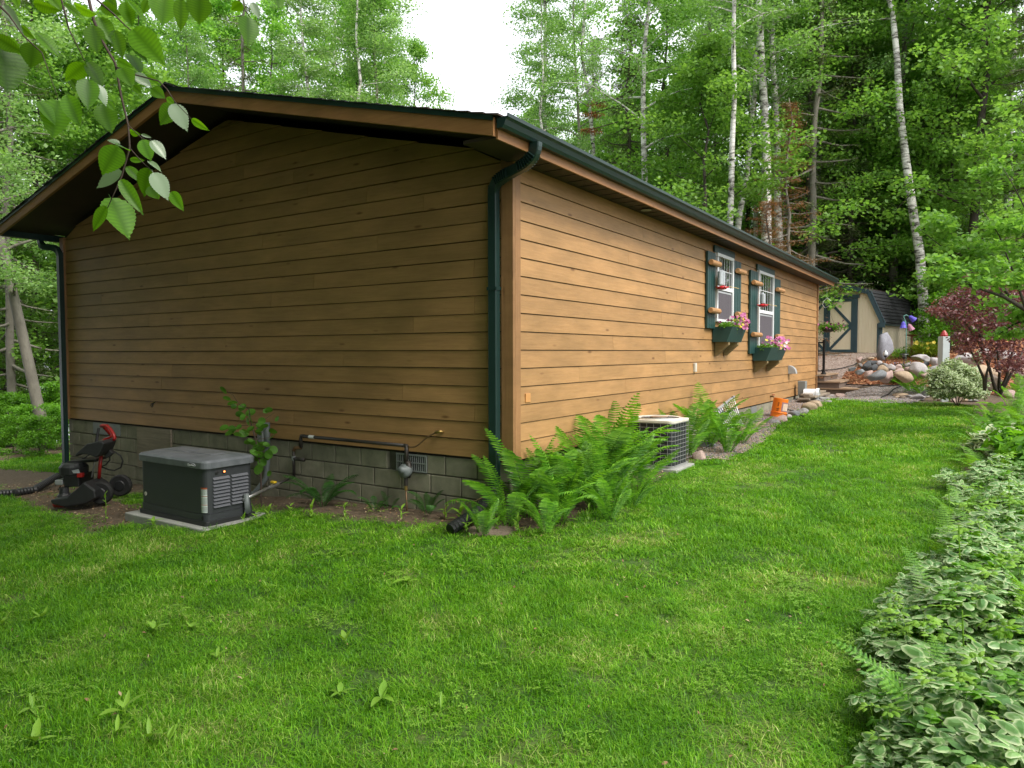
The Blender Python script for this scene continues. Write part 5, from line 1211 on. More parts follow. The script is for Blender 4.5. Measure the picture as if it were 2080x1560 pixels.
wh = pt(1680, 610, 19.2); t = thing('wire_hanger', wh, 'thin white wire plant hanger high in front of the shed gable', 'hanger')
MB().tube([(-.11, 0, -.13), (-.09, 0, -.04), (0, 0, .05), (.1, 0, -.03)], .006, 5).build('wire', M['white'], t); MB().tube([(-.11, 0, -.13), (-.04, 0, -.22), (.06, 0, -.16)], .003, 5).build('wire', M['white'], t)
MB().tube([(0, 0, .05), (-.02, 0, .5)], .002, 4).build('wire', M['white'], t)
# flowers in the window boxes
for wbx, L_, px_, seed_ in ((wb1, .84, .30, 0), (wb2, 1.30, .33, 1)):
    z = .27
    f1 = leafmass('foliage', [((.2, L_*.22, z), (.13, L_*.2, .07)), ((.24, L_*.40, z-.02), (.13, L_*.16, .07)), ((.2, .06, z), (.10, .1, .07))], .055, M['leaf_shrub'], wbx, 420)
    f2 = leafmass('foliage', [((.22, L_*.75, z+.04), (.16, L_*.25, .12))], .05, M['weed'], wbx, 300)
    for i in range(95 if seed_ else 55):
        yy = random.uniform(L_*.45, L_*1.02) if not seed_ else random.uniform(L_*.38, L_*1.12); k = 'pink' if random.random() < .72 else random.choice(('yellow_petal', 'white_petal', 'pink'))
        link('flower', FLM[k], wbx, (random.uniform(.15, .44), yy, z+random.uniform(-.05, .20)), (0, R(random.uniform(20, 80)), random.uniform(-1.4, .2)), random.uniform(.024, .044))
    for i in range(7): link('flower', FLM['plum_petal'], wbx, (random.uniform(.1, .3), random.uniform(0, L_*.5), z+random.uniform(.03, .1)), (0, R(50), random.uniform(-1.4, 0)), .03)

# ------------------------------------------------------------------ stones
def rock_mat(name, c1, c2, c3=None):
    m, nt, b = newmat(name); L = nt.links.new
    tc = N(nt, 'ShaderNodeTexCoord'); oi = N(nt, 'ShaderNodeObjectInfo'); ad = N(nt, 'ShaderNodeVectorMath', operation='ADD'); L(tc.outputs['Object'], ad.inputs[0]); L(oi.outputs['Location'], ad.inputs[1])
    n1 = N(nt, 'ShaderNodeTexNoise', Scale=6.0, Detail=8, Roughness=.7); n2 = N(nt, 'ShaderNodeTexNoise', Scale=70.0, Detail=3, Roughness=.7)
    L(ad.outputs[0], n1.inputs['Vector']); L(ad.outputs[0], n2.inputs['Vector'])
    r = rampnode(nt, [(.3, c2), (.65, c1), (.8, c3 or c1)]); L(n1.outputs['Fac'], r.inputs['Fac']); r2 = rampnode(nt, [(.35, (.62, .62, .62)), (.6, (1.1, 1.1, 1.1))]); L(n2.outputs['Fac'], r2.inputs['Fac'])
    mx = N(nt, 'ShaderNodeMix', data_type='RGBA', blend_type='MULTIPLY'); mx.inputs['Factor'].default_value = .8; L(r.outputs[0], mx.inputs['A']); L(r2.outputs[0], mx.inputs['B']); L(mx.outputs['Result'], b.inputs['Base Color'])
    b.inputs['Roughness'].default_value = .85; bp = N(nt, 'ShaderNodeBump', Strength=.6, Distance=.02); L(n1.outputs['Fac'], bp.inputs['Height']); L(bp.outputs[0], b.inputs['Normal']); return m
ROCK = {'pink': rock_mat('pink_granite', (.46, .34, .30), (.33, .23, .20), (.58, .48, .42)), 'grey': rock_mat('grey_stone', (.30, .29, .28), (.19, .18, .175), (.40, .38, .36)),
        'dark': rock_mat('dark_basalt', (.085, .092, .098), (.05, .054, .058), (.14, .15, .155)), 'tan': rock_mat('tan_stone', (.42, .32, .22), (.30, .22, .14), (.52, .42, .32)),
        'pale': rock_mat('pale_granite', (.45, .42, .41), (.32, .29, .29), (.55, .52, .50)), 'slate': rock_mat('slate_slab', (.20, .21, .22), (.13, .14, .145), (.28, .28, .28)),
        'lilac': rock_mat('grey_lilac_granite', (.27, .27, .30), (.18, .18, .20), (.38, .38, .41)),
        'brown': rock_mat('brown_stone', (.20, .15, .11), (.12, .09, .065), (.28, .22, .17))}
def rock_mesh(dims, m_, sub=3, ang=.35, seed=0):
    bm = bmesh.new(); bmesh.ops.create_icosphere(bm, subdivisions=sub, radius=1)
    o3 = Vector((seed*7.3, seed*3.1, seed*1.7)); dirs = [Vector((random.gauss(0, 1), random.gauss(0, 1), random.gauss(0, 1))).normalized() for _ in range(12)]; cut = [random.uniform(.52, .85) for _ in dirs]
    for v in bm.verts:
        p_ = v.co.copy()
        for d_, c_ in zip(dirs, cut):
            k_ = p_.dot(d_)
            if k_ > c_: p_ -= d_*(k_-c_)*ang*2.1
        p_ *= 1+.14*mnoise.noise(p_*1.3+o3)+.05*mnoise.noise(p_*3.5+o3)
        v.co = Vector((p_.x*dims[0]/2, p_.y*dims[1]/2, p_.z*dims[2]/2))
    me = bpy.data.meshes.new('rock'); bm.to_mesh(me); bm.free(); me.materials.append(m_); me.polygons.foreach_set('use_smooth', [True]*len(me.polygons)); return me
def rock(name, x0, y0, x1, y1, Z, kind, label, group, tilt=0, depth=.8, cat='stone'):
    c = pt((x0+x1)/2, (y0+y1)/2, Z); wd = (x1-x0)/FPX*Z; h = (y1-y0)/FPX*Z
    me = rock_mesh((wd*1.28, max(wd, h)*depth*1.2, h*1.34), ROCK[kind], 3, .45, random.randint(0, 99))
    return tag(link(name, me, None, c, (0, R(tilt), YAW+R(random.uniform(-10, 10)))), label, cat, group)
GR = 'boulders of the rock wall by the mulch bed'
def z4(u, v): return u/8.667+1700, v/8.667+700
for (u0, v0, u1, v1, Z, kd, lab, tl) in (
    (440, 310, 595, 480, 19.3, 'dark', 'dark angular boulder at the upper left of the rock wall, cracked in two', 0),
    (570, 360, 735, 480, 19.1, 'dark', 'smaller dark boulder touching the cracked one on its right', 0),
    (560, 285, 725, 370, 19.7, 'dark', 'flat dark rock on top of the upper left boulders', -5),
    (375, 340, 450, 400, 19.6, 'grey', 'small grey-pink stone at the very left end of the rock wall', 0),
    (555, 480, 835, 665, 18.6, 'slate', 'large blue-grey boulder at the lower left of the rock wall', -8),
    (480, 470, 630, 590, 18.8, 'pink', 'mottled stone tucked behind the left side of the large blue-grey boulder', -20),
    (730, 395, 895, 545, 18.9, 'tan', 'squarish tan and grey boulder above the large blue-grey one', 10),
    (710, 300, 790, 400, 19.5, 'pale', 'pale pointed stone at the top of the rock wall, left of the path light', 0),
    (780, 330, 900, 410, 19.3, 'grey', 'low grey-pink slab below the path light', 5),
    (880, 355, 1015, 475, 19.0, 'pale', 'pale angular stone in the middle of the rock wall', 20),
    (770, 485, 1000, 670, 18.6, 'pink', 'wedge of pink granite in the front row, right of the large blue-grey boulder', -38),
    (1000, 425, 1180, 570, 18.8, 'pink', 'rounded brownish pink boulder in the middle row', 0),
    (1025, 370, 1130, 440, 19.2, 'pink', 'small pink stone above the rounded brownish boulder', 0),
    (1030, 500, 1300, 665, 18.4, 'tan', 'humped tan boulder in the front row, left of the bright fern', 8),
    (1185, 410, 1340, 500, 18.9, 'pink', 'pink boulder half hidden behind the big pale one', 0),
    (1170, 335, 1320, 410, 19.4, 'grey', 'flat olive-grey stone in the top row of the rock wall', 0),
    (1260, 350, 1600, 545, 18.5, 'pale', 'biggest boulder, pale violet-grey, with a broad flat top', 8),
    (1310, 320, 1530, 380, 19.2, 'pink', 'long pinkish stone lying behind the biggest boulder', 0),
    (1345, 200, 1660, 290, 19.9, 'pale', 'long pale boulder topping the rock wall below the lavender', 4),
    (1510, 260, 1650, 330, 19.6, 'grey', 'grey rounded stone under the right end of the long pale boulder', 0),
    (1510, 325, 1620, 390, 19.2, 'dark', 'dark stone wedged right of the biggest boulder', 0),
    (1620, 250, 1790, 385, 19.1, 'pale', 'round whitish boulder left of the grey post', 0),
    (1590, 390, 1790, 470, 18.8, 'grey', 'grey slab in shade below the round whitish boulder', -15),
    (1500, 500, 1740, 600, 18.3, 'pink', 'low pinkish boulder between the bright fern and the variegated shrub', 0),
    (200, 405, 335, 475, 18.9, 'slate', 'flat grey flagstone lying alone in the red mulch', -18),
    (320, 455, 490, 530, 18.6, 'slate', 'second grey flagstone in the mulch, nearer to the boulders', -15),
    (535, 230, 640, 280, 20.6, 'tan', 'small tan stone in the mulch beneath the standing stone', 0),
    (330, 235, 440, 310, 20.8, 'pink', 'pinkish edging stone along the driveway gravel', -35)):
    x0, y0 = z4(u0, v0); x1, y1 = z4(u1, v1); rock('boulder', x0, y0, x1, y1, Z-1.0, kd, lab, GR, tl)
for (x0, y0, x1, y1, Z, kd, lab) in (
    (1942, 716, 1990, 748, 19.5, 'pale', 'whitish boulder seen through the left part of the purple bush'), (1985, 708, 2010, 735, 19.8, 'pale', 'small white boulder behind the stems of the purple bush'),
    (2018, 712, 2062, 740, 19.5, 'pale', 'white boulder behind the right stems of the purple bush'), (1975, 745, 2020, 775, 18.5, 'tan', 'tan flat boulder behind the foot of the purple bush'),
    (2000, 765, 2040, 795, 16.0, 'brown', 'brownish round boulder at the base of the purple bush'), (2040, 735, 2080, 770, 18.5, 'tan', 'tan boulder at the right edge of the picture'),
    (2025, 795, 2060, 812, 14.5, 'pink', 'pinkish stone at the lawn edge below the purple bush'), (2060, 755, 2085, 790, 17.0, 'pink', 'orange-pink boulder cut by the right edge of the picture'),
    (1925, 735, 1950, 760, 18.8, 'grey', 'grey boulder behind the top of the variegated shrub')):
    rock('boulder', x0, y0, x1, y1, Z-.8, kd, lab, GR)
_st = random.getstate(); random.seed(5)
rock('standing_stone', 1780, 686, 1812, 736, 19.9, 'lilac', 'tall rounded grey-white standing stone in front of the shed corner', None, 0, .45, 'standing stone')
random.setstate(_st)
rock('stone', 960, 1066, 1040, 1100, 6.45, 'brown', 'brown stone half sunk in the grass beside the black drain pipe', None, 0)
GB = 'rounded border stones along the gravel strip'
brd = [(1408, 916, 1434, 938, 10.2, 'pink'), (1418, 898, 1450, 912, 10.6, 'slate'), (1458, 890, 1482, 903, 11.3, 'pink'), (1422, 885, 1447, 900, 10.9, 'grey'), (1440, 878, 1462, 893, 11.2, 'slate'),
       (1486, 880, 1503, 888, 11.6, 'slate'), (1490, 868, 1520, 886, 11.9, 'tan'), (1520, 862, 1530, 875, 12.2, 'pink'), (1526, 857, 1556, 872, 12.5, 'tan'), (1528, 868, 1546, 875, 12.2, 'grey'), (1560, 853, 1584, 864, 13.0, 'grey'),
       (1572, 845, 1602, 861, 13.5, 'pink'), (1601, 837, 1626, 850, 14.1, 'slate'), (1618, 831, 1642, 845, 14.4, 'grey'), (1628, 820, 1656, 838, 14.8, 'tan'), (1642, 815, 1669, 832, 15.3, 'tan'), (1672, 815, 1692, 822, 16.2, 'grey'),
       (1660, 807, 1686, 816, 16.8, 'grey'), (1683, 803, 1694, 809, 17.2, 'pale'), (1697, 800, 1718, 810, 17.0, 'pink'), (1652, 811, 1668, 818, 16.2, 'slate'), (1596, 843, 1607, 852, 13.8, 'pale')]
kn = {'pink': 'pinkish', 'slate': 'dark grey', 'grey': 'grey', 'tan': 'tan', 'pale': 'whitish'}
order = sorted(range(len(brd)), key=lambda i: brd[i][0]+brd[i][2]); words_ = 'first second third fourth fifth sixth seventh eighth ninth tenth eleventh twelfth thirteenth fourteenth fifteenth sixteenth seventeenth eighteenth nineteenth twentieth twenty-first twenty-second'.split()
for rank, i in enumerate(order):
    x0, y0, x1, y1, Z, kd = brd[i]; p_ = gpt((x0+x1)/2, y1-1); Zg = (p_-CAMP).dot(Dv)
    rock('border_stone', x0, y0, x1, y1, Zg+.12, kd, f'{kn[kd]} rounded border stone, {words_[rank]} from the air conditioner towards the steps', GB, random.uniform(-6, 6), .7)
GE = 'edging stones where the far lawn meets the bed'
edge = [(1813, 800, 1842, 808, 'tan'), (1815, 806, 1828, 812, 'tan'), (1825, 806, 1842, 813, 'brown'), (1840, 804, 1856, 812, 'grey'), (1852, 802, 1878, 815, 'pale'), (1873, 795, 1888, 808, 'slate'), (1885, 790, 1905, 808, 'grey'), (1905, 810, 1922, 818, 'pink'), (1948, 812, 1966, 819, 'tan'), (1930, 812, 1945, 819, 'pink'), (1968, 812, 1984, 819, 'grey')]
elab = ['long flat tan stone at the left end of the far edging', 'small tan stone under the long flat one', 'brown flat stone in the far edging', 'small grey stone left of the whitish edging stone', 'large whitish edging stone below the bright fern', 'dark stone right of the whitish edging stone', 'grey angular stone at the left foot of the variegated shrub', 'pinkish stone below the variegated shrub', 'tan stone under the right half of the variegated shrub', 'pink stone below the middle of the variegated shrub', 'last grey edging stone before the purple bush']
for e, l_ in zip(edge, elab):
    p_ = gpt((e[0]+e[2])/2, e[3]); rock('edging_stone', e[0], e[1], e[2], e[3], (p_-CAMP).dot(Dv)+.1, e[4], l_, GE)
# pebbles on the gravel strip and path
PB = [rock_mesh((1, .8, .6), ROCK[k], 1, .4, i) for i, k in enumerate(('pink', 'grey', 'tan', 'slate', 'pale'))]
pP = []; 
while len(pP) < 9000:
    x, y = random.uniform(0, 1.1), random.uniform(3.6, 15)
    if inpoly(x, y, STRIP): pP.append((x, y, gz(x, y)+.016))
pP2 = []; gx = [p[0] for p in GRAVEL_PATH]; gy = [p[1] for p in GRAVEL_PATH]
while len(pP2) < 3000:
    x, y = random.uniform(min(gx), max(gx)), random.uniform(min(gy), max(gy))
    if inpoly(x, y, GRAVEL_PATH): pP2.append((x, y, gz(x, y)+.028))
tag(scatter('gravel_pebbles', PB, pP, rng.uniform(0, 6.28, (len(pP), 3)), rng.uniform(.014, .036, len(pP))), 'brown and grey pebbles of the strip along the wall', 'gravel')
tag(scatter('gravel_pebbles', PB, pP2, rng.uniform(0, 6.28, (len(pP2), 3)), rng.uniform(.016, .03, len(pP2))), 'grey crushed stone on the path before the rock wall', 'gravel')
CH = [MB().box((-.5, -.18, -.06), (.5, .18, .06)).mesh('chip', m_) for m_ in (mat('mulch_chip', (.36, .13, .055), (.24, .08, .03), 9, .9), mat('mulch_chip_pale', (.46, .25, .13), (.34, .17, .08), 9, .9))]
pM = []; gx = [p[0] for p in MULCH]; gy = [p[1] for p in MULCH]
while len(pM) < 9000:
    x, y = random.uniform(min(gx), max(gx)), random.uniform(min(gy), max(gy))
    if inpoly(x, y, MULCH): pM.append((x, y, gz(x, y)+.03))
tag(scatter('mulch_chips', CH, pM, np.stack([rng.normal(0, .4, len(pM)), rng.normal(0, .4, len(pM)), rng.uniform(0, 6.28, len(pM))], 1), rng.uniform(.04, .10, len(pM))), 'reddish bark mulch chips of the garden bed', 'mulch')
# dead leaves and litter on the soil by the foundation
LT = [leafblade(1, .6, mat('dead_leaf', (.26, .15, .08), (.16, .09, .045), 9, .9), n=2), leafblade(1, .5, mat('dead_leaf_pale', (.42, .32, .20), (.30, .21, .12), 9, .9), n=2)]
pL = []
while len(pL) < 1500:
    x, y = random.uniform(-9, .9), random.uniform(-2.2, 3.0)
    if (y < -.05 or x > .04) and soil(x, y) > random.uniform(.2, 1): pL.append((x, y, gz(x, y)+.008))
tag(scatter('leaf_litter', LT, pL, np.stack([rng.normal(0, .3, len(pL)), rng.normal(0, .3, len(pL)), rng.uniform(0, 6.28, len(pL))], 1), rng.uniform(.015, .045, len(pL))), 'dead brown leaf litter on the bare soil by the foundation', 'leaf litter')
pL = []
while len(pL) < 900:
    x, y = random.uniform(-9, 3.4), random.uniform(-5, 9)
    if lawn_ok(x, y) == 1: pL.append((x, y, gz(x, y)+random.uniform(.015, .035)))
tag(scatter('lawn_litter', LT, pL, np.stack([rng.normal(0, .5, len(pL)), rng.normal(0, .5, len(pL)), rng.uniform(0, 6.28, len(pL))], 1), rng.uniform(.01, .03, len(pL))), 'tiny dead leaves scattered in the lawn', 'leaf litter')
CL = []
for s_ in range(3):
    V_ = []; F_ = []
    for k in range(14):
        cx, cy, cz = random.uniform(-.07, .07), random.uniform(-.07, .07), random.uniform(.02, .035)
        for j in range(3):
            a_ = j*2.09+k; b_ = len(V_); r0 = .011
            V_ += [(cx, cy, cz), (cx+r0*math.cos(a_-.5), cy+r0*math.sin(a_-.5), cz+.002), (cx+r0*1.3*math.cos(a_), cy+r0*1.3*math.sin(a_), cz), (cx+r0*math.cos(a_+.5), cy+r0*math.sin(a_+.5), cz+.002)]; F_.append((b_, b_+1, b_+2, b_+3))
    me_ = bpy.data.meshes.new('clover'); me_.from_pydata(V_, [], F_); me_.materials.append(M['weed']); CL.append(me_)
pC = []
while len(pC) < 320:
    x, y = random.uniform(-9, 3.4), random.uniform(-5, 4)
    if lawn_ok(x, y) == 1 and fbm(x, y, .8, 44) > .12: pC.append((x, y, gz(x, y)))
tag(scatter('clover', CL, pC, np.stack([rng.normal(0, .1, len(pC)), rng.normal(0, .1, len(pC)), rng.uniform(0, 6.28, len(pC))], 1), rng.uniform(.8, 1.4, len(pC))), 'patches of small round-leaved clover in the lawn', 'clover')
# black hoses at the far end
for lab, pix in (('thin black hose curving down the driveway gravel to the steps', ((1752, 733), (1735, 745), (1710, 752), (1690, 755), (1668, 756))), ('black hose lying across the gravel path', ((1712, 785), (1740, 786), (1765, 788), (1790, 789), (1838, 786), (1815, 795), (1805, 805), (1790, 812)))):
    pts = ground_pts(pix, .045); t = thing('garden_hose', pts[0], lab, 'hose'); MB().tube([p-pts[0] for p in pts], .014, 6).build('tube', M['rubber'], t)

# ------------------------------------------------------------------ garden objects
p = gpt(1916, 760); pz = pt(1916, 745, 16.4); pz.z = gz(pz.x, pz.y)
po = thing('marker_post', pz, 'square grey post topped with a red painted cap beside the purple bush', 'post')
tz = pt(1916, 685, 16.4).z-pz.z
MB().box((-.085, -.085, -.1), (.085, .085, tz)).build('shaft', M['post'], po, bevel=.006, rot=(0, 0, YAW+.1))
MB().lathe([(.075, tz), (.08, tz+.03), (.06, tz+.08), (.045, tz+.10), (.02, tz+.14)], 16).build('cap', M['red'], po, smooth=False)
def pathlight(px, py, Z, h, label, head):
    p = pt(px, py, Z); g = thing('path_light', p, label, 'path light', 'solar path lights in the mulch bed')
    MB().tube([(0, 0, -.05), (0, 0, h)], .012, 6).build('stake', M['black_metal'], g)
    MB().lathe([(.02, h), (.035, h+.02), (.045, h+.05)], 12).build('collar', M['black_metal'], g)
    MB().lathe([(.05, h+.051), (.06, h+.09), (.055, h+.13)] if head else [(.04, h+.051), (.05, h+.1)], 12).build('lamp_shade', M['white_plastic'] if head else M['grey_box'], g)
    MB().lathe([(.045, h+.131), (.03, h+.17), (.01, h+.18)] if head else [(.11, h+.101), (.10, h+.12), (.03, h+.14)], 14).build('cap', M['steel'] if head else M['black_metal'], g)
pathlight(1798, 737, 18.8, .13, 'small path light with a white head in front of the standing stone', True)
pathlight(1836, 738, 18.3, .10, 'dark flat-topped path light among the lavender', False)
bf0 = pt(1841, 690, 20.5); bf0.z = gz(bf0.x, bf0.y); tt = thing('bell_flower_stake', bf0, 'garden stake with two violet and one pink glass bell flowers', 'garden stake')
def bq(px, py): return pt(px, py, 20.5)-bf0
MB().tube([(0, 0, 0), bq(1841, 680), bq(1840, 655), bq(1836, 646), bq(1836, 643), bq(1841, 641), bq(1846, 644)], .012, 6).build('rod', M['aqua'], tt, smooth=True)
MB().tube([bq(1840, 665), bq(1838, 652), bq(1835, 651), bq(1833, 656)], .010, 6).build('rod', M['aqua'], tt, smooth=True)
MB().tube([bq(1841, 668), bq(1844, 656), bq(1846, 658)], .010, 6).build('rod', M['aqua'], tt, smooth=True)
for (x, y, rx, m_) in ((1849, 645, -.9, 'violet'), (1835, 657, 0, 'violet'), (1847, 662, -.5, 'pale_pink')):
    c_ = bq(x, y); MM = Matrix.Translation(c_)@Matrix.Rotation(YAW, 4, 'Z')@Matrix.Rotation(rx, 4, 'Y')
    MB().lathe([(.01, .04), (.05, .0), (.06, -.06), (.09, -.15)], 10, M=MM).build('bell_flower', M[m_], tt)
bb = pt(1852, 690, 21.5); bb.z = gz(bb.x, bb.y); t = thing('bird_bath', bb, 'small rusty bowl bird bath behind the lavender', 'bird bath'); hz2 = pt(1852, 682, 21.5).z-bb.z
MB().lathe([(.10, 0), (.03, .05), (.03, max(.1, hz2-.05)), (.05, max(.12, hz2-.04)), (.22, hz2+.01), (.2, hz2)], 16).build('bowl', M['rustpot'], t)
# lavender and yellow flower clumps
def clump(name, px, py, Z, r_, h, m_, n, size, label, cat='plant', wd=.2, group=None, edge=False):
    p = pt(px, py, Z); p.z = gz(p.x, p.y); t = thing(name, p, label, cat, group)
    leafmass('foliage', [((random.uniform(-.5, .5)*r_, random.uniform(-.5, .5)*r_, h*random.uniform(.3, .75)), (r_*.6, r_*.6, h*.35)) for _ in range(7)], size, m_, t, n, wd, edge=edge)
    MB().tube([(0, 0, -.05), (0, 0, h*.5)], .01, 5).build('stem', M['twig'], t); return t, p
lv, lp = clump('lavender', 1828, 735, 18.9, .38, .50, M['leaf_shrub'], 1500, .09, 'grey-flowered lavender clump right of the standing stone')
leafmass('flower_spikes', [((0, 0, .5), (.32, .32, .08))], .07, M['lav'], lv, 220, .3)
clump('perennial_clump', 1850, 735, 19.0, .42, .55, M['leaf_shrub'], 1700, .08, 'bushy green perennial clump right of the lavender')
clump('perennial_clump', 1826, 695, 21.5, .40, .35, M['leaf_shrub'], 900, .07, 'low green clump behind the standing stone')
clump('perennial_clump', 1868, 710, 21.5, .5, .45, M['chartreuse'], 1200, .10, 'yellow-green perennial behind the lavender, below the bird bath')
dl, dp_ = clump('daylily', 1890, 715, 21.0, .5, .5, M['chartreuse'], 900, .12, 'yellow-flowered daylily clump left of the grey post')
for i in range(16): link('flower', FLM['yellow_petal'], dl, (random.uniform(-.5, .5), random.uniform(-.4, .3), random.uniform(.3, .55)), (1.2, 0, random.uniform(-.5, .5)), .055)
clump('hosta', 1903, 700, 21.5, .4, .4, M['dogwood'], 350, .2, 'white-edged hosta behind the grey post', 'hosta', .5, edge=True)
rc, _ = clump('coral_flower', 1883, 728, 19.6, .25, .2, M['leaf_shrub'], 200, .07, 'low plant with red flowers at the top of the rock wall')
for i in range(9): link('flower', FLM['red'], rc, (random.uniform(-.25, .25), random.uniform(-.2, .2), random.uniform(.12, .2)), (.6, 0, 0), .05)
# bright fern and variegated shrub at the far bed
for px, py, h, n, lab in ((1850, 797, .70, 11, 'bright green fern before the front row of the rock wall'), (1872, 803, .62, 10, 'bright green fern left of the variegated shrub, right of its twin')):
    p = gpt(px, py); fern(p, h, n, lab, 'bright ferns at the rock wall', FR, 1.6)
dw = pt(1945, 800, 15.3); dw.z = gz(dw.x, dw.y); t = thing('variegated_dogwood', dw, 'rounded shrub with cream-edged leaves in front of the grey post', 'shrub')
def dq(px, py, dz=0): return tuple(pt(px, py, 15.3+dz)-dw)
leafmass('foliage', [(dq(1925, 775), (.30, .30, .24)), (dq(1955, 765, .2), (.34, .35, .28)), (dq(1985, 782), (.24, .3, .20)), (dq(1900, 785), (.2, .2, .16)), (dq(1935, 745, .3), (.25, .25, .18)), (dq(1960, 795, -.2), (.4, .2, .10)), (dq(1915, 758), (.16, .2, .14)), (dq(1985, 728, .5), (.12, .12, .15)), (dq(1915, 800, -.1), (.3, .25, .12)), (dq(1975, 800, -.2), (.3, .25, .12)), (dq(1900, 765, .1), (.2, .25, .2)), (dq(1940, 785, -.2), (.35, .25, .2))], .075, M['dogwood'], t, 8000, .5, edge=True)
for a in range(7): MB().tube([(0, 0, 0), (random.uniform(-.35, .35), random.uniform(-.2, .2), .45)], .008, 5).build('stem', M['twig'], t)
# purple-leaved bush
pb = pt(2015, 806, 13.4); pb.z = gz(pb.x, pb.y); t = thing('purple_leaf_bush', pb, 'large multi-stemmed bush with dark purple-red leaves at the right edge', 'bush')
def qq(px, py, dz=0): return Vector(pt(px, py, 13.4+dz)-pb)
for tr_ in ([(2025, 800), (2015, 770), (2000, 720), (1985, 660), (1960, 620)], [(2028, 800), (2030, 760), (2025, 700), (2020, 640)], [(2030, 800), (2045, 765), (2060, 700), (2070, 640)], [(2000, 795), (1998, 770), (1985, 740), (1965, 700), (1935, 660)], [(2000, 795), (2004, 760), (2015, 720)], [(2030, 805), (2060, 750), (2085, 700)], [(2022, 798), (2010, 750), (1990, 700), (1950, 640), (1915, 620)]):
    MB().tube([qq(*p, random.uniform(-.1, .1)) for p in tr_], [.03*(1-.8*i/len(tr_)) for i in range(len(tr_))], 6).build('stem', M['bark_dark'], t, smooth=True)
cl = []
for (x, y, rx, ry) in ((1975, 600, 45, 25), (1940, 620, 40, 22), (2020, 595, 40, 25), (2060, 610, 40, 30), (1922, 636, 26, 14), (1960, 655, 40, 25), (2010, 650, 40, 28), (2055, 660, 38, 28), (1952, 682, 24, 16), (1980, 690, 35, 20), (2040, 700, 35, 22), (2075, 735, 28, 28), (1958, 712, 22, 12), (2050, 740, 30, 16), (2000, 725, 24, 14), (1892, 630, 15, 8), (2085, 680, 25, 25), (1990, 570, 35, 15), (2050, 570, 35, 18)):
    for dz in (-.35, .35): cl.append((tuple(qq(x+random.uniform(-6, 6), y+random.uniform(-5, 5), dz)), (rx/FPX*13.4, .4, ry/FPX*13.4)))
leafmass('foliage', cl, .062, M['purple'], t, 11000, .55)

# ------------------------------------------------------------------ bed of variegated ground cover on the right
def leaflet(L_, wd_, n=8):
    V = [(L_*.3, 0, .012*L_*8), (L_*.65, 0, .01*L_*8)]; e = [.0, .0]
    for k in range(n):
        a = 2*math.pi*k/n; V.append((L_*.5-L_*.5*math.cos(a)*(1.0 if math.cos(a) > 0 else 1.08), wd_/2*math.sin(a)*(1.05 if math.cos(a) > 0 else .9), random.uniform(-.06, .02)*L_-abs(math.cos(a))*.05*L_)); e.append(1.)
    F = []
    for k in range(n):
        c = 0 if k in (n-1, 0, 1) or (k == n-2) else 1; F.append((c, 2+k, 2+(k+1) % n))
    F.append((0, 2+2, 1)) if False else None
    F += [(0, 4, 1), (0, 1, 2+n-2)]
    return V, F, e
def gout_plant(nc, h, m_, ls=.062):
    V = []; F = []; E = []
    for c in range(nc):
        az0 = random.uniform(0, 6.28); r_ = random.uniform(.02, .11); top = Vector((r_*math.cos(az0), r_*math.sin(az0), h*random.uniform(.72, 1.08)))
        for side in (-1, 0, 1):
            aa = az0+side*1.35; d = Vector((math.cos(aa), math.sin(aa), 0)); c0 = top+d*.02
            plain = random.random() < .16
            for s2 in (-1, 0, 1):
                a2 = aa+s2*1.0; L_ = ls*random.uniform(.6, 1.3); v, f, e = leaflet(L_, L_*random.uniform(.5, .66))
                Mx = Matrix.Translation(c0+Vector((math.cos(a2), math.sin(a2), 0))*.008)@Matrix.Rotation(a2, 4, 'Z')@Matrix.Rotation(R(random.uniform(-12, 26)), 4, 'Y')@Matrix.Rotation(R(random.uniform(-22, 22)), 4, 'X')
                b0 = len(V); V += [tuple(Mx@Vector(q)) for q in v]; F += [tuple(b0+q for q in ff) for ff in f]; E += [q*(0. if plain else random.uniform(.84, 1.05)) for q in e]
        b0 = len(V); V += [(0, 0, -.02), (.003, 0, -.02), tuple(top), tuple(top+Vector((.003, 0, 0)))]; F.append((b0, b0+1, b0+3, b0+2)); E += [0, 0, 0, 0]
    me = bpy.data.meshes.new('ground_cover'); me.from_pydata(V, [], F); me.materials.append(m_)
    a = me.attributes.new('edge', 'FLOAT', 'POINT'); a.data.foreach_set('value', E); return me
GP = [gout_plant(4, .28, M['gout'], ls_) for ls_ in (.05, .058, .066, .072, .078, .062,   .07, .055)]+[gout_plant(3, .36, M['weed'], .04), gout_plant(3, .33, M['leaf_shrub'], .05)]
def bed_edge(y): return 3.28+.24+.12*math.sin(y*1.1)+.10*mnoise.noise(Vector((y*1.4, 0, 0)))+.035*max(0, y)
P_ = []; S_ = []
for q in range(13000):
    x, y = random.uniform(3.0, 7.2), random.uniform(-4.2, 3.6)
    e_ = x-bed_edge(y)
    if e_ < 0 or (Vector((x, y, 0))-CAMP).dot(Dv) < 1.3 or x > 5.0+.3*max(0, 3-y) and random.random() < .3: continue
    if math.hypot(x-CAMP.x, y-CAMP.y) < 1.75: continue
    if random.random() > .46 or y > 3.5-.25*(x-3.5): continue
    P_.append((x, y, gz(x, y)-.06*(e_ < .25)+.09*fbm(x, y, 1.3, 21))); S_.append(random.uniform(.8, 1.2)*(.75 if e_ < .2 else 1))
tag(scatter('variegated_ground_cover', GP, P_, np.stack([rng.normal(0, .22, len(P_)), rng.normal(0, .22, len(P_)), rng.uniform(0, 6.28, len(P_))], 1), S_), 'dense bed of variegated goutweed with cream-edged leaves along the right side', 'ground cover'); print('gout', len(P_))
GF = 'ferns reaching out of the goutweed'
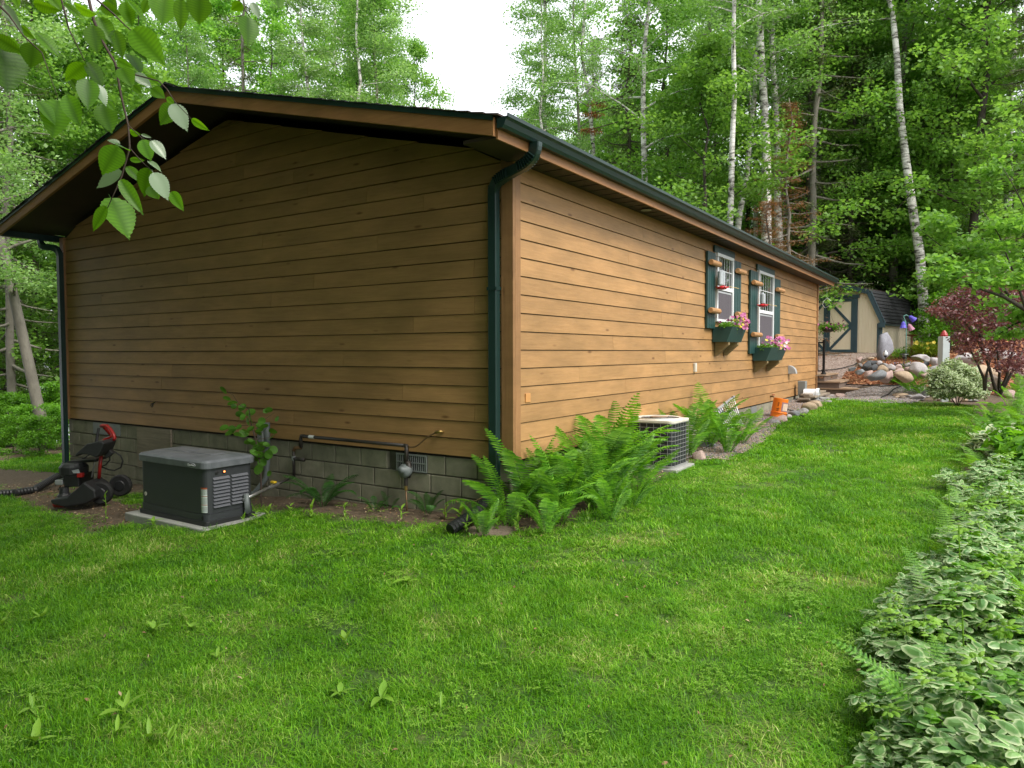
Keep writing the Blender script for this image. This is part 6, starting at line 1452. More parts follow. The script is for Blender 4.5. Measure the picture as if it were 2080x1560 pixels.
for (x, y, h, n, lab, pr, spd) in (
    (3.72, -2.35, .62, 5, 'lacy fern leaning over the lawn from the lower part of the goutweed bed', FRL, 1.8), (4.15, -1.5, .72, 6, 'dark lacy fern spreading in the middle of the goutweed', FRL, 1.6),
    (4.75, -2.3, .95, 9, 'large yellow-green fern at the lower right corner of the picture', FRL, 1.9), (3.66, .15, .58, 5, 'small pale fern with curled tips at the lawn edge of the goutweed', FRL, 1.3),
    (3.66, 1.7, .5, 5, 'upright young fern tips at the upper part of the goutweed edge', FRL, .8), (3.62, -1.0, .60, 4, 'feathery fern arching over the grass at mid height of the goutweed bed', FRL, 1.5), (4.35, -.55, .7, 6, 'lacy fern in the heart of the goutweed, left of the light one', FRL, 1.6), (4.0, .9, .6, 6, 'fern half buried in the upper middle of the goutweed', FRL, 1.5), (4.6, 1.5, .75, 7, 'fern rising at the right edge of the upper goutweed', FRL, 1.5), (4.4, -1.9, .8, 7, 'pale feathery fern beside the large corner fern', FRL, 1.7), (4.5, .3, .7, 6, 'light fern rising from the goutweed near the right edge of the picture', FRL, 1.6)):
    fern((x, y, gz(x, y)), h, n, lab, GF, pr, spd)
for (x, y, lab) in ((3.75, -1.9, 'yellow-green seedling stalk in the goutweed nearest the viewer'), (3.7, -.5, 'yellow-green stalk in the goutweed, second from the viewer'), (3.6, .8, 'yellow-green stalk at the middle of the goutweed edge'), (4.1, -2.0, 'tall dark-stemmed stalk with yellow-green tip in the lower goutweed'), (4.3, -.6, 'leafy stalk among goutweed left of the light fern'), (4.0, 1.2, 'small leafy stalk in the upper goutweed')):
    t = thing('weed_stalk', (x, y, gz(x, y)), lab, 'weed', 'stalks rising from the goutweed'); hh = random.uniform(.42, .52)
    MB().tube([(0, 0, 0), (.01, .01, hh*.6), (0, .02, hh)], .004, 5).build('stem', M['weed'], t)
    for j in range(9): link('leaf', WL[1], t, (0, .01, hh*(.45+.06*j)), (0, R(-random.uniform(5, 50)), j*2.4), .06*random.uniform(.7, 1.2))
for (x, y, r_, h, m_, n, size, lab, ed) in ((4.3, 4.1, .5, .55, 'leaf_shrub', 1500, .13, 'broad-leaved green plant just above the top of the goutweed', False), (5.0, 3.9, .5, .7, 'leaf_shrub', 1500, .15, 'dark hosta-like plant at the right edge above the goutweed', False), (4.0, 4.8, .4, .45, 'dogwood', 900, .12, 'second cream-edged plant, left of the shaded ferns', True), (4.9, 5.2, .6, .8, 'leaf_maple', 1700, .11, 'leafy green shrub at the right edge level with the far lawn', False), (4.0, 5.8, .35, .3, 'weed', 700, .07, 'patch of low leafy weeds at the right side of the lawn', False), (5.3, 6.6, .7, 1.0, 'leaf_shrub', 2200, .10, 'tall green shrub at the right edge below the purple bush', False), (4.3, 6.8, .4, .4, 'leaf_shrub', 900, .09, 'low round green plant beside the far right lawn edge', False)):
    t = thing('bed_plant', (x, y, gz(x, y)), lab, 'plant'); leafmass('foliage', [((random.uniform(-.5, .5)*r_, random.uniform(-.5, .5)*r_, h*random.uniform(.2, .8)), (r_*.6, r_*.6, h*.35)) for _ in range(9)], size, M[m_], t, n, .55, edge=ed)
for (x, y, h, n, lab) in ((3.85, 3.9, .7, 8, 'bright fern at the top end of the goutweed beside the lawn'), (4.6, 4.6, .9, 9, 'tall fern behind the top end of the goutweed'), (3.9, 5.3, .7, 8, 'fern at the lawn edge beyond the goutweed'), (4.5, 6.1, .9, 9, 'large pale fern beyond the goutweed'), (3.95, 7.0, .7, 8, 'fern by the lawn edge, farther than the large pale one'), (4.7, 7.6, .85, 9, 'fern in front of the purple bush near the right edge')):
    fern((x, y, gz(x, y)), h, n, lab, 'ferns along the right lawn edge', FRL, 1.3)
GQ = 'ferns and greenery at the far right lawn edge'
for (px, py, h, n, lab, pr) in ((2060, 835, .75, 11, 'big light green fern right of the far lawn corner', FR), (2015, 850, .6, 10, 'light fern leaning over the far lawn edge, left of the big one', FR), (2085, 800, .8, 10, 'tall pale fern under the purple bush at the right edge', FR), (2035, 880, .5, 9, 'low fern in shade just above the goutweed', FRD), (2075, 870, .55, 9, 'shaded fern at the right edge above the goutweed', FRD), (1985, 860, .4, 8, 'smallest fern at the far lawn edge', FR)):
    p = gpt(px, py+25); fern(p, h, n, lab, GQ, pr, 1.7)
for (px, py, r_, h, m_, n, size, lab, ed) in ((2030, 915, .45, .42, 'dogwood', 900, .12, 'low cream-edged plant between goutweed and far ferns', True), (2075, 915, .5, .5, 'leaf_shrub', 900, .14, 'dark broad-leaved plant at the right edge above the goutweed', False), (2000, 905, .35, .22, 'weed', 500, .07, 'low leafy weeds spilling onto the lawn right of the far ferns', False)):
    p = gpt(px, py+15); t = thing('bed_plant', p, lab, 'plant'); leafmass('foliage', [((random.uniform(-.5, .5)*r_, random.uniform(-.5, .5)*r_, h*random.uniform(.3, .8)), (r_*.6, r_*.6, h*.35)) for _ in range(7)], size, M[m_], t, n, .55, edge=ed)
# ------------------------------------------------------------------ trees
def tree_proto(seed, h, tr, crown0, rad, n_leaf, leaf, shape='oval', nb=26, bend=.5, lean=0, fork=False, wd=.62, clump=.7, drop=.0):
    """returns (trunk mesh builder, leaf points): tapered trunk, limbs, clumps of leaves along the limbs"""
    rs = random.Random(seed); b = MB(); pts = []
    ax, ay = rs.uniform(-1, 1), rs.uniform(-1, 1); n = 12
    for i in range(n+1):
        t = i/n; pts.append(Vector((bend*ax*math.sin(t*2.4)*t+lean*t*h+.08*rs.uniform(-1, 1)*t*3, bend*ay*math.sin(t*2.0+.5)*t+.05*rs.uniform(-1, 1)*t*3, h*t-.3*(i == 0))))
    rr = [tr*(1.25 if i == 0 else 1)*(1-.88*(i/n)**1.1) for i in range(n+1)]
    b.tube(pts, rr, 9)
    def along(t):
        f = t*n; i = min(n-1, int(f)); return pts[i].lerp(pts[i+1], f-i), rr[i]
    C_ = []
    for k in range(nb):
        t = crown0+(1-crown0)*((k+.5)/nb)**.9; p, r_ = along(min(.98, t)); u = (t-crown0)/(1-crown0)
        prof = {'oval': math.sin(math.pi*min(1, max(.06, u*.86+.12)))**.6, 'cone': (1-u)**.8+.05, 'wide': (1-u*u)**.5*(.75+.25*u), 'column': (.75+.25*math.sin(u*9))*(1-u**3)}[shape]
        L_ = rad*prof*rs.uniform(.65, 1.15); az = k*2.4+rs.uniform(-.4, .4); el = {'cone': -.15-.25*(1-u)}.get(shape, .55-.1*u)+rs.uniform(-.15, .2)
        d = Vector((math.cos(az)*math.cos(el), math.sin(az)*math.cos(el), math.sin(el))); q = [p]; m_ = 5
        for j in range(1, m_+1): q.append(q[-1]+(d+Vector((0, 0, (-.10 if shape != 'cone' else .06)*j))+Vector((rs.uniform(-.15, .15), rs.uniform(-.15, .15), rs.uniform(-.1, .1)))).normalized()*L_/m_)
        b0 = min(r_*.45, .018+.02*L_); b.tube(q, [b0*(1-.85*j/m_) for j in range(m_+1)], 5, cap=False)
        for j in range(1 if shape != 'cone' else 1, m_+1):
            C_.append((q[j], clump*rs.uniform(.6, 1.15)*(.45+.55*j/m_) if shape != 'cone' else .32))
            if shape != 'cone' and j > 1:
                e = q[j]+Vector((rs.uniform(-1, 1), rs.uniform(-1, 1), rs.uniform(-.7, .5)))*L_*.32; b.tube([q[j], e], [b0*.35, .004], 4, cap=False); C_.append((e, clump*rs.uniform(.5, .95)))
    cc = np.array([tuple(c) for c, _ in C_]); cr = np.array([r_ for _, r_ in C_])
    pr = cr**2; pr /= pr.sum(); ci = rng.choice(len(C_), n_leaf, p=pr)
    d = rng.normal(size=(n_leaf, 3)); d /= np.linalg.norm(d, axis=1)[:, None]
    sc3 = np.array([1, 1, .5 if shape != 'cone' else .35])
    P_ = cc[ci]+d*(rng.random(n_leaf)**.6*cr[ci])[:, None]*sc3
    if drop: P_[:, 2] -= rng.random(n_leaf)*drop
    return b, P_
TP = {}
def make_tree(key, name, label, bark, leafm, wd=.62, lsize=.1, group='trees of the wood behind the house', cat='tree', **k):
    b, P_ = tree_proto(hash(key) % 1000 if False else sum(map(ord, key)), **k)
    tm = b.mesh('trunk', M[bark], True); cm = leaves_at('crown', P_, lsize, M[leafm], wd=wd, mesh_only=True)
    TP[key] = (name, tm, cm, cat)
make_tree('aspenA', 'aspen_tree', '', 'bark_grey', 'leaf_aspen', h=19, tr=.16, crown0=.22, rad=2.6, n_leaf=26000, leaf=.1, shape='oval', nb=40, clump=.85, lsize=.105)
make_tree('aspenB', 'aspen_tree', '', 'bark_birch', 'leaf_aspen', h=21, tr=.15, crown0=.14, rad=2.9, n_leaf=28000, leaf=.1, shape='column', nb=44, clump=.8, lsize=.105)
make_tree('mapleA', 'maple_tree', '', 'bark_dark', 'leaf_maple', h=16, tr=.14, crown0=.10, rad=3.4, n_leaf=27000, leaf=.12, shape='wide', nb=38, clump=.9, lsize=.125, wd=.8)
make_tree('mapleB', 'maple_tree', '', 'bark_dark', 'leaf_maple', h=11, tr=.10, crown0=.08, rad=2.8, n_leaf=20000, leaf=.12, shape='oval', nb=32, clump=.8, lsize=.12, wd=.8)
make_tree('birchA', 'birch_tree', '', 'bark_birch', 'leaf_birch', h=20, tr=.19, crown0=.42, rad=2.7, n_leaf=15000, leaf=.1, shape='oval', nb=32, clump=.85, lsize=.10, bend=1.0)
make_tree('birchB', 'birch_tree', '', 'bark_birch', 'leaf_birch', h=17, tr=.15, crown0=.46, rad=2.4, n_leaf=11000, leaf=.1, shape='column', nb=26, clump=.8, lsize=.10, bend=1.4, lean=.05)
make_tree('birchC', 'birch_tree', '', 'bark_birch', 'leaf_birch', h=19, tr=.13, crown0=.55, rad=1.8, n_leaf=5000, leaf=.1, shape='column', nb=18, clump=.7, lsize=.10, bend=1.5, lean=.02)
make_tree('spruceA', 'spruce_tree', '', 'bark_dark', 'needle', h=17, tr=.15, crown0=.06, rad=2.3, n_leaf=34000, leaf=.1, shape='cone', nb=110, lsize=.11, wd=.16, drop=.12)
make_tree('spruceB', 'spruce_tree', '', 'bark_dark', 'needle', h=13, tr=.12, crown0=.12, rad=1.9, n_leaf=20000, leaf=.1, shape='cone', nb=80, lsize=.11, wd=.16, drop=.15)
make_tree('rustA', 'dying_spruce', '', 'bark_grey', 'needle_rust', h=11, tr=.11, crown0=.10, rad=2.2, n_leaf=9000, leaf=.1, shape='cone', nb=70, lsize=.10, wd=.2, drop=.12)
make_tree('sparse', 'thin_spruce', '', 'bark_grey', 'needle', h=18, tr=.13, crown0=.1, rad=1.9, n_leaf=9000, leaf=.1, shape='cone', nb=80, lsize=.12, wd=.18, drop=.1)
make_tree('bushA', 'forest_shrub', '', 'twig', 'leaf_shrub', h=2.6, tr=.03, crown0=.05, rad=1.3, n_leaf=5000, leaf=.09, shape='wide', nb=18, clump=.45, lsize=.10, wd=.65, cat='shrub')
def plant(key, px, Z, label, hs=1., rz=None, base=None, ws=None, group=None, dz=0):
    name, tm, cm, cat = TP[key]; p = pt(px, 716, Z); p.z = gz(p.x, p.y)-.05+dz
    t = thing(name, p, label, cat, group or 'trees of the wood around the house', rz if rz is not None else random.uniform(0, 6.28)); ws = ws or hs; t.scale = (ws, ws, hs)
    link('trunk', tm, t); link('crown', cm, t); return t
# left part, seen over and beside the gable
_b = plant('aspenA', 92, 16.5, 'leaning birch with patched grey bark left of the gable, nearest the lake shore', .8)
_b.rotation_euler = (0, 0, 0); _b.matrix_world = Matrix.Translation(_b.location)@Matrix.Rotation(R(-11), 4, Dv)@Matrix.Diagonal((.8, .8, .8, 1))
plant('mapleB', 10, 22, 'bright maple at the left edge of the picture below the roof line')
plant('spruceB', -40, 20, 'dark spruce at the far left edge with drooping boughs', 1.1)
plant('mapleB', 105, 30, 'leafy maple filling the gap between leaning birch and downspout', .8)
plant('sparse', 20, 19, 'thin dark trunk with short dead boughs in front of the lake', .9)
plant('mapleB', -10, 33, 'maple in the second row at the left edge over the lake', 1.2)
plant('aspenA', 120, 33, 'tall aspen behind the left roof slope, hidden partly by hanging elm leaves', 1.05)
plant('mapleA', 215, 31, 'bright yellow-green maple above the middle of the left roof slope', .95)
plant('aspenA', 375, 29, 'yellow-green aspen with a bare grey stem right above the roof ridge', .95, ws=.75)
plant('sparse', 495, 27, 'thin spruce with see-through crown right of the ridge', 1.05)
plant('spruceB', 640, 28, 'olive dark spruce over the middle of the roof', .92)
plant('birchA', 692, 33, 'white forked birch above the middle of the roof', 1.1, ws=1.0)
plant('mapleA', 735, 29, 'full bright maple left of the sky gap', 1.12, ws=.85)
plant('aspenB', 790, 33, 'leafy aspen bordering the sky gap on its left', 1.0, ws=.72)
plant('aspenB', 580, 37, 'aspen behind the thin spruce and the olive spruce', .95)
plant('mapleA', 560, 31, 'maple whose top shows over the roof right of the ridge', 1.2, ws=.8)
plant('mapleA', 840, 35, 'maple farther back at the left side of the sky gap', 1.1, ws=.7)
plant('mapleA', 300, 29, 'maple between the elm leaves and the bare aspen stem', 1.15, ws=.8)
plant('aspenB', 640, 25.5, 'full leafy aspen behind the olive dark spruce', .82, ws=.85)
plant('aspenA', 770, 27, 'aspen whose crown edge meets the sky gap from the left', .84, ws=.95)
plant('aspenA', 430, 35, 'tall pale aspen in the second row right of the ridge', 1.15)
plant('aspenB', 300, 34, 'tall aspen in the second row left of the ridge', 1.15)
plant('mapleA', 60, 22, 'yellow-green maple over the left end of the roof', .95)
plant('aspenB', 150, 24, 'slender aspen over the left roof slope', .9)
plant('mapleB', 260, 24, 'young maple over the middle of the left roof slope', 1.25)
plant('aspenA', 690, 36, 'aspen behind the white forked birch', 1.25)
plant('mapleA', 480, 34, 'maple in the second row behind the thin spruce', 1.3)
# right part
plant('aspenB', 1115, 29, 'tall aspen bordering the sky gap on its right', 1.1, ws=.98)
plant('aspenA', 1180, 33, 'dense aspen behind the one at the sky gap', 1.1, ws=.8)
plant('spruceA', 1275, 27, 'tall spruce with an olive crown beyond the gutter, orange tips on its left', .98, ws=.8)
plant('birchB', 1305, 26, 'slim white birch trunk right of the olive spruce', 1.05)
plant('mapleA', 1365, 29, 'bright green maple above the gutter left of the white birches', 1.05)
plant('mapleB', 1430, 23.5, 'low maple crowding the gutter above the nearer window', 1.02)
plant('birchB', 1475, 26, 'bent whitish birch leaning left above the gutter', .95)
plant('birchA', 1560, 24.5, 'tall white birch with the cleanest trunk, in the middle of the right-hand wood', 1.05)
plant('birchB', 1590, 26, 'second white birch just behind the clean-trunked one', 1.1)
plant('rustA', 1600, 22.5, 'dying spruce with rusty orange boughs above the far gutter end', .78)
plant('rustA', 1560, 20.5, 'low rusty spruce crown just above the gutter, left of the shed', .52, ws=.95)
plant('rustA', 1660, 28.5, 'low dead spruce with tangled grey-orange boughs by the shed gable', .74, ws=1.25)
plant('sparse', 1645, 25, 'dark straight trunk with reddish dead twigs right of the birches', 1.1)
plant('spruceA', 1720, 27, 'dark spruce behind the shed roof', .8)
plant('spruceB', 1690, 29, 'second dark spruce behind the shed, farther back')
plant('mapleA', 1700, 31, 'bright maple high above the shed', 1.15)
plant('birchA', 1858, 29.5, 'big old birch with rough peeling bark over the shed', 1.1, ws=1.7)
plant('aspenA', 1810, 27, 'aspen left of the big old birch', 1.05)
plant('mapleB', 1915, 25.5, 'light green young maple in front of the big old birch', 1.0, ws=.85, dz=.5)
plant('spruceB', 1900, 28, 'dark spruce in the shade right of the shed', 1.1)
plant('mapleA', 1960, 24, 'dense maple crown at the upper right', 1.15)
plant('aspenB', 2040, 26, 'aspen near the right edge of the picture', 1.05)
plant('spruceA', 2080, 23, 'dark spruce at the right edge behind the purple bush', .9)
plant('spruceB', 1790, 30, 'narrow dark spruce trunk seen between shed and old birch', 1.1)
plant('mapleB', 1530, 30, 'maple in the second row behind the white birches', 1.3)
plant('aspenA', 1450, 33, 'aspen in the second row behind the bent birch', 1.1)
plant('birchC', 1132, 26, 'thin white birch trunk just right of the sky gap', .85)
plant('birchC', 1475, 23, 'crooked white birch in front of the low maple above the nearer window', .95)
plant('birchC', 1535, 29, 'slim white birch behind the clean-trunked one, to its left', 1.1, ws=.9)
plant('birchC', 1612, 28, 'slim white birch rising out of the rusty spruce boughs', 1.1, ws=.9)
plant('mapleA', 1635, 26, 'light green maple filling the wood above the far gutter end', 1.05)
plant('mapleA', 1725, 29, 'light green maple rising behind the shed ridge', 1.15)
plant('mapleB', 1800, 29.5, 'light green maple low behind the shed roof', 1.3)
plant('aspenB', 1760, 31, 'pale aspen high over the shed roof', 1.1)
plant('birchC', 1650, 27, 'thin pale birch left of the dark straight trunk', 1.1)
plant('birchC', 1880, 24, 'pale birch stem over the right end of the shed roof', 1.05, ws=1.3)
plant('birchC', 1230, 30, 'pale birch stem left of the tall olive spruce', 1.1)
plant('birchC', 700, 27, 'slim white birch over the middle of the roof, before the forked one', .95)
# bare trunks visible behind the shed
for px, Z, r_, h, lab in ((1722, 29.5, .14, 9, 'rough grey trunk behind the shed ridge'), (1772, 30, .32, 10, 'thick dark trunk behind the shed roof'), (1828, 29, .10, 9, 'slender dark trunk right of the thick one'), (1850, 29.5, .18, 9, 'pale mottled trunk behind the back end of the shed'), (1872, 29.5, .12, 9, 'dark leaning trunk beyond the shed eave')):
    p = pt(px, 716, Z); p.z = gz(p.x, p.y)-.1; t = thing('tree_trunk', p, lab, 'tree', 'trees of the wood around the house')
    MB().tube([(0, 0, 0), (.05, .03, h*.3), (-.03, .1, h*.65), (.1, .1, h)], [r_*1.15, r_, r_*.85, r_*.6], 10).build('trunk', M['bark_dark' if 'dark' in lab else 'bark_grey'], t, smooth=True)
# undergrowth
GU = 'undergrowth shrubs at the wood edge'
for px, Z, s, lab in ((20, 15.6, .42, 'leafy shrub at the left edge beyond the grass'), (75, 15.2, .36, 'shrub right of the one at the left edge, by the downspout'), (120, 16.2, .42, 'shrub hidden behind the left downspout'), (-25, 17, .5, 'shrub mostly outside the left edge'), (50, 18, .5, 'second-row shrub below the leaning birch'), (1890, 23, .7, 'green shrub behind the daylilies'), (1930, 21, .8, 'shrub behind the grey post'), (1880, 26, 1.0, 'bright shrub beyond the shed eave'), (1985, 22, .8, 'shrub behind the purple bush')):
    plant('bushA', px, Z, lab, s, group=GU)
# farther wood: reads as one mass
def wood_mass(name, arr, label):
    keys = ['aspenA', 'mapleA', 'mapleB', 'spruceA', 'birchA', 'spruceB', 'aspenB', 'bushA']; protos = []
    for k in keys:
        _, tm, cm, _ = TP[k]; me = cm.copy(); bm = bmesh.new(); bm.from_mesh(cm); n0 = len(bm.faces); bm.from_mesh(tm)
        bm.faces.ensure_lookup_table()
        for f in bm.faces[n0:]: f.material_index = 1
        me2 = bpy.data.meshes.new('wood_tree'); bm.to_mesh(me2); bm.free(); me2.materials.append(cm.materials[0]); me2.materials.append(tm.materials[0]); protos.append(me2)
    P_ = [a[0] for a in arr]; I = [a[1] for a in arr]; S_ = [a[2] for a in arr]
    return tag(scatter(name, protos, P_, [(0, 0, random.uniform(0, 6.28)) for _ in arr], S_, I), label, 'forest')
arr = []
for q in range(150):
    px = random.uniform(-350, 2160); Z = random.uniform(36, 62)
    if 830 < px < 1075: continue
    k = random.choice((0, 1, 1, 2, 3, 4, 6)); s = random.uniform(.8, 1.15)
    if px < 1000:
        if random.random() < .25: continue
        s *= .75 if px > 150 else .62
        if 10 < px < 150: continue
        if px < 180: Z = random.uniform(24, 33)
    p = pt(px, 716, Z); arr.append(((p.x, p.y, gz(p.x, p.y)), k, s))
for q in range(90):                               # low growth filling the foot of the wood
    px = random.uniform(1640, 2160); Z = random.uniform(26, 44); p = pt(px, 716, Z); arr.append(((p.x, p.y, gz(p.x, p.y)), random.choice((7, 7, 2, 5)), random.uniform(.7, 1.2)))
for q in range(26):
    px = random.uniform(-300, 120); Z = random.uniform(17, 26); p = pt(px, 716, Z); arr.append(((p.x, p.y, gz(p.x, p.y)), 7, random.uniform(.35, .6)))
wood_mass('distant_wood', arr, 'distant mixed wood closing the view behind the nearer trees')
arr = []  # unseen trees added behind the camera to keep skylight off the gable
for q in range(34):
    a = R(random.uniform(176, 312)); r_ = random.uniform(7.5, 16); x, y = CAMP.x-2+r_*math.cos(a), CAMP.y+r_*math.sin(a)
    arr.append(((x, y, -.3), random.choice((0, 1, 2, 3, 6)), random.uniform(.8, 1.1)))
for q in range(40):
    a = R(random.uniform(172, 312)); r_ = random.uniform(7, 14); x, y = CAMP.x-2+r_*math.cos(a), CAMP.y+r_*math.sin(a)
    arr.append(((x, y, -.3), 7, random.uniform(.8, 1.3)))
for q in range(9):
    a = R(random.uniform(167, 182)); r_ = random.uniform(14, 24); x, y = CAMP.x+r_*math.cos(a), CAMP.y+r_*math.sin(a); arr.append(((x, y-1.5, gz(x, y)), random.choice((0, 1, 2, 6)), random.uniform(.8, 1.1)))
wood_mass('unseen_shade_wood', arr, 'unseen wood added behind the viewer to shade the gable')

# ---- elm whose twig hangs into the picture
te = Vector((-1.9, -9.2, gz(-1.9, -9.2))); elm = thing('elm_tree', te, 'elm tree whose leafy twig hangs into the upper left of the picture', 'tree')
b, P_ = tree_proto(77, h=14, tr=.28, crown0=.5, rad=11, n_leaf=52000, leaf=.1, shape='wide', nb=40, clump=1.6)  # crown stays out of view, spread wide to shade the gable
keep = []
cw = P_+np.array(tuple(te)); rel = cw-np.array(tuple(CAMP)); Zc = rel@np.array(tuple(Dv)); 
ok = ~((Zc > .2) & (np.abs(rel@np.array(tuple(Rv))) < .85*np.maximum(Zc, .2)) & (rel[:, 2] < .62*Zc+.9))
b.build('trunk', M['bark_dark'], elm, smooth=True); leaves_at('crown', P_[ok], .17, M['leaf_elm'], elm, wd=.6)
# the twig itself
EZ = 1.75
def ep(u, v, dz=0.): return pt(u/3.12, v/3.12, EZ+dz)-te
te2 = Vector((5.2, -9.0, gz(5.2, -9.0))); t2 = thing('elm_tree', te2, 'unseen second elm added behind the viewer to shade the gable', 'tree')
b, P_ = tree_proto(91, h=15, tr=.30, crown0=.55, rad=8.5, n_leaf=42000, leaf=.1, shape='wide', nb=40, clump=1.5)  # added out of view, its canopy blocks the sun from the gable
cw = P_+np.array(tuple(te2)); rel = cw-np.array(tuple(CAMP)); Zc = rel@np.array(tuple(Dv))
ok = ~((Zc > .2) & (np.abs(rel@np.array(tuple(Rv))) < .85*np.maximum(Zc, .2)) & (rel[:, 2] < .62*Zc+.9)) & ~((cw[:, 0] > 4) & (cw[:, 1] > -2.2+.0*cw[:, 0]))
b.build('trunk', M['bark_dark'], t2, smooth=True); leaves_at('crown', P_[ok], .17, M['leaf_elm'], t2, wd=.6)
br = MB()
def twig(uv, r0, r1, name='branch', dz=0.):
    pts = [ep(u, v, dz+.05*math.sin(i*1.7)) for i, (u, v) in enumerate(uv)]
    return MB().tube(pts, [r0+(r1-r0)*i/(len(pts)-1) for i in range(len(pts))], 7).build(name, M['twig'], elm, smooth=True)
main = MB(); mp_ = [ep(u, v) for u, v in ((600, 130), (660, 270), (735, 400), (770, 600), (815, 790), (825, 930), (775, 1110), (735, 1200), (680, 1320))]
mp_ = [Vector((.3, 1.2, 5.0)), Vector((1.6, 3.0, 4.6))]+[ep(470, -420, .1), ep(555, -60)]+mp_
br_o = MB().tube(mp_, [.03, .016, .007, .004, .0035, .0032, .003, .0028, .0024, .0022, .0018, .0014, .001], 7).build('branch', M['twig'], elm, smooth=True)
for uv, r_ in ((((815, 790), (900, 870), (965, 900)), .0014), (((830, 940), (900, 1020), (980, 1095)), .0014), (((735, 420), (860, 470), (1010, 510), (1060, 560), (1110, 640), (1220, 755)), .002), (((555, -60), (730, 90), (800, 160), (850, 200)), .0025), (((-40, -10), (60, 90), (150, 220)), .003), (((380, -60), (440, 180), (540, 380)), .0025), (((150, 220), (270, 330), (370, 620)), .0018), (((1480, -60), (1560, 60), (1590, 110)), .002), (((1000, -80), (1080, -20), (1230, -10)), .003)):
    n_ = len(uv); MB().tube([ep(u, v, .03*math.sin(u)) for u, v in uv], [r_*(1-.6*i/(n_-1)) for i in range(n_)], 6).build('twig', M['twig'], br_o, smooth=True)
def elm_leaf():
    V = []; F = []; n = 24; UV = []
    for i in range(n+1):
        t = i/n; ww = (.31*(math.sin(math.pi*min(1, t**.78*1.02))**.75)*(1-.25*t) if t < .9 else .055*(1-t)/.1) if 0 < t < 1 else 0
        tooth = (.018 if i % 2 else -.006) if 0 < i < n else 0
        for s in (-1, -.5, 0, .5, 1): V.append((t-.05*abs(s)*(.5+.5*t)+.0, s*(ww+tooth*(abs(s) == 1)), .10*abs(s)*ww*2-.10*t*t+(.022 if i % 2 else 0)*(abs(s) > 0)))
    for i in range(n):
        for j in range(4): a = i*5+j; F.append((a, a+5, a+6, a+1))
    k = len(V); V += [(-.12, -.004, .0), (-.12, .004, .0), (.02, .004, 0.002), (.02, -.004, .002)]; F.append((k, k+1, k+2, k+3))
    me = bpy.data.meshes.new('leaf'); me.from_pydata(V, [], F); me.materials.append(M['leaf_elm']); me.polygons.foreach_set('use_smooth', [True]*len(F))
    at = me.attributes.new('vein', 'FLOAT', 'POINT'); at.data.foreach_set('value', [(1. if j == 2 else (.55 if i % 2 else 0.)) for i in range(n+1) for j in range(5)]+[1.]*4); return me
EL = elm_leaf()
EL2 = EL.copy(); EL2.materials.clear(); EL2.materials.append(leaf_mat('elm_leaf_pale', (.22, .31, .17), (.15, .24, .11), .25, .35, 3, .1, tcol=(1.1, 1.2, .7), spec=.8))
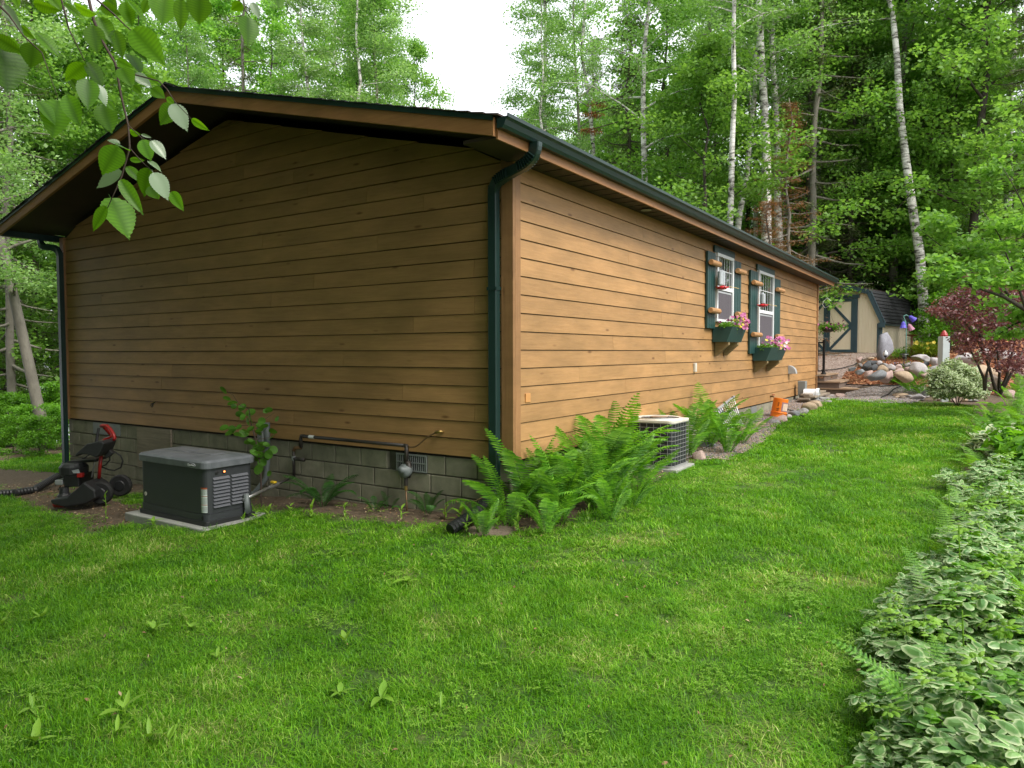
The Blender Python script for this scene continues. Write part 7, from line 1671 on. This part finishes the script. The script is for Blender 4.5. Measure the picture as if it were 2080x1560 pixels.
for L_ in ((745, 925, 645, 1115, .62, 0), (770, 1085, 595, 1185, .5, 1), (705, 1255, 832, 1510, .62, 0), (675, 1305, 578, 1470, .35, 0), (770, 1140, 912, 1360, .28, 0), (808, 1055, 912, 1160, .4, 0), (945, 1065, 905, 1250, .62, 0), (975, 1095, 1075, 1270, .55, 1), (1090, 1215, 1165, 1335, .42, 0), (905, 885, 965, 1020, .7, 0), (965, 890, 1060, 1005, .5, 1), (942, 1018, 1030, 1080, .3, 1), (750, 905, 832, 960, .5, 0), (750, 940, 800, 1018, .42, 0), (828, 1005, 925, 1015, .4, 0), (828, 830, 890, 850, .45, 0), (898, 848, 968, 870, .3, 1), (762, 905, 675, 878, .5, 1), (955, 1175, 1010, 1262, .9, 0), (1060, 615, 1112, 655, .6, 0), (1105, 658, 1015, 795, .62, 0), (1095, 660, 1198, 832, .58, 1), (1220, 752, 1330, 830, .35, 0), (968, 558, 1052, 620, .7, 0),
    (250, 640, 365, 790, .55, 0), (370, 635, 330, 880, .62, 0), (425, 600, 512, 805, .5, 0), (560, 500, 560, 692, .55, 0), (655, 660, 712, 845, .65, 0), (590, 160, 625, 348, .62, 0), (640, 110, 725, 280, .45, 0), (728, 190, 785, 372, .5, 0), (850, 185, 1050, 405, .48, 0), (858, 468, 968, 545, .55, 1), (775, 430, 842, 545, .6, 0), (560, 390, 665, 560, .5, 0), (540, 400, 408, 520, .5, 0), (1050, -20, 1030, 155, .85, 0), (1150, -10, 1150, 205, .42, 0), (1270, -30, 1262, 160, .80, 0), (1575, 108, 1580, 295, .62, 0), (815, 0, 950, 148, .22, 0), (408, 18, 525, 102, .32, 0), (220, 15, 392, 72, .5, 0), (480, 28, 615, 100, .5, 0), (215, 270, 200, 435, .85, 0), (20, 300, 60, 585, .75, 0), (-10, 230, 125, 480, .6, 0), (645, 28, 772, 92, .5, 0), (800, 10, 838, 162, .5, 0), (745, 378, 850, 430, .55, 0), (828, 345, 902, 460, .6, 0), (455, 500, 522, 585, .5, 0), (620, 535, 682, 672, .45, 1), (685, 640, 735, 702, .55, 0), (140, 165, 222, 245, .35, 0), (240, 210, 392, 355, .45, 0), (-20, 230, 150, 335, .5, 0), (1535, 15, 1465, 68, .7, 0), (1600, 15, 1652, 120, .45, 1), (935, 478, 1012, 535, .5, 0), (850, 540, 905, 592, .6, 0), (330, -20, 395, 62, .6, 0), (100, -20, 120, 40, .5, 0), (690, -20, 740, 80, .6, 0), (940, 0, 905, 90, .55, 0), (1760, -30, 1772, 45, .7, 0), (30, 30, 150, 210, .25, 1), (860, 300, 945, 390, .45, 0), (480, 120, 520, 150, .5, 0)):
    u0, v0, u1, v1, wdt, pale = L_; dz = random.uniform(-.10, .12); p0 = ep(u0, v0, dz); p1 = ep(u1, v1, dz+random.uniform(-.02, .02)); ax = (p1-p0); ln = ax.length; ax.normalize()
    view = (p0+te-CAMP).normalized(); nrm = (-view+Vector((random.uniform(-.55, .55), random.uniform(-.55, .55), random.uniform(-.25, .5)))).normalized()
    if pale: nrm = (nrm+Vector((0, 0, .5))).normalized()
    sdv = nrm.cross(ax).normalized(); nrm = ax.cross(sdv)
    Mx = Matrix((ax, sdv, nrm)).transposed().to_4x4(); o = link('leaf', EL2 if pale else EL, br_o); ws = ln*wdt/.52
    o.matrix_local = Matrix.Translation(p0)@Mx@Matrix.Diagonal((ln, ws, ln*.9, 1))
# ---- maple bough leaning in from the right
mt0 = Vector((pt(2330, 716, 11).x, pt(2330, 716, 11).y, 0)); mt0.z = gz(mt0.x, mt0.y)
mtr = thing('leaning_maple', mt0, 'young maple leaning in from the right above the purple bush', 'tree')
def mq(px, py, Z): return pt(px, py, Z)-mt0
MB().tube([(0, 0, -.2), (.0, .1, .8), mq(2180, 660, 10.8), mq(2085, 632, 10.6), mq(2040, 605, 10.6), mq(1990, 588, 10.5), mq(1930, 572, 10.4), mq(1895, 555, 10.4)], [.12, .10, .06, .035, .025, .016, .009, .004], 8).build('trunk', M['bark_dark'], mtr, smooth=True)
cl = []
for brn in (((2085, 632), (2060, 560), (2030, 480), (1990, 420)), ((2060, 615), (2000, 540), (1940, 480), (1890, 445)), ((2180, 660), (2120, 500), (2060, 380), (2030, 330)), ((2040, 605), (1970, 530), (1910, 500), (1865, 465)), ((2180, 640), (2150, 450), (2100, 300), (2070, 260)), ((1990, 588), (1935, 562), (1890, 548)), ((2120, 640), (2060, 660), (2030, 680))):
    Zs = 10.5+random.uniform(-.5, .8); q = [mq(x, y, Zs+i*.1) for i, (x, y) in enumerate(brn)]
    MB().tube(q, [.022, .014, .008, .003][:len(q)], 6).build('branch', M['bark_dark'], mtr, smooth=True)
    for i in range(1, len(q)):
        for j in range(4): c_ = q[i-1].lerp(q[i], random.random())+Vector((random.uniform(-.22, .22), random.uniform(-.35, .35), random.uniform(-.06, .25))); cl.append((tuple(c_), (random.uniform(.16, .34), random.uniform(.16, .34), random.uniform(.06, .13))))
leafmass('crown', cl, .085, M['leaf_maple'], mtr, 6500, .75)
# ---- orange-tipped boughs on the tall spruce
t0 = pt(1205, 225, 26); t = thing('rusty_bough', t0, 'orange-brown dead bough tips high above the gutter near the sky gap', 'branch')
for px, py in ((1210, 212), (1198, 232), (1195, 265)):
    c_ = pt(px, py, 26)-t0; leafmass('needles', [(tuple(c_), (.35, .3, .10)), (tuple(c_+Vector((.3, 0, -.1))), (.3, .2, .08))], .10, mat('orange_needles', (.42, .13, .04), (.28, .09, .03), 9, .8), t, 260, .25)
    MB().tube([tuple(c_+Vector((.9, .6, .3))), tuple(c_)], .02, 5).build('twig', M['twig'], t)
print('objects', len(bpy.data.objects))
